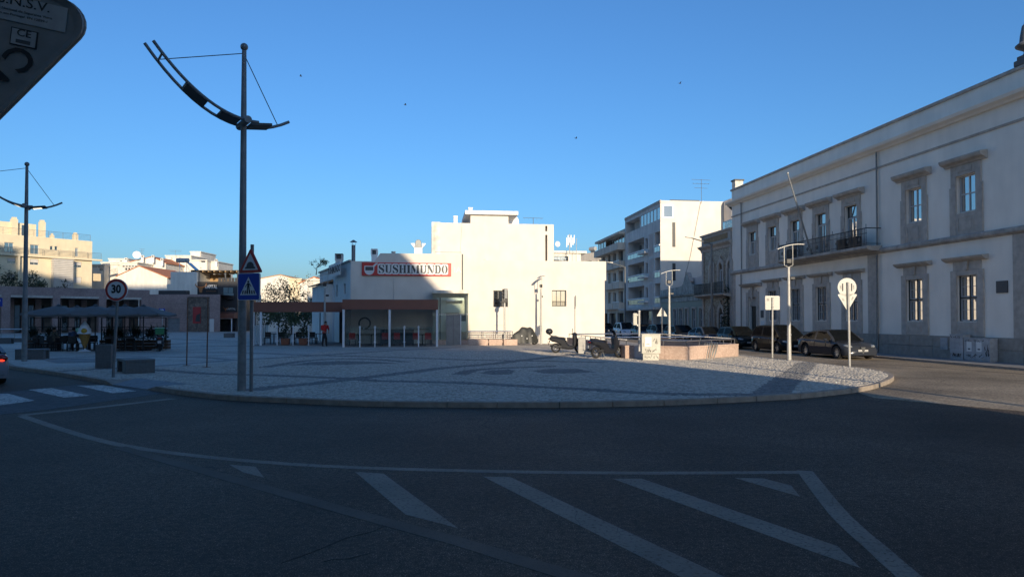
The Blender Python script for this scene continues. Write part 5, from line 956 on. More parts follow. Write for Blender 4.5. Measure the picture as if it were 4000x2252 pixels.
aw = k_(840, 1218, 936, 1240); MB().prism([(-.5, aw[3]), (-2.2, aw[3]-.25), (-2.2, aw[2]-.1), (-.5, aw[2]-.1)], aw[0], aw[1], 'x').build('awning', 'brown_fascia', kb)
en = k_(845, 1241, 928, 1296); MB().box(en[0], en[0]+.12, -2.1, -2.0, 0, en[3]).box(en[1]-.12, en[1], -2.1, -2.0, 0, en[3]).box(en[0], en[1], -2.1, -2.0, en[3]-.12, en[3]).build('entrance_frame', 'white_metal', kb); box('entrance_glass', 'glass_dim', kb, en[0]+.15, en[1]-.15, -.6, -.52, .1, en[3]-.2)
pg = k_(740, 1051, 926, 1099); p_o = KB.root('roof_pergola', 'timber roof pergola above the bull-head signboard', 'pergola', z=0)
for fx_ in (0.0, .68, 1.0): x_ = rs[0]+(pg[1]-rs[0])*fx_; rod('post', 'grey_metal', p_o, [(x_, .4, rs[3]-.02), (x_, .4, pg[3]-.25)], .1, 6); rod('post', 'grey_metal', p_o, [(x_, 5, rs[3]-.02), (x_, 5, pg[3]-.1)], .1, 6)
box('roof_sheet', 'canvas_grey', p_o, rs[0]-1.2, pg[1]+.3, .2, 5.4, pg[3]-.2, pg[3]-.1)
for k in range(9): x_ = rs[0]-1+k*.85; box('rafter', 'corbel_wood', p_o, x_, x_+.14, 0, 5.5, pg[3]-.45, pg[3]-.22)
box('parapet', 'corbel_wood', p_o, rs[0]+.05, rs[1], 4.2, 4.4, rs[3]-.02, pg[3]-.5)
for k in range(6): box('rail_panel', 'dark_panel', p_o, rt_[0]+k*.5, rt_[0]+k*.5+.42, -.4, -.36, rs[3]-.02, rs[3]+.55)
# solar water heater on the pale roof
sp = KB.q(700, 1061); sh = KB.root('solar_water_heater', 'solar water tank on a stand over the pale roof left of the pergola', 'water heater')
s_ = sp[0]; z_ = r[3]
MB().lathe([(.0, -.95), (.35, -.9), (.35, .9), (.0, .95)], 14, 'x', (s_-.2, 1.5, z_+1.85)).build('tank', 'galv', sh, smooth=True)
MB().add([(s_+.6, 1.2, z_+1.55), (s_+2.2, 1.2, z_+.1), (s_+2.2, 2.6, z_+.1), (s_+.6, 2.6, z_+1.55), (s_+.55, 1.2, z_+1.48), (s_+2.15, 1.2, z_+.03), (s_+2.15, 2.6, z_+.03), (s_+.55, 2.6, z_+1.48)], [(0, 1, 2, 3), (7, 6, 5, 4), (0, 4, 5, 1), (3, 2, 6, 7), (0, 3, 7, 4), (1, 5, 6, 2)]).build('collector', 'glass', sh)
for a_ in ((s_-.7, 0), (s_+.4, 0)): rod('stand_leg', 'white_metal', sh, [(a_[0], 1.5, z_), (a_[0], 1.5, z_+1.6)], .04, 5); rod('stand_leg', 'white_metal', sh, [(a_[0], 1.5, z_+1.2), (a_[0]+.6, 1.5, z_)], .03, 5)
# ------------------------------------------------------------------ yellow apartment house
YB = Fr(P(358, 1150, 130).xy, radians(54)); yb = YB.root('yellow_apartment_house', 'pale yellow apartment house with railings and roof chimneys at the far left', 'building')
yr = lambda x0, y0, x1, y1, dy=0: YB.rect(x0, y0, x1, y1, dy)
zt = YB.q(358, 942)[1]; zd = YB.q(352, 1010)[1]; XL = YB.q(-560, 1000)[0]
def F4(x, y): return (x/4.395, 820+y/4.395)
def ywin(x0, y0, x1, y1, dy=0): a_, b_ = F4(x0, y0), F4(x1, y1); return yr(a_[0], a_[1], b_[0], b_[1], dy)
top_w = [ywin(75, 555, 235, 720), ywin(518, 595, 668, 755), ywin(1290, 650, 1345, 800)]; small = [ywin(858, 618, 910, 685), ywin(938, 620, 990, 688)]; mid = [ywin(515, 840, 665, 940), ywin(1262, 890, 1405, 985), ywin(1262, 1150, 1405, 1250), ywin(125, 825, 265, 915), ywin(120, 1100, 262, 1200)]
left_w = [(XL+2+k*4.5, XL+4+k*4.5, 9.4, 11.0) for k in range(4)]+[(XL+2+k*4.5, XL+4+k*4.5, 6.2, 7.8) for k in range(4)]
mb = MB().wall(XL, 0, 0, zt, top_w+small+mid+left_w, 0, .3); mb.quad((0, 0, 0), (0, 12, 0), (0, 12, zt), (0, 0, zt)); mb.quad((XL, .02, zt-.02), (0, .02, zt-.02), (0, 12, zt-.02), (XL, 12, zt-.02)); mb.quad((XL, 0, 0), (XL, 12, 0), (XL, 12, zt), (XL, 0, zt)); mb.build('wall', 'yellow_wall', yb)
for w in top_w: window(yb, *w, .2, 2, 1, 'frame_light', 'glass', .08)
for w in small: window(yb, *w, .2, 1, 1, 'frame_light', 'glass_dim', .05)
for k, w in enumerate(mid+left_w):
    window(yb, *w, .22, 2, 1, 'frame_light', 'glass_dim', .06)
    if k != 2: MB().box(w[0]+.05, w[1]-.05, .1, .16, w[2]+(w[3]-w[2])*.4, w[3]).build('roller_shutter', 'loggia_wall', yb)
    else: MB().box(w[0]+.05, w[1]-.05, .1, .16, w[2], w[3]).build('roller_shutter', 'loggia_wall', yb)
MB().box(XL, 1.6, -.55, -.003, zd-.35, zd-.05).build('terrace_edge', 'yellow_wall', yb); MB().box(XL, ywin(900, 830, 1250, 1000)[0], -.03, -.003, 0, zd-.36).build('tile_cladding', 'yellow_tile', yb) if False else None
def railing(t, x0, x1, y, z, h, n, m='grey_metal'):
    o = MB()
    for k in range(5): o.tube([(x0, y, z+h*(k+1)/5), (x1, y, z+h*(k+1)/5)], .03 if k == 4 else .018, 5)
    q = o.build('railing', m, t)
    for k in range(n+1): rod('rail_post', m, t, [(x0+(x1-x0)*k/n, y, z), (x0+(x1-x0)*k/n, y, z+h)], .03, 5)
railing(yb, XL, 1.4, -.5, zd-.05, 1.15, 14); railing(yb, XL, -.3, .1, zt, 1.15, 14)
lo = ywin(905, 800, 1260, 1345, -.9)
sl = MB().box(lo[0], lo[1], -1.3, -1.15, -.02, .02).build('louvre_slat', 'loggia_wall', mesh_only=True); sl2 = MB().box(-.04, .04, -1.3, -.02, -.02, .02).build('louvre_slat', 'loggia_wall', mesh_only=True)
for k in range(27):
    z = 4.6+k*(zd-.5-4.6)/26; link('louvre_slat', sl, yb, (0, 0, z)); link('louvre_slat', sl2, yb, (lo[0], 0, z)); link('louvre_slat', sl2, yb, (lo[1], 0, z))
MB().box(lo[0]+.1, lo[1]-.1, -1.1, -.02, 3, zd-.45).build('stair_bay', 'loggia_wall', yb)
def ychim(x0, y0, x1, y1):
    w = ywin(x0, y0, x1, y1, 3); s_ = MB().box(w[0], w[1], 3, 3+(w[1]-w[0]), zt-.02, w[3]-.35).build('chimney', 'yellow_wall', yb); MB().box(w[0]+.15, w[1]-.15, 3.1, 2.9+(w[1]-w[0]), w[3]-.35, w[3]).build('pot', 'yellow_wall', s_)
for q in ((205, 120, 310, 420), (690, 170, 785, 460), (872, 400, 935, 480), (1268, 385, 1345, 515)): ychim(*q)
w = ywin(-600, 190, 620, 430, 3.5); pm = MB().box(w[0], w[1], 3.5, 10, zt-.02, w[3]).build('penthouse', 'yellow_wall', yb); w = ywin(365, 255, 480, 430, 3.4); window(yb, w[0], w[1], zt, w[3], 3.42, 2, 1, 'frame_light', 'glass_dim')
dp = ywin(-60, 770, 290, 1200); MB().box(dp[0]-1, dp[1]+.35, -.5, -.003, dp[3]-.1, dp[3]+.15).build('window_canopy', 'yellow_wall', yb); MB().box(dp[1], dp[1]+.3, -.5, -.003, 5.0, dp[3]-.1).build('balcony_fin', 'yellow_wall', yb)
ybal = [(0.2, 1.8, 9.2, 10.6), (0.2, 1.8, 6.2, 7.4)]
for a_, b_, c_, d__ in ybal: MB().box(a_, b_, .5, 3.0, c_, d__).build('side_balcony', 'yellow_tile', yb)
# white hillside houses
def house(name, label, px0, py0, px1, py1, Y, m='white_house', wins=(), dep=8, rz=0.0, extra=None, gm='glass_dim'):
    F_ = Fr(P((px0+px1)/2, 1245, Y).xy, rz); t = F_.root(name, label, 'house'); r_ = F_.rect(px0, py0, px1, py1)
    hs = [F_.rect(*w) for w in wins]; MB().wall(r_[0], r_[1], 0, r_[3], hs, 0, .3).box(r_[0], r_[1], .31, dep, 0, r_[3]-.01).build('wall', m, t)
    for w in hs: window(t, *w, .18, 2 if w[1]-w[0] > 1.2 else 1, 1, 'frame_light', gm, .06)
    MB().box(r_[0]-.15, r_[1]+.15, -.15, dep+.1, r_[3], r_[3]+.22).build('roof_edge', m, t)
    return t, F_, r_
g5 = lambda x, y: (350+x/5.152, 950+y/5.152)
def hp(*a): p, q = g5(a[0], a[1]), g5(a[2], a[3]); return (p[0], p[1], q[0], q[1])
def gable(name, label, Y, peak, le, re, ridge_back, m='white_house', roof='terracotta', zb=0):
    F_ = Fr(P(*peak, Y).xy, 0); t = F_.root(name, label, 'house'); p, l_, r_ = F_.q(*peak), F_.q(*le), F_.q(*re)
    MB().prism([(l_[0], zb), (r_[0], zb), (r_[0], r_[1]), (p[0], p[1]), (l_[0], l_[1])], 0, 12, 'y').build('gable_wall', m, t)
    b = F_.q(*ridge_back, 10)
    for side, e in (('left', l_), ('right', r_)):
        k = 1 if e is r_ else -1
        MB().add([(p[0], -.12, p[1]+.02), (e[0]+.25*k, -.12, e[1]-.08), (e[0]+.25*k, 13, e[1]-.08), (p[0], 13, p[1]+.02), (p[0], -.12, p[1]+.16), (e[0]+.25*k, -.12, e[1]+.06), (e[0]+.25*k, 13, e[1]+.06), (p[0], 13, p[1]+.16)], [(0, 1, 2, 3), (4, 7, 6, 5), (0, 4, 5, 1), (1, 5, 6, 2), (2, 6, 7, 3), (3, 7, 4, 0)]).build('roof_slope', roof, t)
    return t, F_
house('hillside_house', 'white house with shaded blue-grey side behind the small white gable', *hp(230, 395, 760, 900), 150, wins=[hp(690, 455, 780, 545), hp(820, 450, 880, 545), hp(900, 450, 960, 540)])
house('hillside_house', 'small white rooftop block at the top left of the hillside houses', *hp(385, 320, 770, 480), 158, wins=[hp(610, 345, 650, 370)])
house('hillside_house', 'stained old white wall beside the yellow apartment house', *hp(278, 430, 640, 900), 140, 'plaster_old')
house('hillside_house', 'narrow white house with blue glazing next to the yellow apartment house', *hp(30, 440, 275, 920), 138, wins=[hp(40, 458, 150, 485), hp(160, 458, 270, 485), hp(190, 490, 270, 555), hp(40, 655, 190, 715)], gm='glass')
house('hillside_house', 'broad white house with roof terrace at the right of the hillside', *hp(1530, 260, 2040, 560), 150, wins=[hp(1645, 280, 1665, 345), hp(1800, 290, 1840, 350), hp(1620, 450, 1650, 490), hp(1680, 455, 1710, 490)])
house('hillside_house', 'white tower-like house with twin chimneys on the hillside', *hp(2030, 180, 2230, 540), 156, wins=[hp(2055, 320, 2120, 420)])
house('hillside_house', 'low white house stepping down towards the roof pergola', *hp(2040, 350, 2360, 560), 146, wins=[hp(2235, 350, 2330, 385), hp(2100, 475, 2125, 510), hp(2225, 485, 2250, 510)])
house('hillside_house', 'white terrace wall with a chimney above the roof pergola', *hp(2320, 380, 2580, 560), 148)
gable('gabled_house', 'white house with orange tiled roof and satellite dish, upper of two', 142, g5(1250, 275), g5(640, 420), g5(1530, 400), g5(1250, 275))
gable('gabled_house', 'white gabled house with orange tiled roof, lower of two, left of the solar tank', 124, g5(1000, 462), g5(560, 660), g5(1560, 690), g5(1645, 490))
house('hillside_house', 'white house with white-framed veranda below the upper orange roof', *hp(640, 400, 960, 640), 136, wins=[hp(655+k*62, 445, 705+k*62, 480) for k in range(5)]+[hp(705+k*60, 490, 755+k*60, 545) for k in range(4)])
dish(*g5(950, 232), 141, .75, 'large satellite dish on the upper orange-roofed house')
aerial(*(lambda a_, b_: (a_[0], a_[1], b_[1]))(g5(1050, 110), g5(1050, 290)), 141, 'tv aerial beside the large satellite dish', 4, .8)
aerial(*(lambda a_, b_: (a_[0], a_[1], b_[1]))(g5(1725, 140), g5(1725, 260)), 149, 'tv aerial on the broad white hillside house', 2, 2.2)
for k, (x_, lb) in enumerate(((740, 'white chimney left of the large satellite dish'), (1070, 'white chimney right of the large satellite dish'), (1280, 'white chimney on the ridge of the upper orange roof'), (1462, 'white chimney between the orange roof and the broad white house'), (2550, 'white chimney above the roof pergola'))):
    y0 = (290, 240, 240, 300, 320)[k]; a_, b_ = g5(x_-24, y0), g5(x_+24, y0+90); chimney('house_chimney', lb, a_[0], a_[1], b_[0], b_[1], 141)
# houses beyond the open terrace
gable('gabled_house', 'old cream house with brown tiled roof behind the bare trees', 118, (1095, 1074), (990, 1092), (1180, 1096), (1140, 1080), 'white_house', 'roof_old')
house('hillside_house', 'sunlit cream house behind the bare trees, right of the brown roof', 1128, 1092, 1176, 1300, 112, 'yellow_wall')
house('hillside_house', 'grey weathered house at the left end of the restaurant wing', 1200, 1096, 1250, 1310, 84, 'plaster_old', wins=[])
gable('gabled_house', 'small red-tiled house beside the restaurant wing', 96, (1228, 1083), (1172, 1106), (1260, 1100), (1228, 1083), 'white_house', 'terracotta')
house('hillside_house', 'white house wall seen through the open terrace', 1010, 1215, 1200, 1330, 100, 'white_house')
# ------------------------------------------------------------------ street furniture
def mast_lamp(name, label, base, rz, H=9.05, hub=7.03, lit=False, arm=True):
    t = thing(name, label, 'street lamp', (base[0], base[1], .13), rz, 'bow-armed lamp masts')
    MB().tube([(0, 0, 0), (0, 0, 2.2)], [.112, .102], 16).build('pole_foot', 'mast_low', t, smooth=True); MB().tube([(0, 0, 2.2), (0, 0, hub), (0, 0, H-.1)], [.1, .075, .058], 16).build('pole', 'mast', t, smooth=True)
    MB().ball((0, 0, H), .1, 12, 8).build('ball_finial', 'mast', t, smooth=True)
    rise = lambda s_: .274*((s_-.195)**2-.038)                     # bow: local +x points away from the road
    for off in (-.33, .33):
        e0 = -2.2 if off < 0 else -2.3; e1 = 1.3 if off > 0 else .3
        pts = [(s_, off, hub+rise(s_)) for s_ in [e0+(e1-e0)*k/16 for k in range(17)]]; MB().tube(pts, .04, 8).build('bow_rail', 'mast', t, smooth=True)
    MB().tube([(0, -.45, hub), (0, .45, hub)], .095, 12).build('hub', 'mast', t, smooth=True); MB().tube([(-2.0, -.33, hub+rise(-2.0)), (-2.0, .33, hub+rise(-2.0))], .028, 6).build('cross_bar', 'mast', t)
    for s0, s1, y0, y1 in ((-1.45, -.95, -.3, .3), (-.62, -.15, -.3, .3), (.15, .72, -.1, .42)):
        z0, z1 = hub+rise(s0)-.05, hub+rise(s1)-.05
        q = MB().add([(s0, y0, z0), (s1, y0, z1), (s1, y1, z1), (s0, y1, z0), (s0, y0, z0+.08), (s1, y0, z1+.08), (s1, y1, z1+.08), (s0, y1, z0+.08)], [(0, 3, 2, 1), (4, 5, 6, 7), (0, 1, 5, 4), (1, 2, 6, 5), (2, 3, 7, 6), (3, 0, 4, 7)]).build('lamp_housing', 'ink_grey', t, bevel=.015)
        if lit and s0 > -1: MB().add([(s0+.08, y0+.1, z0-.006), (s1-.08, y0+.1, z1-.006), (s1-.08, y1-.1, z1-.006), (s0+.08, y1-.1, z0-.006)], [(0, 1, 2, 3)]).build('lamp_glass', 'lamp_glow', q)
    rod('stay_cable', 'ink_grey', t, [(0, 0, H-.17), (-2.0, .33, hub+rise(-2.0)+.04)], .012, 5); rod('stay_cable', 'ink_grey', t, [(0, 0, H-.2), (.98, .33, hub+rise(.98)+.03)], .012, 5)
    return t
mp_ = G(944, 1524); mast_lamp('bow_lamp_mast', 'tall dark lamp mast with bow-shaped arms beside the crossing signs', mp_, atan2(.58, .81))
mast_lamp('bow_lamp_mast', 'tall lamp mast with bow-shaped arms at the far left edge', G(95, 1410), atan2(.40, .91), 8.75, 6.85, lit=True)
mast_lamp('bow_lamp_mast', 'lamp mast out of view on the right whose thin shadow crosses the road', (13.35, 9.3), atan2(-.58, -.81))
def plate_round(mb, r, y0, y1, n=28): return mb.lathe([(0, y0), (r, y0), (r, y1), (0, y1)], n, 'y')
def rpoly(w, h, r, n=5):                                   # rounded rectangle outline (x, z)
    out = []
    for cx, cz, a0 in ((w-r, -h+r, -90), (w-r, h-r, 0), (-w+r, h-r, 90), (-w+r, -h+r, 180)): out += arcpoly(cx, cz, r, r, a0, a0+90, n)
    return out
def rtri(s_, r, up=1, n=5):                                # rounded equilateral triangle, centre at centroid
    h = s_*sqrt(3)/2; V3 = [(-s_/2, -h/3), (s_/2, -h/3), (0, 2*h/3)]; out = []
    for (vx, vz), a0 in zip(V3, (150, 270, 30)):
        d = hypot(vx, vz); k = (d-2*r)/d; cx, cz = vx*k, vz*k; out += arcpoly(cx, cz, r, r, a0, a0+120, n)
    return [(x, z*up) for x, z in out] if up == 1 else [(x, -z) for x, z in out][::-1]
# 30 sign
p = G(440, 1473); t = thing('speed_sign', 'round red-rimmed 30 speed sign on a green-grey post', 'road sign', p, 0.02)
rod('post', 'grey_metal', t, [(0, .03, 0), (.12, .03, 2.65)], .045, 10)
zc = P(457, 1132, p.y).z-.13; s_ = plate_round(MB(), .36, -.02, .02).build('disc', 'sign_white', t, loc=(P(457, 1132, p.y).x-p.x, -.03, zc)); MB().lathe([(.275, -.026), (.345, -.026), (.345, -.021), (.275, -.021)], 28, 'y', ring=True).build('red_rim', 'sign_red', s_); text('numerals', '30', .36, 'ink', s_, (0, -.03, .02), off=.012, sx=.85); box('maker_tag', 'ink_grey', s_, -.05, .05, -.03, -.022, -.29, -.255)
# crossing and hump signs
p = G(977, 1528); rzs = radians(-20); t = thing('crossing_signs', 'blue pedestrian crossing sign below a red-edged hump sign on one post', 'road sign', p, rzs)
rod('post', 'grey_metal', t, [(0, .04, 0), (0, .04, 3.8)], .045, 10)
zb_ = P(978, 1119, p.y).z-.13; zt_ = P(984, 1027, p.y).z-.13
b_ = MB().prism(rpoly(.35, .35, .05), -.02, .02, 'y').build('blue_plate', 'sign_white', t, loc=(-.03, -.03, zb_)); MB().prism(rpoly(.335, .335, .045), -.024, -.021, 'y').build('blue_face', 'sign_blue', b_)
MB().prism([(-.27, -.22), (.27, -.22), (0, .25)], -.028, -.025, 'y').build('white_triangle', 'sign_white', b_)
for k in range(6): MB().prism([(-.2+k*.075, -.19), (-.16+k*.075, -.19), (-.145+k*.068, -.1), (-.18+k*.068, -.1)], -.032, -.029, 'y').build('zebra_bar', 'ink', b_)
fg = MB().prism([(-.03, -.0), (.035, 0), (.03, .09), (-.03, .09)], -.036, -.033, 'y').build('walking_figure', 'ink', b_)
for q in ([(-.03, 0), (.0, 0), (-.03, -.17), (-.06, -.17)], [(0, 0), (.035, 0), (.06, -.17), (.03, -.17)], [(-.03, .09), (-.03, .06), (-.09, -.02), (-.1, 0)], [(.03, .09), (.03, .06), (.085, .0), (.1, .01)], arcpoly(0, .125, .028, .028, 0, 324, 9)): MB().prism(q, -.036, -.033, 'y').build('figure_limb', 'ink', fg)
tr_ = MB().prism(rtri(.74, .035), -.02, .02, 'y').build('hump_plate', 'sign_red', t, loc=(.02, -.03, zt_-.04)); MB().prism(rtri(.5, .01), -.026, -.021, 'y').build('white_face', 'sign_white', tr_); MB().prism([(-.17, -.11), (.17, -.11), (.15, -.06)]+arcpoly(0, -.06, .12, .13, 0, 180, 8)+[(-.15, -.06)], -.03, -.027, 'y').build('hump_symbol', 'ink_grey', tr_)
# signs seen from behind at the right
p = G(3017, 1396); t = thing('square_sign', 'back of a sunlit square sign on a thin post', 'road sign', p, 0.05); zc = P(3021, 1182, p.y).z-.13
rod('post', 'galv', t, [(0, 0, 0), (.03, 0, zc+.25)], .04, 8); s_ = MB().prism(rpoly(.365, .34, .05), .04, .06, 'y').build('plate', 'sign_back', t, loc=(.04, 0, zc)); text('stamped_lettering', 'DET\nCMF', .07, 'ink_grey', s_, (-.22, .036, .15))
for dz in (-.22, .22): MB().box(-.05, .05, -.05, .045, dz, dz+.03).build('clamp', 'grey_metal', s_)
p = G(3319, 1429); t = thing('double_sign', 'sunlit backs of a round sign over a downward triangle on one post', 'road sign', p, -0.03); z1_, z2_ = P(3313, 1121, p.y).z-.13, P(3315, 1176, p.y).z-.13
rod('post', 'galv', t, [(0, 0, 0), (-.03, 0, z1_+.2)], .045, 8); s_ = plate_round(MB(), .37, .05, .075).build('round_plate', 'sign_back', t, loc=(-.05, 0, z1_)); text('stamped_lettering', 'DET', .08, 'ink_grey', s_, (-.26, .046, 0), rot=(pi/2, pi/2, 0)); text('stamped_lettering', 'CMF', .08, 'ink_grey', s_, (.26, .046, 0), rot=(pi/2, -pi/2, 0))
for dx in (-.19, .16): MB().box(dx, dx+.03, .02, .048, -.15, .15).build('stiffener', 'ink_grey', s_)
s_ = MB().prism(rtri(.8, .04, -1), .05, .075, 'y').build('triangle_plate', 'sign_back', t, loc=(-.04, 0, z2_+.06)); text('stamped_lettering', 'DET', .07, 'ink_grey', s_, (-.17, .046, .0), rot=(pi/2, radians(60), 0)); text('stamped_lettering', 'CMF', .07, 'ink_grey', s_, (.2, .046, .05), rot=(pi/2, radians(-60), 0))
p = P(2587, 1300, 46.5); t = thing('triangle_sign', 'back of a sunlit triangular sign near the ramp railing', 'road sign', (p.x, 46.5, .13), 0.05); zc = P(2586, 1222, 46.5).z-.13; rod('post', 'galv', t, [(0, 0, 0), (0, 0, zc+.25)], .035, 8); MB().prism(rtri(.74, .03), .04, .06, 'y').build('plate', 'sign_back', t, loc=(0, 0, zc)); box('clamp', 'grey_metal', t, -.05, .05, -.04, .045, zc, zc+.03)
p = P(2246, 1330, 44); t = thing('edge_on_sign', 'road sign seen edge-on in front of the lit cream wall', 'road sign', (p.x, 44, .13), radians(80)); rod('post', 'galv', t, [(0, 0, 0), (0, 0, 3.3)], .035, 8); zc = P(2244, 1175, 44).z-.13; MB().prism(rpoly(.35, .35, .04), -.05, -.03, 'y').build('plate', 'sign_back', t, loc=(0, 0, zc)); box('clamp', 'grey_metal', t, -.05, .05, -.04, .04, zc-.5, zc-.4)
p = P(2497, 1310, 40); t = thing('signal_post', 'short pale post with a signal box on its left side', 'traffic light', (p.x, 40, .13), 0); zt_ = P(2497, 1212, 40).z-.13; MB().tube([(0, 0, 0), (0, 0, zt_)], .065, 10).build('post', 'galv', t, smooth=True); MB().lathe([(.08, zt_-.08), (.08, zt_), (.0, zt_+.02)], 10).build('cap', 'galv', t); box('signal_head', 'grey_cabinet', t, -.36, -.14, -.12, .12, zt_-.85, zt_-.15, bevel=.02); box('bracket', 'galv', t, -.14, -.05, -.03, .03, zt_-.9, zt_-.8); box('bracket', 'galv', t, -.14, -.05, -.03, .03, zt_-.3, zt_-.22)
p = G(1971, 1347); t = thing('traffic_light', 'traffic light on a tall pole in front of the left wall window', 'traffic light', p, 0); zt_ = P(1974, 1127, p.y).z-.13; rod('pole', 'galv', t, [(0, 0, 0), (0, 0, zt_-.1)], .065, 10); box('signal_head', 'grey_metal', t, -.02, .22, -.16, .12, zt_-.72, zt_, bevel=.02)
for k in range(3): MB().lathe([(.07, -.14), (.1, -.14), (.1, 0), (.07, 0)], 10, 'x', (-.02, -.02, zt_-.12-k*.23), ring=True).build('visor', 'black_plastic', t)
box('pedestrian_signal', 'black_plastic', t, -.14, .14, -.14, .08, zt_-1.0, zt_-.76, bevel=.01)
# wing-topped solar lamps
def solar_lamp(label, base, rz, H=5.2):
    t = thing('wing_lamp', label, 'street lamp', (base[0], base[1], .13), rz, 'wing-topped lamps'); hp_ = H-.95
    MB().tube([(0, 0, 0), (0, 0, 1.15)], [.1, .085], 12).build('pole_foot', 'galv', t, smooth=True); MB().lathe([(.1, 1.13), (.1, 1.18)], 12).build('collar', 'galv', t); MB().tube([(0, 0, 1.15), (0, 0, hp_)], [.085, .06], 12).build('pole', 'galv', t, smooth=True)
    for q in (-.2, .2): rod('fork', 'galv', t, [(0, 0, hp_-.02), (q, 0, hp_+.08), (q, 0, H-.02+.06*(q > 0))], .018, 6)
    mb = MB(); n = 12
    for k in range(n): 
        x0, x1 = -.55+1.25*k/n, -.55+1.25*(k+1)/n; f = lambda x: H+.02+.17*x-.22*(x-.1)**2
        mb.add([(x0, -.11, f(x0)), (x1, -.11, f(x1)), (x1, .11, f(x1)), (x0, .11, f(x0)), (x0, -.11, f(x0)+.03), (x1, -.11, f(x1)+.03), (x1, .11, f(x1)+.03), (x0, .11, f(x0)+.03)], [(0, 3, 2, 1), (4, 5, 6, 7), (0, 1, 5, 4), (2, 3, 7, 6)]+([(3, 0, 4, 7)] if k == 0 else [])+([(1, 2, 6, 5)] if k == n-1 else []))
    mb.build('wing', 'galv', t, smooth=True); box('spotlight', 'black_plastic', t, .06, .28, -.07, .07, hp_-.58, hp_-.45, bevel=.02); box('speaker', 'black_plastic', t, -.14, .12, -.1, .08, hp_+.14, hp_+.38, bevel=.03); return t
b_ = G(3083, 1405); solar_lamp('sunlit wing-topped lamp post beside the parked dark saloon', b_, 0.05, 5.2)
for px, Y, rz, lb in ((2615, 45.6, .0, 'wing-topped lamp post rising behind the pink ramp wall'), (2113, 51.2, 1.2, 'wing-topped lamp post close to the lit cream wall'), (1268, 49.05, .2, 'wing-topped lamp post in front of the open terrace')):
    p = P(px, 1330, Y); solar_lamp(lb, (p.x, Y), rz, 5.0)
def street_light(label, u_, v_, H=8.25, arm=2.2):
    p = uv(u_, v_); t = thing('street_light', label, 'street lamp', (p.x, p.y, .1), TH, 'street lights along the right-hand pavement'); MB().tube([(0, 0, 0), (0, 0, H)], [.12, .075], 10).build('pole', 'grey_metal', t, smooth=True)
    rod('arm', 'grey_metal', t, [(0, 0, H-.2), (-.15, 0, H), (-arm*.8, 0, H+.45)], .05, 8); MB().add([(-arm*.7, -.12, H+.42), (-arm*1.05, -.1, H+.5), (-arm*1.05, .1, H+.5), (-arm*.7, .12, H+.42), (-arm*.7, -.12, H+.52), (-arm*1.05, -.08, H+.55), (-arm*1.05, .08, H+.55), (-arm*.7, .12, H+.52)], [(0, 3, 2, 1), (4, 5, 6, 7), (0, 1, 5, 4), (1, 2, 6, 5), (2, 3, 7, 6), (3, 0, 4, 7)]).build('lamp_head', 'galv', t)
street_light('street light in front of the brown tiled townhouse', 23.6, P(2790, 1300, 58.2).dot(V)); street_light('street light in front of the far beige apartments', 23.6, P(2447, 1300, 84).dot(V))
# close sign corner at the top left, seen from behind
p = P(284, 38, 2.05); t = thing('give_way_sign', 'dark back of a rounded triangular sign close up in the top left corner', 'road sign', (p.x, p.y, 0), 0)
nt_ = rtri(.9, .075, -1, 8); h3 = .9*sqrt(3)/2/3
pl_ = MB().prism([(x-.45+.09, z-h3+.03) for x, z in nt_], .0, .018, 'y').build('plate', 'sign_back_dark', t, bevel=.005); pl_.location = (0, 0, p.z); pl_.rotation_euler = (radians(8), radians(9), radians(12)); pl_.scale = (1.1, 1, .95)
rim = MB(); inn = [(x*.935-.36, z*.935-h3+.03) for x, z in nt_]; out_ = [(x*.995-.36, z*.995-h3+.03) for x, z in nt_]; n = len(inn)
for k in range(n): k2 = (k+1) % n; rim.add([(out_[k][0], -.012, out_[k][1]), (out_[k2][0], -.012, out_[k2][1]), (inn[k2][0], -.001, inn[k2][1]), (inn[k][0], -.001, inn[k][1]), (out_[k][0], .0, out_[k][1]), (out_[k2][0], .0, out_[k2][1])], [(0, 1, 2, 3), (0, 4, 5, 1)])
rim.build('folded_rim', 'sign_back_dark', pl_)
box('sticker', 'sticker', pl_, -.34, -.01, -.004, -.001, -.075, -.0); text('lettering', 'S.N.S.V.', .04, 'ink', pl_, (-.115, -.005, -.014), ext=.0005); text('small_print', 'Sinalizacao Nacional de Seguranca Viaria', .0105, 'ink_grey', pl_, (-.13, -.005, -.042), ext=.0003); text('small_print', 'Fabricado em Portugal  EN 12899-1', .0105, 'ink_grey', pl_, (-.13, -.005, -.056), ext=.0003)
box('certificate_plate', 'ink', pl_, -.14, -.075, -.0035, -.001, -.145, -.092); box('certificate_face', 'sticker', pl_, -.137, -.078, -.005, -.0036, -.142, -.095); text('lettering', 'CE', .03, 'ink', pl_, (-.107, -.006, -.106), ext=.0005); box('print_block', 'ink_grey', pl_, -.125, -.09, -.006, -.0052, -.137, -.126)
text('stamped_lettering', 'C.M.F.', .1, 'ink', pl_, (-.09, -.004, -.155), rot=(pi/2, radians(133), 0), ext=.0008, off=.001, align='LEFT')
rod('post', 'grey_metal', t, [(-.47, .06, 0), (-.5, .05, p.z+.1)], .035, 10)
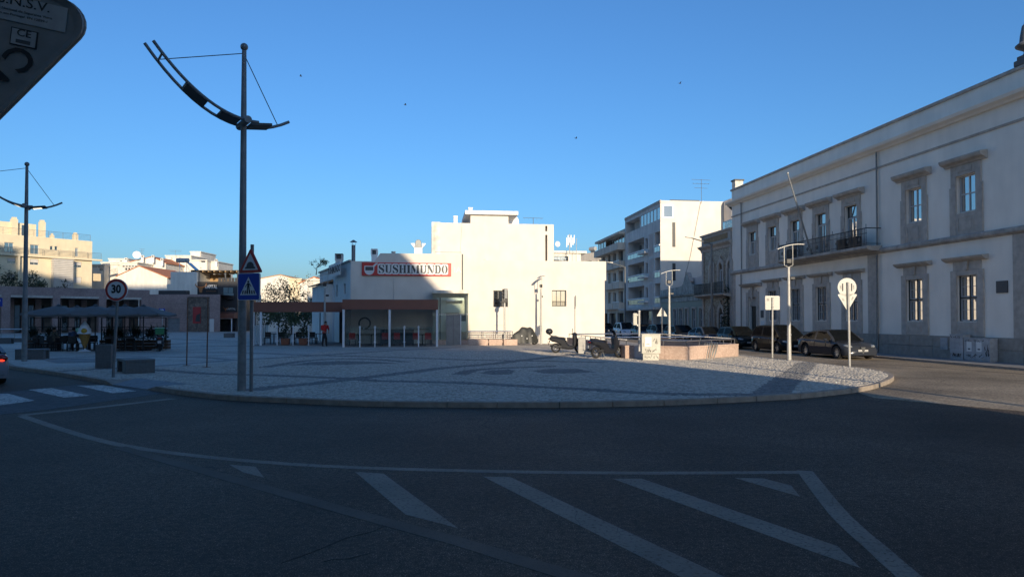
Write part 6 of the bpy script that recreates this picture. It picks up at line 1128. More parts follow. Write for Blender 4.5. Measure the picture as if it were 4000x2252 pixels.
# benches and stones
def bench(label, corner, rz, w, d, h):
    t = thing('stone_bench', label, 'bench', corner, rz, 'stone block benches'); box('seat_slab', 'bench_stone', t, 0, w, 0, d, h-.09, h, bevel=.008); box('front_block', 'bench_stone', t, 0.005, w-.005, .005, d*.34, 0, h-.092, bevel=.008); box('rear_leg', 'bench_stone', t, 0.01, w-.01, d*.86, d-.005, 0, h-.092, bevel=.008); return t
bench('dark stone bench beside the 30 speed sign', G(489, 1460), radians(40), .93, 1.5, .48)
bench('dark stone bench at the foot of the left lamp mast', G(57, 1404), radians(18), 1.15, .9, .47)
bench('small far stone bench in front of the stone wall with the poster', G(873, 1318), 0, .95, .5, .45)
bench('low stone block at the left edge beyond the handrail', G(-40, 1342), 0, 1.5, .5, .45)
p = G(371, 1438); t = thing('stone_slab', 'upright dark stone slab behind the bench', 'stone block', p, radians(6)); box('slab', 'bench_stone', t, 0, .57, 0, .3, 0, .88, bevel=.01); box('cap', 'bench_stone', t, .003, .567, .003, .297, .88, .9, bevel=.005)
p = G(2259, 1380); t = thing('stone_bollard', 'pale stone bollard slab beside the black scooter with the top box', 'bollard', p, radians(-8)); box('slab', 'bollard_stone', t, 0, .38, 0, .3, 0, .86, bevel=.01); box('cap', 'bollard_stone', t, .003, .377, .003, .297, .86, .88, bevel=.005)
for px, py, lb in ((729, 1427, 'left of two rusty iron stakes in the paving'), (808, 1434, 'right of two rusty iron stakes in the paving')):
    p = G(px, py); t = thing('iron_stake', lb, 'stake', p, 0, 'rusty stakes'); rod('rod', 'rust', t, [(0, 0, -.05), (.015, 0, 1.3), (.02, 0, 2.7)], .026, 6); box('ground_plate', 'rust', t, -.12, .12, -.1, .1, .002, .016)
# low wall and rail at the left edge
p = G(-60, 1336); t = thing('steel_handrail', 'steel handrail over a low wall at the far left edge', 'railing', (p.x, p.y, .13), radians(10)); box('low_wall', 'bench_stone', t, -3, 3.2, 0, .3, 0, .32); 
rod('handrail', 'steel', t, [(-3, .15, 1.05), (3.2, .15, 1.05)], .035)
for k in range(7): rod('rail_post', 'steel', t, [(-2.9+k, .15, .32), (-2.9+k, .15, 1.05)], .02, 6)
for z in (.5, .7): rod('rail', 'steel', t, [(-3, .15, z), (3.2, .15, z)], .012, 5)
# parking sign poles
p = P(632, 1290, 98); t = thing('parking_sign', 'blue parking P sign in front of the flat stone wall', 'road sign', (p.x, 98, .13), 0); r_ = (P(620, 1224, 98).z-.13, P(620, 1204, 98).z-.13); rod('post', 'galv', t, [(.05, .03, 0), (.05, .03, r_[1])], .05, 6); box('plate', 'sign_blue', t, -.43, .43, -.02, .0, r_[0], r_[1]); text('lettering', 'IP', .62, 'text_white', t, (0, -.03, (r_[0]+r_[1])/2), off=.02)
p = P(2, 1245, 60); t = thing('parking_sign', 'blue parking sign cut by the left picture edge', 'road sign', (p.x, 60, .13), 0); z0, z1 = P(2, 1196, 60).z-.13, P(2, 1163, 60).z-.13; rod('post', 'galv', t, [(-.2, .03, 0), (-.2, .03, z1)], .04, 6); box('plate', 'sign_blue', t, -.55, .16, -.02, 0, z0, z1); text('lettering', 'P', .45, 'text_white', t, (-.12, -.03, (z0+z1)/2+.06))
# ------------------------------------------------------------------ garage ramp walls, rails, bike rack, cabinets
C_, R_, A2, L1, L0 = G(2686, 1405), G(2885, 1390), G(2509, 1400), G(2479, 1399), G(2442, 1399)
rw = thing('ramp_wall', 'low pink stone wall with steel rail around the garage ramp', 'wall', (0, 0, .13))
def seg_wall(p, q, th, h, n, first=0):
    p, q = Vector((p.x, p.y)), Vector((q.x, q.y)); d = (q-p).normalized(); nrm = Vector((-d.y, d.x)); L = (q-p).length
    for k in range(n):
        a, b = p+d*(L*k/n+.004), p+d*(L*(k+1)/n-.004); MB().prism([tuple(a), tuple(b), tuple(b+nrm*th), tuple(a+nrm*th)], 0, h-.07).build('wall_slab', 'pink_stone', rw, bevel=.006); e = nrm*.015
        MB().prism([tuple(a-e), tuple(b-e), tuple(b+nrm*th+e), tuple(a+nrm*th+e)], h-.07, h).build('coping_slab', 'pink_stone', rw, bevel=.006)
seg_wall(A2, C_, .3, .62, 2); seg_wall(C_, R_, .3, .62, 3); seg_wall(L0, L1, .3, .62, 1)
seg_wall(L0+V*14, L0+V*.01, .3, .62, 9); RB2 = R_+V*14; seg_wall(R_+V*.3, RB2, .3, .62, 8)
MB().prism([tuple(p.xy) for p in (A2+V*.31, C_+V*.4, R_+V*.35, RB2, L0+V*14, L0+V*.4)], .004, .012).build('ramp_floor', 'dark_panel', rw)
def rail_run(pts, z=.86, every=1.3):
    rod('handrail', 'steel', rw, [(p.x, p.y, z) for p in pts], .035)
    for i in range(len(pts)-1):
        a, b = pts[i], pts[i+1]; n = max(1, round((b-a).length/every))
        for k in range(n+1): p = a.lerp(b, k/n); rod('rail_post', 'steel', rw, [(p.x, p.y, .6), (p.x, p.y, z)], .02, 6)
inn_ = lambda p: Vector((p.x, p.y, 0))
rail_run([inn_(A2+V*.15), inn_(C_+V*.17), inn_(R_+V*.17-U*.12)]); rail_run([inn_(L0+V*.3+U*.15), inn_(L0+V*14+U*.15)]); rail_run([inn_(R_+V*.5-U*.15), inn_(RB2-U*.15)])
for vv in (5.0, 13.9): rod('cross_rail', 'steel', rw, [tuple((L0+V*vv+U*.15).xy)+(.86,), tuple((R_+V*(vv-1)-U*.15).xy)+(.86,)], .035)
p = G(2740, 1400); t = thing('bike_rack', 'spiral steel bicycle rack leaning in front of the pink ramp wall', 'bike rack', p, radians(20))
for k in range(6):
    x = .14*k; pts = [(x, 0, 0), (x+.1, .02, .35), (x+.2, .05, .62), (x+.27, .1, .72), (x+.33, .16, .7), (x+.36, .2, .58), (x+.3, .24, .3), (x+.2, .27, 0)]; rod('hoop', 'grey_metal', t, pts, .018, 8)
# grey utility cabinet with graffiti
p = G(2507, 1406); t = thing('utility_cabinet', 'sunlit pale utility cabinet with graffiti at the ramp corner', 'cabinet', p, radians(-4))
box('base', 'grey_cabinet', t, .06, .78, .03, .4, 0, .3, bevel=.006); bd = box('body', 'grey_cabinet', t, 0, .84, 0, .43, .3, 1.17, bevel=.01); box('lid', 'grey_cabinet', t, -.01, .85, -.01, .44, 1.17, 1.2, bevel=.008)
box('door_seam', 'ink_grey', t, .02, .82, -.003, .002, .296, .304); box('lock', 'ink', t, .06, .075, -.012, 0, .62, .78); box('poster', 'pale_cream', t, .15, .44, -.006, 0, .62, 1.05); text('poster_text', 'ABRIL', .075, 'ink', t, (.29, -.008, .72)); 
def scrawl(parent, x0, z0, w, h, n, y, m='ink', seed=1, r=.009):
    rr = random.Random(seed); x = x0
    for k in range(n):
        pts = [(x+rr.uniform(0, w/n*1.5), y, z0+rr.uniform(0, h)) for _ in range(4)]; MB().tube(pts, r, 4).build('graffiti', m, parent); x += w/n
scrawl(t, .12, .36, .5, .2, 6, -.004); scrawl(t, .5, .7, .2, .3, 3, -.004, seed=5); scrawl(t, .12, .06, .6, .2, 5, .028, 'ink_grey', 9)
c0 = RB.q(3736, 1350, -.5); 
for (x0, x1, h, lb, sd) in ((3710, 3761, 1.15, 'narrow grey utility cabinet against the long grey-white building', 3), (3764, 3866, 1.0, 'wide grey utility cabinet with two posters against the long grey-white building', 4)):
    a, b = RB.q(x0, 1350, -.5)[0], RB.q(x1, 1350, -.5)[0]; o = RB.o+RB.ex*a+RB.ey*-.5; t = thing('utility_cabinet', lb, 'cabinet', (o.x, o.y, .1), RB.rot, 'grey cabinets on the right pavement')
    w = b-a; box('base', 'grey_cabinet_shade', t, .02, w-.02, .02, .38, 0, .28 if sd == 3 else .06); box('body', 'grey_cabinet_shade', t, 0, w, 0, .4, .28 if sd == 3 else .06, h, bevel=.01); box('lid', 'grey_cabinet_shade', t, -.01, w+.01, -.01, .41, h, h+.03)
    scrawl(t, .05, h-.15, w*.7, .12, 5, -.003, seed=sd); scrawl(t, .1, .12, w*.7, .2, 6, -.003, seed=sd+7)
    if sd == 4:
        for q in (.12, .5): box('poster', 'pale_cream', t, w*q, w*q+.3, -.006, 0, .42, .86); box('poster_print', 'ink_grey', t, w*q+.08, w*q+.22, -.01, -.006, .5, .56)
        box('door_seam', 'ink_grey', t, w*.45-.004, w*.45+.004, -.003, .002, .08, h-.02); scrawl(t, w*.8, .2, w*.18, .6, 5, -.003, seed=21)
# ------------------------------------------------------------------ vehicles
def lerp_tab(tab, x):
    if x <= tab[0][0]: return tab[0][1]
    for (a, b), (c, d) in zip(tab, tab[1:]):
        if x <= c: t = (x-a)/(c-a) if c > a else 0; t = t*t*(3-2*t)*.5+t*.5; return b+(d-b)*t
    return tab[-1][1]
def make_car(name, label, paint_m, L=4.5, W=1.8, H=1.45, wb=2.65, r=.32, fo=.88, top=None, gh=None, loc=(0, 0, 0), rz=0, group=None, spokes=5, lit=False, shield=False, front=True):
    t = thing(name, label, 'car', loc, rz, group); xf = L/2; xr = -L/2; wf = xf-fo; wr = wf-wb; wh = W/2
    nx = 64; xs_ = sorted(set([xr+L*k/nx for k in range(nx+1)]+[w+r*1.16*cos(pi*k/10) for w in (wf, wr) for k in range(11)]))
    secs = []
    for x in xs_:
        e = max(0, (abs(x)-.34*L)/(.16*L)); w = wh*(1-.13*e*e-.10*max(0, e-.75)/.25*e); zt = lerp_tab(top, x); zs = zt-.07-.05*e
        zb = .19+.08*max(0, e-.6); arch = 0
        for cxw in (wf, wr):
            d = abs(x-cxw)
            if d < r*1.16: arch = max(arch, r+sqrt(max(0, (r*1.16)**2-d*d))*1.0)
        lo = max(zb, arch); m1 = max(lo+.02, .3+.02*e); m2 = max(m1+.02, min(.56, zs-.12)); m3 = max(m2+.02, zs-.07); 
        secs.append([(w*.80, zb if not arch else lo), (w*.955, lo), (w*.995, m1), (w, m2), (w*.985, m3), (w*.93, max(zs, m3+.015)), (w*.6, max(zt-.012, m3+.02)), (0, max(zt, m3+.025))])
    mb = MB(); n = len(secs[0])
    for i, s_ in enumerate(secs):
        for sgn in (1, -1): mb.v += [(xs_[i], sgn*y, z) for y, z in s_]
    for i in range(len(secs)-1):
        a, b = i*2*n, (i+1)*2*n
        for k in range(n-1): mb.f.append((a+k, b+k, b+k+1, a+k+1)); mb.f.append((a+n+k, a+n+k+1, b+n+k+1, b+n+k))
        mb.f.append((a, a+n, b+n, b))
    for i in (0, len(secs)-1):
        a = i*2*n; mb.f.append(tuple([a+k for k in range(n)]+[a+n+k for k in range(n-2, -1, -1)]))
    mb.build('body', paint_m, t, smooth=True, ang=40)
    MB().box(xr+.25, xf-.25, -wh*.78, wh*.78, .16, .55).build('underbody', 'rubber', t)
    # greenhouse: x0 rear base, x1 rear top, x2 windscreen top, x3 windscreen base
    x0, x1, x2, x3, zr = gh; N2 = 22; gx_ = sorted(set([x0+(x3-x0)*k/N2 for k in range(N2+1)]+[x1, x2])); mid = (x1+x2)/2-.12
    def roof(x):
        zb_ = lerp_tab(top, x)-.03
        if x < x1: q = max(0, (x-x0)/(x1-x0)); return zb_+(zr-.05-zb_)*(q**.85)
        if x > x2: q = max(0, (x3-x)/(x3-x2)); return zb_+(zr-.02-zb_)*(q**.85)
        q = (x-x1)/(x2-x1); return zr-.05*(1-q)+.03*sin(pi*q)
    P_, GL, WS, RW = MB(), [MB(), MB(), MB(), MB()], MB(), MB()
    def sec(x):
        zb_ = lerp_tab(top, x)-.075; z = max(roof(x), zb_+.005); k = (z-zb_)/(zr-zb_+.01); wb_ = wh*.925; wt = wh*(.925-.2*k)
        f = lambda q: (wb_+(wt-wb_)*q, zb_+(z-zb_)*q)
        return [f(0), f(.14), f(.86), f(.96), (wt*.86, z+.012*k), (0, z+.035*k)]
    for i in range(len(gx_)-1):
        xa_, xb_ = gx_[i], gx_[i+1]; sa, sb_ = sec(xa_), sec(xb_); xm = (xa_+xb_)/2
        for sgn in (1, -1):
            Q = lambda mbx, k: mbx.quad((xa_, sgn*sa[k][0], sa[k][1]), (xb_, sgn*sb_[k][0], sb_[k][1]), (xb_, sgn*sb_[k+1][0], sb_[k+1][1]), (xa_, sgn*sa[k+1][0], sa[k+1][1]))
            gl_ok = (x0+.32*(x1-x0) < xm < x3-.3*(x3-x2)) and not (abs(xm-mid) < .05) 
            Q(P_, 0); Q(GL[(0 if xm > mid else 1)+(2 if sgn > 0 else 0)], 1) if gl_ok else Q(P_, 1); Q(P_, 2)
            if xm < x1 and (x1-x0) > .15: Q(RW, 4); Q(P_, 3)
            elif xm > x2: Q(WS, 4); Q(P_, 3)
            else: Q(P_, 3); Q(P_, 4)
    P_.build('roof', paint_m, t, smooth=True, ang=50); WS.build('windscreen', 'car_glass', t, smooth=True); 
    if RW.f: RW.build('rear_window', 'car_glass', t, smooth=True)
    for g in GL:
        if g.f: g.build('side_window', 'car_glass', t, smooth=True)
    ty = MB().lathe([(r*.62, -.09), (r*.93, -.105), (r, -.07), (r, .07), (r*.93, .105), (r*.62, .09)], 24, 'y', ring=True).build('wheel', 'rubber', mesh_only=True, smooth=True)
    rm = MB().lathe([(0, .05), (r*.2, .05), (r*.2, .06), (0, .065)], 12, 'y'); rm.lathe([(r*.56, -.02), (r*.66, .085), (r*.7, .09), (r*.62, -.04)], 24, 'y', ring=True)
    for k in range(spokes):
        a = 2*pi*k/spokes; c, s2 = cos(a), sin(a); px_, pz = -s2*r*.09, c*r*.09
        rm.add([(c*r*.1+px_, .05, s2*r*.1+pz), (c*r*.1-px_, .05, s2*r*.1-pz), (c*r*.66-px_*.8, .075, s2*r*.66-pz*.8), (c*r*.66+px_*.8, .075, s2*r*.66+pz*.8), (c*r*.1+px_, .02, s2*r*.1+pz), (c*r*.1-px_, .02, s2*r*.1-pz), (c*r*.66-px_*.8, .03, s2*r*.66-pz*.8), (c*r*.66+px_*.8, .03, s2*r*.66+pz*.8)], [(0, 1, 2, 3), (0, 4, 5, 1), (1, 5, 6, 2), (2, 6, 7, 3), (3, 7, 4, 0)])
    rmm = rm.build('rim', 'alloy', mesh_only=True)
    for cxw in (wf, wr):
        for sgn in (1, -1): w_ = link('wheel', ty, t, (cxw, sgn*(wh-.115), r), (0, 0, 0 if sgn > 0 else pi)); link('rim', rmm, w_)
    zt = lerp_tab(top, xf-.3)
    for sgn in (1, -1):
        MB().ball((0, 0, 0), (.24, .13, .075), 12, 8).build('headlight', 'headlamp', t, smooth=True, loc=(xf-.26, sgn*wh*.70, .66), rot=(0, .12, -sgn*.5))
        MB().ball((0, 0, 0), (.12, .16, .12), 12, 8).build('tail_light', 'tail_dark', t, smooth=True, loc=(xr+.13, sgn*wh*.72, .82), rot=(0, 0, sgn*.5))
        if lit: MB().ball((0, 0, 0), (.125, .1, .045), 12, 8).build('brake_light', 'tail_lit', t, smooth=True, loc=(xr+.115, sgn*wh*.72, .76), rot=(0, 0, sgn*.5))
        MB().ball((0, 0, 0), (.09, .11, .07), 10, 6).build('mirror', paint_m, t, smooth=True, loc=(x3-.42, sgn*(wh+.06), lerp_tab(top, x3-.4)+.02))
        for xx in (mid-.12, mid-1.0): MB().box(xx-.1, xx+.1, sgn*wh-.012, sgn*wh+.012, .8, .83).build('door_handle', 'alloy', t)
        for xx in (mid+.02, mid-.9, mid+1.05): MB().box(xx-.006, xx+.006, sgn*(wh-.006)-.012, sgn*(wh-.006)+.012, .42, .86).build('door_seam', 'rubber', t)
    MB().prism([(-.5, .36), (.5, .36), (.42, .56), (-.42, .56)], xf-.12, xf-.02, 'x').build('grille', 'rubber', t)
    if shield: MB().prism([(-.12, .62), (.12, .62), (.02, .3), (-.02, .3)], xf-.06, xf+.012, 'x').build('shield_grille', 'ink_grey', t)
    MB().box(xf-.03, xf+.012, -.26, .26, .4, .5).build('number_plate', 'plate_white', t); MB().box(xr-.012, xr+.03, -.26, .26, .62, .73).build('number_plate', 'plate_white', t); MB().box(xr-.02, xr+.2, -wh*.8, wh*.8, .3, .5).build('rear_bumper', paint_m, t, bevel=.03)
    return t
def top_sedan(L): return [(-L/2, .66), (-L/2+.05, .88), (-L/2+.14, .98), (-L/2+.6, 1.0), (-.6, .96), (.5, .93), (L/2-1.3, .92), (L/2-.5, .82), (L/2-.15, .70), (L/2, .52)]
def top_hatch(L): return [(-L/2, .7), (-L/2+.05, .9), (-L/2+.15, .99), (-.6, .97), (.4, .94), (L/2-1.15, .93), (L/2-.5, .85), (L/2-.15, .72), (L/2, .54)]
GRP = 'cars parked along the right-hand pavement'
row = [  # distance along the street, kind
 (33.9, 'saloon_car', 'dark grey saloon with a shield grille, nearest of the parked row', 'paint_grey', dict(L=4.64, W=1.86, H=1.43, wb=2.82, r=.34, fo=.8, gh=(-1.95, -1.0, .35, 1.15, 1.42), spokes=10, shield=True), top_sedan),
 (39.7, 'people_carrier', 'black people carrier with tall windows, second of the parked row', 'paint_black', dict(L=4.26, W=1.81, H=1.62, wb=2.68, r=.32, fo=.8, gh=(-2.0, -1.6, .5, 1.55, 1.62), spokes=5), top_hatch),
 (45.3, 'small_hatchback', 'very dark small hatchback right behind the end of the pink ramp wall', 'paint_green', dict(L=3.8, W=1.72, H=1.47, wb=2.45, r=.3, fo=.72, gh=(-1.8, -1.4, .3, 1.1, 1.47), spokes=6), top_hatch),
 (50.6, 'coupe_car', 'blue-grey low coupe behind the ramp railing', 'paint_blue', dict(L=4.4, W=1.78, H=1.38, wb=2.6, r=.32, fo=.85, gh=(-1.9, -.9, .3, 1.1, 1.38), spokes=7), top_sedan),
 (56.4, 'black_hatchback', 'black hatchback with bright bonnet behind the ramp railing', 'paint_black', dict(L=4.2, W=1.78, H=1.46, wb=2.58, r=.31, fo=.84, gh=(-1.95, -1.5, .35, 1.2, 1.46), spokes=5), top_hatch),
 (61.9, 'bronze_hatchback', 'dark bronze car behind the triangular sign post', 'paint_bronze', dict(L=4.2, W=1.8, H=1.5, wb=2.6, r=.32, fo=.8, gh=(-1.95, -1.5, .3, 1.2, 1.5), spokes=5), top_hatch),
 (67.2, 'dark_hatchback', 'dark car partly behind the pale signal post', 'paint_grey', dict(L=4.1, W=1.76, H=1.48, wb=2.55, r=.31, fo=.8, gh=(-1.9, -1.45, .3, 1.15, 1.48), spokes=5), top_hatch),
 (73.8, 'crossover_car', 'white crossover far along the row beside the cream wall', 'paint_white', dict(L=4.4, W=1.84, H=1.6, wb=2.65, r=.35, fo=.88, gh=(-2.0, -1.6, .35, 1.3, 1.6), spokes=5), top_hatch),
 (82.5, 'far_car', 'dark car farthest along the row behind the white crossover', 'paint_grey', dict(L=4.2, W=1.78, H=1.48, wb=2.6, r=.31, fo=.8, gh=(-1.9, -1.45, .3, 1.15, 1.48), spokes=5), top_hatch)]
for v_, nm, lb, pm, kw, tp_ in row:
    p = uv(21.05+(.25 if v_ > 60 else 0), v_); make_car(nm, lb, pm, top=tp_(kw['L']), loc=(p.x, p.y, 0), rz=TH-pi/2+R.uniform(-.015, .015), group=GRP, **kw)
hd = radians(137); fw_ = Vector((cos(hd), sin(hd), 0)); rt2 = Vector((sin(hd), -cos(hd), 0)); cr = G(45, 1506, 0); cc = Vector((-15.25, 20.9, 0))+fw_*2.15-rt2*.74
make_car('silver_saloon', 'silver saloon with a lit red tail lamp at the left picture edge', 'paint_silver', L=4.4, W=1.74, H=1.43, wb=2.6, r=.31, fo=.85, top=top_sedan(4.4), gh=(-1.75, -.85, .35, 1.15, 1.42), loc=cc, rz=hd, lit=True)
# scooters
def scooter(name, label, loc, rz, body='scooter_black', topbox=None, group='parked scooters', lean=.12):
    t = thing(name, label, 'scooter', loc, rz, group); q = link('frame', None, t) if False else t
    wm = MB().lathe([(.17, -.04), (.24, -.06), (.265, -.035), (.27, 0), (.265, .035), (.24, .06), (.17, .04)], 20, 'y', ring=True).build('wheel', 'rubber', mesh_only=True, smooth=True); rm = MB().lathe([(.0, -.04), (.06, -.05), (.06, .05), (.0, .04)], 8, 'y')
    for k in range(5): a = 2*pi*k/5; rm.tube([(0, 0, 0), (.18*cos(a), 0, .18*sin(a))], .018, 5)
    rmm = rm.build('rim', 'alloy', mesh_only=True)
    for x in (-.62, .68): w_ = link('wheel', wm, t, (x, 0, .27)); link('rim', rmm, w_)
    MB().prism([(-.98, .74), (-.82, .62), (-.6, .58), (-.38, .46), (-.3, .24), (.05, .2), (.36, .22), (.46, .34), (.38, .44), (.1, .46), (-.0, .56), (-.04, .74), (-.3, .82), (-.8, .9), (-1.02, .84)], -.19, .19, 'y').build('body_shell', body, t, bevel=.07)
    MB().prism([(-.92, .86), (-.3, .80), (-.05, .76), (-.02, .8), (-.2, .87), (-.45, .88), (-.6, .94), (-.9, .95)], -.13, .13, 'y').build('seat', 'black_plastic', t, bevel=.03)
    MB().prism([(.28, .24), (.42, .26), (.56, .5), (.62, .72), (.5, .98), (.4, 1.08), (.28, 1.02), (.32, .66)], -.2, .2, 'y').build('leg_shield', body, t, bevel=.07)
    MB().prism([(.5, .52), (.62, .58), (.78, .56), (.92, .44), (.8, .52), (.64, .5)], -.08, .08, 'y').build('front_mudguard', body, t, bevel=.015); MB().prism([(-.98, .7), (-1.05, .42), (-1.02, .42), (-.93, .68)], -.09, .09, 'y').build('rear_mudguard', 'black_plastic', t)
    for s_ in (-.06, .06): rod('fork', 'grey_metal', t, [(.68, s_, .27), (.5, s_, .72)], .025, 6)
    MB().prism([(-.72, .25), (-.2, .32), (-.15, .45), (-.6, .4)], -.17, -.09, 'y').build('engine_case', 'black_plastic', t, bevel=.02)
    rod('handlebar', 'black_plastic', t, [(.28, -.33, 1.06), (.36, -.12, 1.08), (.38, 0, 1.06), (.36, .12, 1.08), (.28, .33, 1.06)], .022, 6); MB().ball((.42, 0, 1.03), (.14, .14, .1), 10, 6).build('headset', body, t, smooth=True)
    MB().add([(.46, -.14, 1.05), (.46, .14, 1.05), (.34, .11, 1.3), (.34, -.11, 1.3)], [(0, 1, 2, 3)]).build('windshield', 'car_glass', t)
    for s_ in (-1, 1): rod('mirror_stalk', 'black_plastic', t, [(.3, s_*.26, 1.08), (.3, s_*.33, 1.27)], .009, 5); MB().ball((.3, s_*.34, 1.3), (.02, .065, .05), 8, 6).build('mirror', 'headlamp', t, smooth=True)
    MB().box(-1.03, -.98, -.1, .1, .74, .8).build('tail_light', 'tail_dark', t); MB().box(-1.09, -1.07, -.1, .1, .48, .62).build('number_plate', 'plate_white', t); rod('stand', 'grey_metal', t, [(-.3, .08, .28), (-.22, .17, .01)], .016, 5); rod('stand', 'grey_metal', t, [(-.3, -.08, .28), (-.22, -.17, .01)], .016, 5); MB().tube([(-.15, .16, .3), (-.5, .18, .3), (-.95, .19, .4)], .05, 8).build('exhaust', 'black_plastic', t, smooth=True)
    if topbox == 'round': MB().ball((-.98, 0, 1.18), (.2, .23, .17), 14, 9).build('top_box', 'black_plastic', t, smooth=True); rod('rack', 'grey_metal', t, [(-.8, 0, .92), (-1.0, 0, 1.02)], .03, 6)
    if topbox == 'square': b_ = box('delivery_box', 'box_green', t, -1.08, -.66, -.23, .23, .98, 1.34, bevel=.02); MB().box(-1.1, -.64, -.25, .25, 1.34, 1.38).build('lid', 'ice_green', b_); rod('rack', 'grey_metal', t, [(-.85, 0, .9), (-.85, 0, .98)], .08, 6)
    return t
p = (G(2176, 1375)+G(2254, 1378))/2; scooter('black_scooter', 'black scooter with a rounded top box, left of the stone bollard slab', (G(2176, 1375).x+.5, 38.1, .13), radians(-6), topbox='round')
scooter('black_scooter', 'black scooter without a top box, right of the stone bollard slab', (P(2372, 1390, 33.3).x, 33.3, .13), radians(24))
p = P(622, 1366, 40.2); scooter('delivery_scooter', 'delivery scooter with a square green box at the parasol terrace', (p.x-.1, 40.5, .13), radians(115), topbox='square')
# covered motorbike
p = P(2050, 1340, 50.2); t = thing('covered_motorbike', 'motorbike under a dark grey rain cover by the lit cream wall', 'motorbike', (p.x, 50.2, .13), radians(20))
mb = MB(); nx, na = 22, 15; prof = [(-1.0, .55, .12), (-.8, .85, .22), (-.55, 1.0, .26), (-.2, 1.28, .34), (.0, 1.26, .36), (.2, 1.22, .32), (.42, 1.28, .36), (.6, 1.15, .3), (.85, .8, .22), (1.0, .55, .14)]
rr = random.Random(4)
for i in range(nx+1):
    x = -1+2*i/nx; h = lerp_tab([(a, b) for a, b, c in prof], x); w = lerp_tab([(a, c) for a, b, c in prof], x)
    for k in range(na+1):
        a = k/na; s_ = 2*a-1; z = h*(1-abs(s_)**3.2)+.12*abs(s_)**3.2+.1*abs(s_)**2*.0; y = w*s_*(1+.25*(1-z/h))+.03*sin(9*x+6*a*pi)*abs(s_); mb.v.append((x*(1-.05*abs(s_)), y, max(.1, z+rr.uniform(-.018, .018))))
for i in range(nx):
    for k in range(na): a = i*(na+1)+k; mb.f.append((a, a+na+1, a+na+2, a+1))
mb.build('cover', 'cover', t, smooth=True, ang=60)
for x in (-.72, .75): MB().lathe([(.2, -.05), (.29, -.05), (.3, 0), (.29, .05), (.2, .05)], 18, 'y', (x, 0, .3), ring=True).build('wheel', 'rubber', t, smooth=True)
for k in range(3): MB().box(-.4+k*.4, -.34+k*.4, -.37, -.355, .62-.2*(k % 2), .7-.2*(k % 2)).build('reflective_tab', 'text_white', t)
# ------------------------------------------------------------------ parasol terrace on the left
def parasol(label, px, Y, half=1.4, H=2.66):
    p = P(px, 1300, Y); t = thing('parasol', label, 'parasol', (p.x, Y, .13), .1, 'grey square parasols'); n = 4; mb = MB(); N3 = 10
    def z(u_, w_): m = max(abs(u_), abs(w_)); k = abs(abs(u_)-abs(w_)); return H-.5*m**1.1-.07*m*(k)*(1.2)
    g = {}
    for i in range(N3+1):
        for j in range(N3+1): u_, w_ = -1+2*i/N3, -1+2*j/N3; g[i, j] = len(mb.v); mb.v.append((u_*half, w_*half, z(u_, w_)))
    for i in range(N3):
        for j in range(N3): mb.f.append((g[i, j], g[i+1, j], g[i+1, j+1], g[i, j+1]))
    e = [(-half, -half), (half, -half), (half, half), (-half, half)]
    c = mb.build('canopy', 'canvas_grey', t, smooth=True, ang=60)
    v = MB()
    for k in range(4):
        (xa_, ya_), (xb_, yb_) = e[k], e[(k+1) % 4]
        for q in range(6):
            f0, f1 = q/6, (q+1)/6; a = (xa_+(xb_-xa_)*f0, ya_+(yb_-ya_)*f0); b = (xa_+(xb_-xa_)*f1, ya_+(yb_-ya_)*f1); za, zb2 = z(a[0]/half, a[1]/half), z(b[0]/half, b[1]/half); v.quad((*a, za), (*b, zb2), (*b, zb2-.1), (*a, za-.1))
    v.build('valance', 'canvas_grey', c); rod('mast', 'iron', t, [(0, 0, 0), (0, 0, H)], .035, 8); MB().lathe([(.14, H-.03), (.1, H+.04), (.02, H+.09)], 10).build('top_cap', 'ink_grey', t); box('base', 'iron', t, -.35, .35, -.35, .35, 0, .06)
    for k in range(8): a = k*pi/4+.0; u_, w_ = cos(a), sin(a); m = max(abs(u_), abs(w_)); u_, w_ = u_/m, w_/m; rod('rib', 'iron', t, [(0, 0, H-.08), (u_*half*.95, w_*half*.95, z(u_*.95, w_*.95)-.03)], .014, 4)
for px, Y, lb in ((228, 40.6, 'grey square parasol at the left end of the parasol terrace, front row'), (372, 40.8, 'grey square parasol left of the 30 speed sign post, front row'), (300, 43.9, 'grey square parasol between the two left front ones, back row'), (440, 44.2, 'grey square parasol half hidden by the 30 speed sign post, back row'), (487, 41.0, 'grey square parasol just right of the 30 speed sign post, front row'), (560, 41.2, 'grey square parasol at the right end of the parasol terrace')): parasol(lb, px, Y)
def screen(label, px0, px1, Y, h0=.95, h1=1.95):
    a, b = P(px0, 1300, Y), P(px1, 1300, Y); L = b.x-a.x; t = thing('iron_screen', label, 'screen', (a.x, Y, .13), 0, 'iron terrace screens'); n = max(2, round(L/1.6))
    for k in range(n+1): box('upright', 'iron', t, L*k/n-.03, L*k/n+.03, -.03, .03, 0, h1)
    for z in (h0, h0+.2, h0+.4, h1-.03): box('bar', 'iron', t, .03, L-.03, -.02, .02, z, z+.035)
screen('iron bar screen on the left half of the parasol terrace', 120, 350, 42.6); screen('iron bar screen on the right half of the parasol terrace, behind the planters', 397, 648, 42.8)
def spiky(mb, c, r, h, n, rr):
    for _ in range(n):
        a = rr.uniform(0, 2*pi); l = rr.uniform(.5, 1)*r; el = rr.uniform(.2, 1.4); d = Vector((cos(a)*cos(el), sin(a)*cos(el), sin(el))); s_ = d.cross(Vector((0, 0, 1))); s_ = (s_.normalized() if s_.length > .01 else Vector((1, 0, 0)))*.018; b = Vector(c)+Vector((rr.uniform(-.25, .25), rr.uniform(-.15, .15), rr.uniform(0, h))); m_ = b+d*l*.6; e = b+d*l+Vector((0, 0, -.12*l))
        mb.add([b-s_*.6, b+s_*.6, m_+s_, e, m_-s_], [(0, 1, 2, 4), (4, 2, 3)])
k = 0
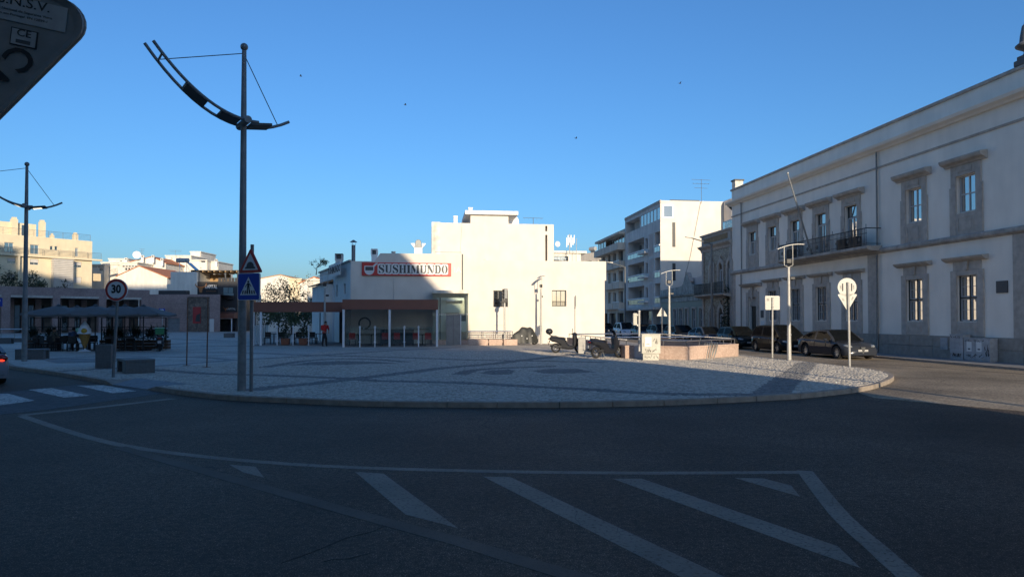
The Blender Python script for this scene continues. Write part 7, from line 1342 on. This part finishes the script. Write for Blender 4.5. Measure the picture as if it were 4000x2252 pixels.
for px, Y, lb in ((130, 42.2, 'spiky plant in a wooden trough at the left end of the parasol terrace'), (200, 42.3, 'spiky plant in a wooden trough behind the seated people'), (425, 41.9, 'spiky plant in a wooden trough just left of the 30 speed sign post'), (475, 41.9, 'spiky plant in a wooden trough just right of the 30 speed sign post'), (530, 41.9, 'spiky plant in a wooden trough left of the delivery scooter'), (585, 42.0, 'spiky plant in a wooden trough behind the delivery scooter'), (632, 42.1, 'spiky plant in a wooden trough at the right end of the parasol terrace')):
    p = P(px, 1330, Y); t = thing('planter_trough', lb, 'planter', (p.x, Y, .13), 0, 'wooden plant troughs'); rr = random.Random(k); k += 1
    for z in (.05, .24, .43): MB().box(-.46, .46, -.2, .2, z, z+.17).build('board', 'planter_wood', t, bevel=.01)
    mb = MB(); spiky(mb, (0, 0, .6), .7, .5, 170, rr); leafball(mb, (0, 0, .85), (.45, .25, .35), 160, .06, rr); mb.build('foliage', 'leaf_dark', t)
wl = None; rr = random.Random(11); seatlist = [(125, 40.2, 'first'), (150, 41.2, 'second'), (178, 40.2, 'third'), (210, 41.6, 'fourth'), (240, 40.3, 'fifth'), (262, 41.5, 'sixth'), (330, 40.3, 'seventh'), (360, 41.3, 'eighth'), (430, 40.6, 'ninth'), (455, 40.2, 'tenth'), (505, 40.7, 'eleventh'), (545, 40.4, 'twelfth')]
for i, (px, Y, o_) in enumerate(seatlist):
    p = P(px, 1340, Y); lb = '%s dark wicker chair from the left on the parasol terrace' % o_; a = rr.uniform(-pi, pi)
    if wl is None: wl = chair_proto(lb, 'wicker', 'dark wicker chairs on the parasol terrace'); wl.location = (p.x, Y, .13); wl.rotation_euler = (0, 0, a)
    else: dup(wl, (p.x, Y, .13), a, lb)
for px, Y, lb in ((140, 40.7, 'dark cafe table at the left end of the parasol terrace'), (225, 40.9, 'dark cafe table between the two seated people'), (345, 40.8, 'dark cafe table behind the ice-cream figure'), (440, 40.4, 'dark cafe table beside the speed sign post on the parasol terrace'), (525, 40.5, 'dark cafe table left of the delivery scooter')): p = P(px, 1340, Y); dup(tp, (p.x, Y, .13), .2, lb, group='cafe tables on the parasol terrace')
# ice-cream figure
p = G(330, 1371); t = thing('ice_cream_figure', 'giant soft-ice cone figure on a flat base at the parasol terrace', 'figure', p, 0)
MB().lathe([(.33, 0), (.33, .03), (.1, .1), (.05, .16)], 14).build('base', 'ice_white', t); MB().lathe([(.05, .14), (.06, .2), (.3, .98), (.31, 1.02), (.0, 1.03)], 20).build('cone', 'wafer', t, smooth=True)
mb = MB(); pr = []
for k in range(25): q = k/24; z = 1.0+.78*q; rd = .37*(1-q**1.7)*(1+.06*sin(q*22)); pr.append((max(rd, .008), z))
mb.lathe(pr, 20); mb.build('swirl', 'ice_white', t, smooth=True, ang=80); MB().ball((.13, -.27, 1.18), .155, 14, 9).build('scoop', 'ice_yellow', t, smooth=True); MB().ball((-.31, -.1, 1.22), .14, 14, 9).build('scoop', 'ice_green', t, smooth=True)
for k in range(10):
    a = k*pi/5
    for d in (1, -1): rod('wafer_ridge', 'wafer', t, [(cos(a+d*q*.9)*(.055+.25*q), sin(a+d*q*.9)*(.055+.25*q), .18+.8*q) for q in (0, .25, .5, .75, 1)], .008, 4)
# ------------------------------------------------------------------ people
def person(label, loc, rz, joints, shirt, trous, hairm='hair', seated=False):
    t = thing('person', label, 'person', loc, rz)
    def limb(mb, pts, rs):
        mb.tube(pts, rs, 10)
        for p, r in zip(pts, rs): mb.ball(p, r, 10, 6)
    def remesh(mb, name, m, vox):
        o = mb.build(name, m, t); md = o.modifiers.new('r', 'REMESH'); md.mode = 'VOXEL'; md.voxel_size = vox; sm = o.modifiers.new('s', 'SMOOTH'); sm.iterations = 4; sm.factor = .5
        dg = bpy.context.evaluated_depsgraph_get(); me = bpy.data.meshes.new_from_object(o.evaluated_get(dg)); o.modifiers.clear(); o.data = me; me.shade_smooth(); return o
    J = {k: Vector(v) for k, v in joints.items()}
    b = MB(); hd_ = J['head']; nk = J['neck']
    b.ball(hd_, (.082, .1, .118), 14, 10); b.ball(hd_+J['face']*.1+Vector((0, 0, -.02)), .02, 6, 5); b.ball(hd_+J['face']*.06+Vector((0, 0, -.09)), .045, 8, 6)
    for s_ in (-1, 1): b.ball(hd_+J['face'].cross(Vector((0, 0, 1)))*.085*s_, (.02, .02, .032), 6, 5)
    limb(b, [hd_+Vector((0, 0, -.06)), nk], [.052, .058]); limb(b, [nk, J['chest'], J['hips']], [.08, .13, .125]); limb(b, [J['lsh'], nk, J['rsh']], [.06, .07, .06])
    for s_ in 'lr':
        limb(b, [J[s_+'sh'], J[s_+'el'], J[s_+'ha']], [.052, .04, .028]); d = (J[s_+'ha']-J[s_+'el']).normalized(); side = d.cross(Vector((0, 0, 1))); side = side.normalized() if side.length > .1 else Vector((1, 0, 0)); pm = J[s_+'ha']+d*.06
        b.ball(pm, (.034, .034, .034), 8, 6); dn = d.cross(side)
        for f_ in range(4): r0 = pm+side*(f_-1.5)*.02+d*.02; ln = (.06, .072, .068, .052)[f_]; limb(b, [r0, r0+d*ln*.6, r0+d*ln+dn*.025], [.011, .01, .009])
        limb(b, [pm+side*.03, pm+side*.058+d*.02, pm+side*.055+d*.05], [.012, .011, .01])
        limb(b, [J['hips']+(J[s_+'kn']-J['hips'])*.1, J[s_+'kn'], J[s_+'an']], [.09, .058, .042])
    remesh(b, 'body', 'skin', .011)
    c = MB(); limb(c, [nk+Vector((0, 0, -.02)), J['chest'], J['hips']+Vector((0, 0, -.02))], [.1, .155, .145]); limb(c, [J['lsh'], nk+Vector((0, 0, -.04)), J['rsh']], [.075, .08, .075])
    for s_ in 'lr': limb(c, [J[s_+'sh'], J[s_+'sh'].lerp(J[s_+'el'], .75)], [.072, .062])
    remesh(c, 'shirt', shirt, .016)
    c = MB(); limb(c, [J['hips']+Vector((0, 0, .03)), J['hips']+Vector((0, 0, -.05))], [.146, .14])
    for s_ in 'lr': limb(c, [J['hips']+(J[s_+'kn']-J['hips'])*.12, J[s_+'kn'], J[s_+'an']+Vector((0, 0, .03))], [.105, .078, .062])
    remesh(c, 'trousers', trous, .016)
    for s_ in 'lr': a = J[s_+'an']; MB().ball(a+J['fwd']*.06+Vector((0, 0, -.045)), (.055, .13, .05) if abs(J['fwd'].y) > .5 else (.13, .055, .05), 10, 6).build('shoe', 'rubber', t, smooth=True)
    MB().ball(hd_+Vector((0, 0, .03))-J['face']*.02, (.093, .108, .105), 14, 9).build('hair', hairm, t, smooth=True)
    return t
S = dict(fwd=(.2, -.97, 0), face=(.5, -.6, -.4), head=(.05, -.08, 1.58), neck=(0, -.02, 1.44), chest=(0, 0, 1.22), hips=(-.02, .03, .93), lsh=(.19, -.04, 1.38), rsh=(-.19, .02, 1.38), lel=(.26, -.1, 1.1), rel=(-.22, .0, 1.09), lha=(.2, -.3, .98), rha=(-.02, -.24, .95), lkn=(.1, -.02, .5), rkn=(-.11, .0, .5), lan=(.12, .06, .09), ran=(-.14, .04, .09))
p = G(1268, 1351); person('man in a red shirt and dark trousers standing in the open terrace', (p.x, p.y, .13), radians(30), S, 'shirt_red', 'trousers')
ST = dict(fwd=(0, -.97, 0), face=(0, -.9, -.1), head=(0, -.08, 1.26), neck=(0, -.02, 1.1), chest=(0, .03, .88), hips=(0, .05, .56), lsh=(.19, -.02, 1.04), rsh=(-.19, -.02, 1.04), lel=(.25, -.16, .8), rel=(-.25, -.16, .8), lha=(.12, -.36, .8), rha=(-.12, -.36, .8), lkn=(.11, -.4, .53), rkn=(-.11, -.4, .53), lan=(.12, -.42, .09), ran=(-.12, -.38, .09))
for px, Y, rz, lb, sh_ in ((207, 40.5, radians(160), 'person in patterned clothes seated with back turned on the parasol terrace', 'shirt_pattern'), (286, 40.3, radians(200), 'person in a dark blue shirt seated left of the ice-cream figure', 'shirt_blue')):
    p = P(px, 1340, Y); person(lb, (p.x, Y, .13), rz, ST, sh_, 'trousers'); dup(wl, (p.x, Y-.02, .13), rz, 'dark wicker chair under the person in %s' % ('patterned clothes' if 'pattern' in lb else 'the dark blue shirt'))
# ------------------------------------------------------------------ trees and plants
def tree(label, base, H, crown_r, nleaf, size, m, seed, spread=.55, name='tree', z0=0, zc=.66):
    rr = random.Random(seed); t = thing(name, label, 'tree', (base[0], base[1], z0), rr.uniform(0, 6)); mb = MB(); tips = []
    def grow(p, d, l, r, lv):
        pts = [p]; rs = [r]; q = p
        for k in range(3): d = (d+Vector((rr.gauss(0, .14), rr.gauss(0, .14), rr.gauss(0, .08)))).normalized(); q = q+d*l/3; pts.append(q); rs.append(r*(1-.16*(k+1)))
        mb.tube(pts, rs, 7 if lv < 2 else 5, cap=False); tips.append((q, lv))
        if lv < 4:
            for k in range(rr.choice((2, 3, 3)) if lv else 4):
                e = (d+Vector((rr.gauss(0, spread), rr.gauss(0, spread), rr.gauss(.08, spread*.6)))).normalized(); grow(pts[-1] if k else pts[-2], e, l*rr.uniform(.6, .85), r*.55, lv+1)
    grow(Vector((0, 0, 0)), Vector((0, 0, 1)), H*.32, H*.022, 0); mb.build('trunk', 'bark', t)
    lf = MB()
    for q, lv in tips:
        if lv >= 3: leafball(lf, q, (crown_r, crown_r, crown_r*.7), nleaf, size, rr)
    lf.build('crown', m, t); return t
for px, Y, H, lb, m, nl, sd in ((1030, 80, 7.2, 'sparse tree behind the left end of the open terrace', 'leaf', 5, 1), (1085, 84, 6.6, 'nearly bare tree second from the left behind the open terrace', 'leaf_pale', 4, 2), (1140, 82, 7.4, 'pale leafy tree in the middle behind the open terrace', 'leaf_pale', 6, 3), (1185, 78, 6.2, 'dark tree at the right behind the open terrace', 'leaf_dark', 7, 4)):
    p = P(px, 1290, Y); tree(lb, (p.x, Y), H, .5, nl, .13, m, sd)
for px, Y, lb, H in ((1020, 74, 'low dark hedge tree behind the open terrace roof at left', 3.7), (1110, 73, 'low dark hedge tree behind the open terrace roof at the middle', 3.5), (1200, 72, 'low dark hedge tree next to the restaurant wing', 3.9)): p = P(px, 1290, Y); tree(lb, (p.x, Y), H, .6, 10, .14, 'leaf', int(px), spread=.7)
for px, Y, H, lb in ((140, 119, 11.2, 'dark green tree in front of the yellow apartment house'), (4, 117, 13.2, 'dark green tree cut by the left edge before the yellow apartment house'), (195, 114, 8.6, 'small dark tree top right of the larger one before the yellow apartment house'), (50, 114, 9, 'low tree between the two larger ones above the colonnade')): p = P(px, 1290, Y); tree(lb, (p.x, Y), H, .8, 13, .22, 'leaf_dark', int(px)+3)
p = P(1235, 1050, 66); tree('wispy shrub on the roof at the end of the restaurant wing', (p.x, 66), 2.2, .2, 4, .07, 'leaf', 31, name='roof_shrub', z0=6.2)
p = P(1085, 1065, 130); tree('feathery tree crown behind the brown tiled roof', (p.x, 130), 11.5, .6, 7, .2, 'leaf', 37)
def bigleaf(label, p, n, h, seed):
    rr = random.Random(seed); t = thing('banana_plant', label, 'plant', p, 0, 'terrace plants above the brown townhouse'); MB().lathe([(.25, 0), (.32, .5), (.0, .5)], 10).build('pot', 'pot', t)
    for k in range(n):
        a = rr.uniform(0, 2*pi); l = h*rr.uniform(.7, 1.1); d = Vector((cos(a), sin(a), 0)); s_ = Vector((-sin(a), cos(a), 0)); b = Vector((0, 0, .45)); m_ = b+Vector((0, 0, l*.7))+d*l*.25; e = b+Vector((0, 0, l*.85))+d*l*.6
        MB().add([b, m_-s_*.16*l, e, m_+s_*.16*l, b.lerp(m_, .5)], [(0, 1, 4), (0, 4, 3), (1, 2, 4), (4, 2, 3)]).build('leaf', 'leaf_dark', t)
for k, (x_, y_, z_, lb) in enumerate(((5.6, 1.2, 9.5, 'large-leaved potted plant at the right on the brown townhouse roof'), (4.2, 1.6, 9.5, 'large-leaved potted plant in the middle of the brown townhouse roof'), (2.6, 2.0, 9.3, 'low large-leaved potted plant at the left of the brown townhouse roof'))): q = BH.o+BH.ex*x_+BH.ey*y_; bigleaf(lb, (q.x, q.y, z_), 9, (1.9, 1.5, .8)[k], k+40)
q = BH.o+BH.ex*5.0; t = thing('terrace_screen', 'blue glass terrace screen above the brown townhouse parapet', 'screen', (q.x, q.y, 9.66), TH-pi/2); MB().box(-1.2, 1.2, .3, .33, 0, .75).build('glass', 'green_glass', t); box('cap_rail', 'white_metal', t, -1.2, 1.2, .29, .34, .75, .8)
q = BH.o+BH.ex*5.6+BH.ey*-.6; t = thing('climbing_plant', 'dark climbing plant at the foot of the brown townhouse', 'plant', (q.x, q.y, .1), TH-pi/2); mb = MB(); rr = random.Random(3); leafball(mb, (0, .3, 1.4), (.6, .35, 1.4), 500, .1, rr); leafball(mb, (.1, .4, 3.6), (.5, .25, 1.2), 250, .09, rr); mb.build('foliage', 'leaf_dark', t); rod('stem', 'bark', t, [(0, .4, 0), (.1, .5, 2), (0, .5, 4)], .05, 6)
# birds
for px, py, lb in ((1583, 410, 'small dark bird in the sky above the long red signboard'), (2656, 326, 'small dark bird high in the sky right of centre'), (1175, 298, 'tiny bird in the sky right of the big lamp mast'), (2250, 540, 'tiny bird in the sky above the tall cream block')):
    p = P(px, py, 60); t = thing('bird', lb, 'bird', p, .4, 'birds in the sky'); MB().ball((0, 0, 0), (.12, .035, .035), 8, 6).build('body', 'ink', t, smooth=True)
    for s_ in (-1, 1): MB().add([(.05, 0, 0), (-.05, 0, 0), (-.08, s_*.2, .08), (-.04, s_*.24, .07), (.03, s_*.14, .07)], [(0, 1, 2, 3, 4)]).build('wing', 'ink', t)
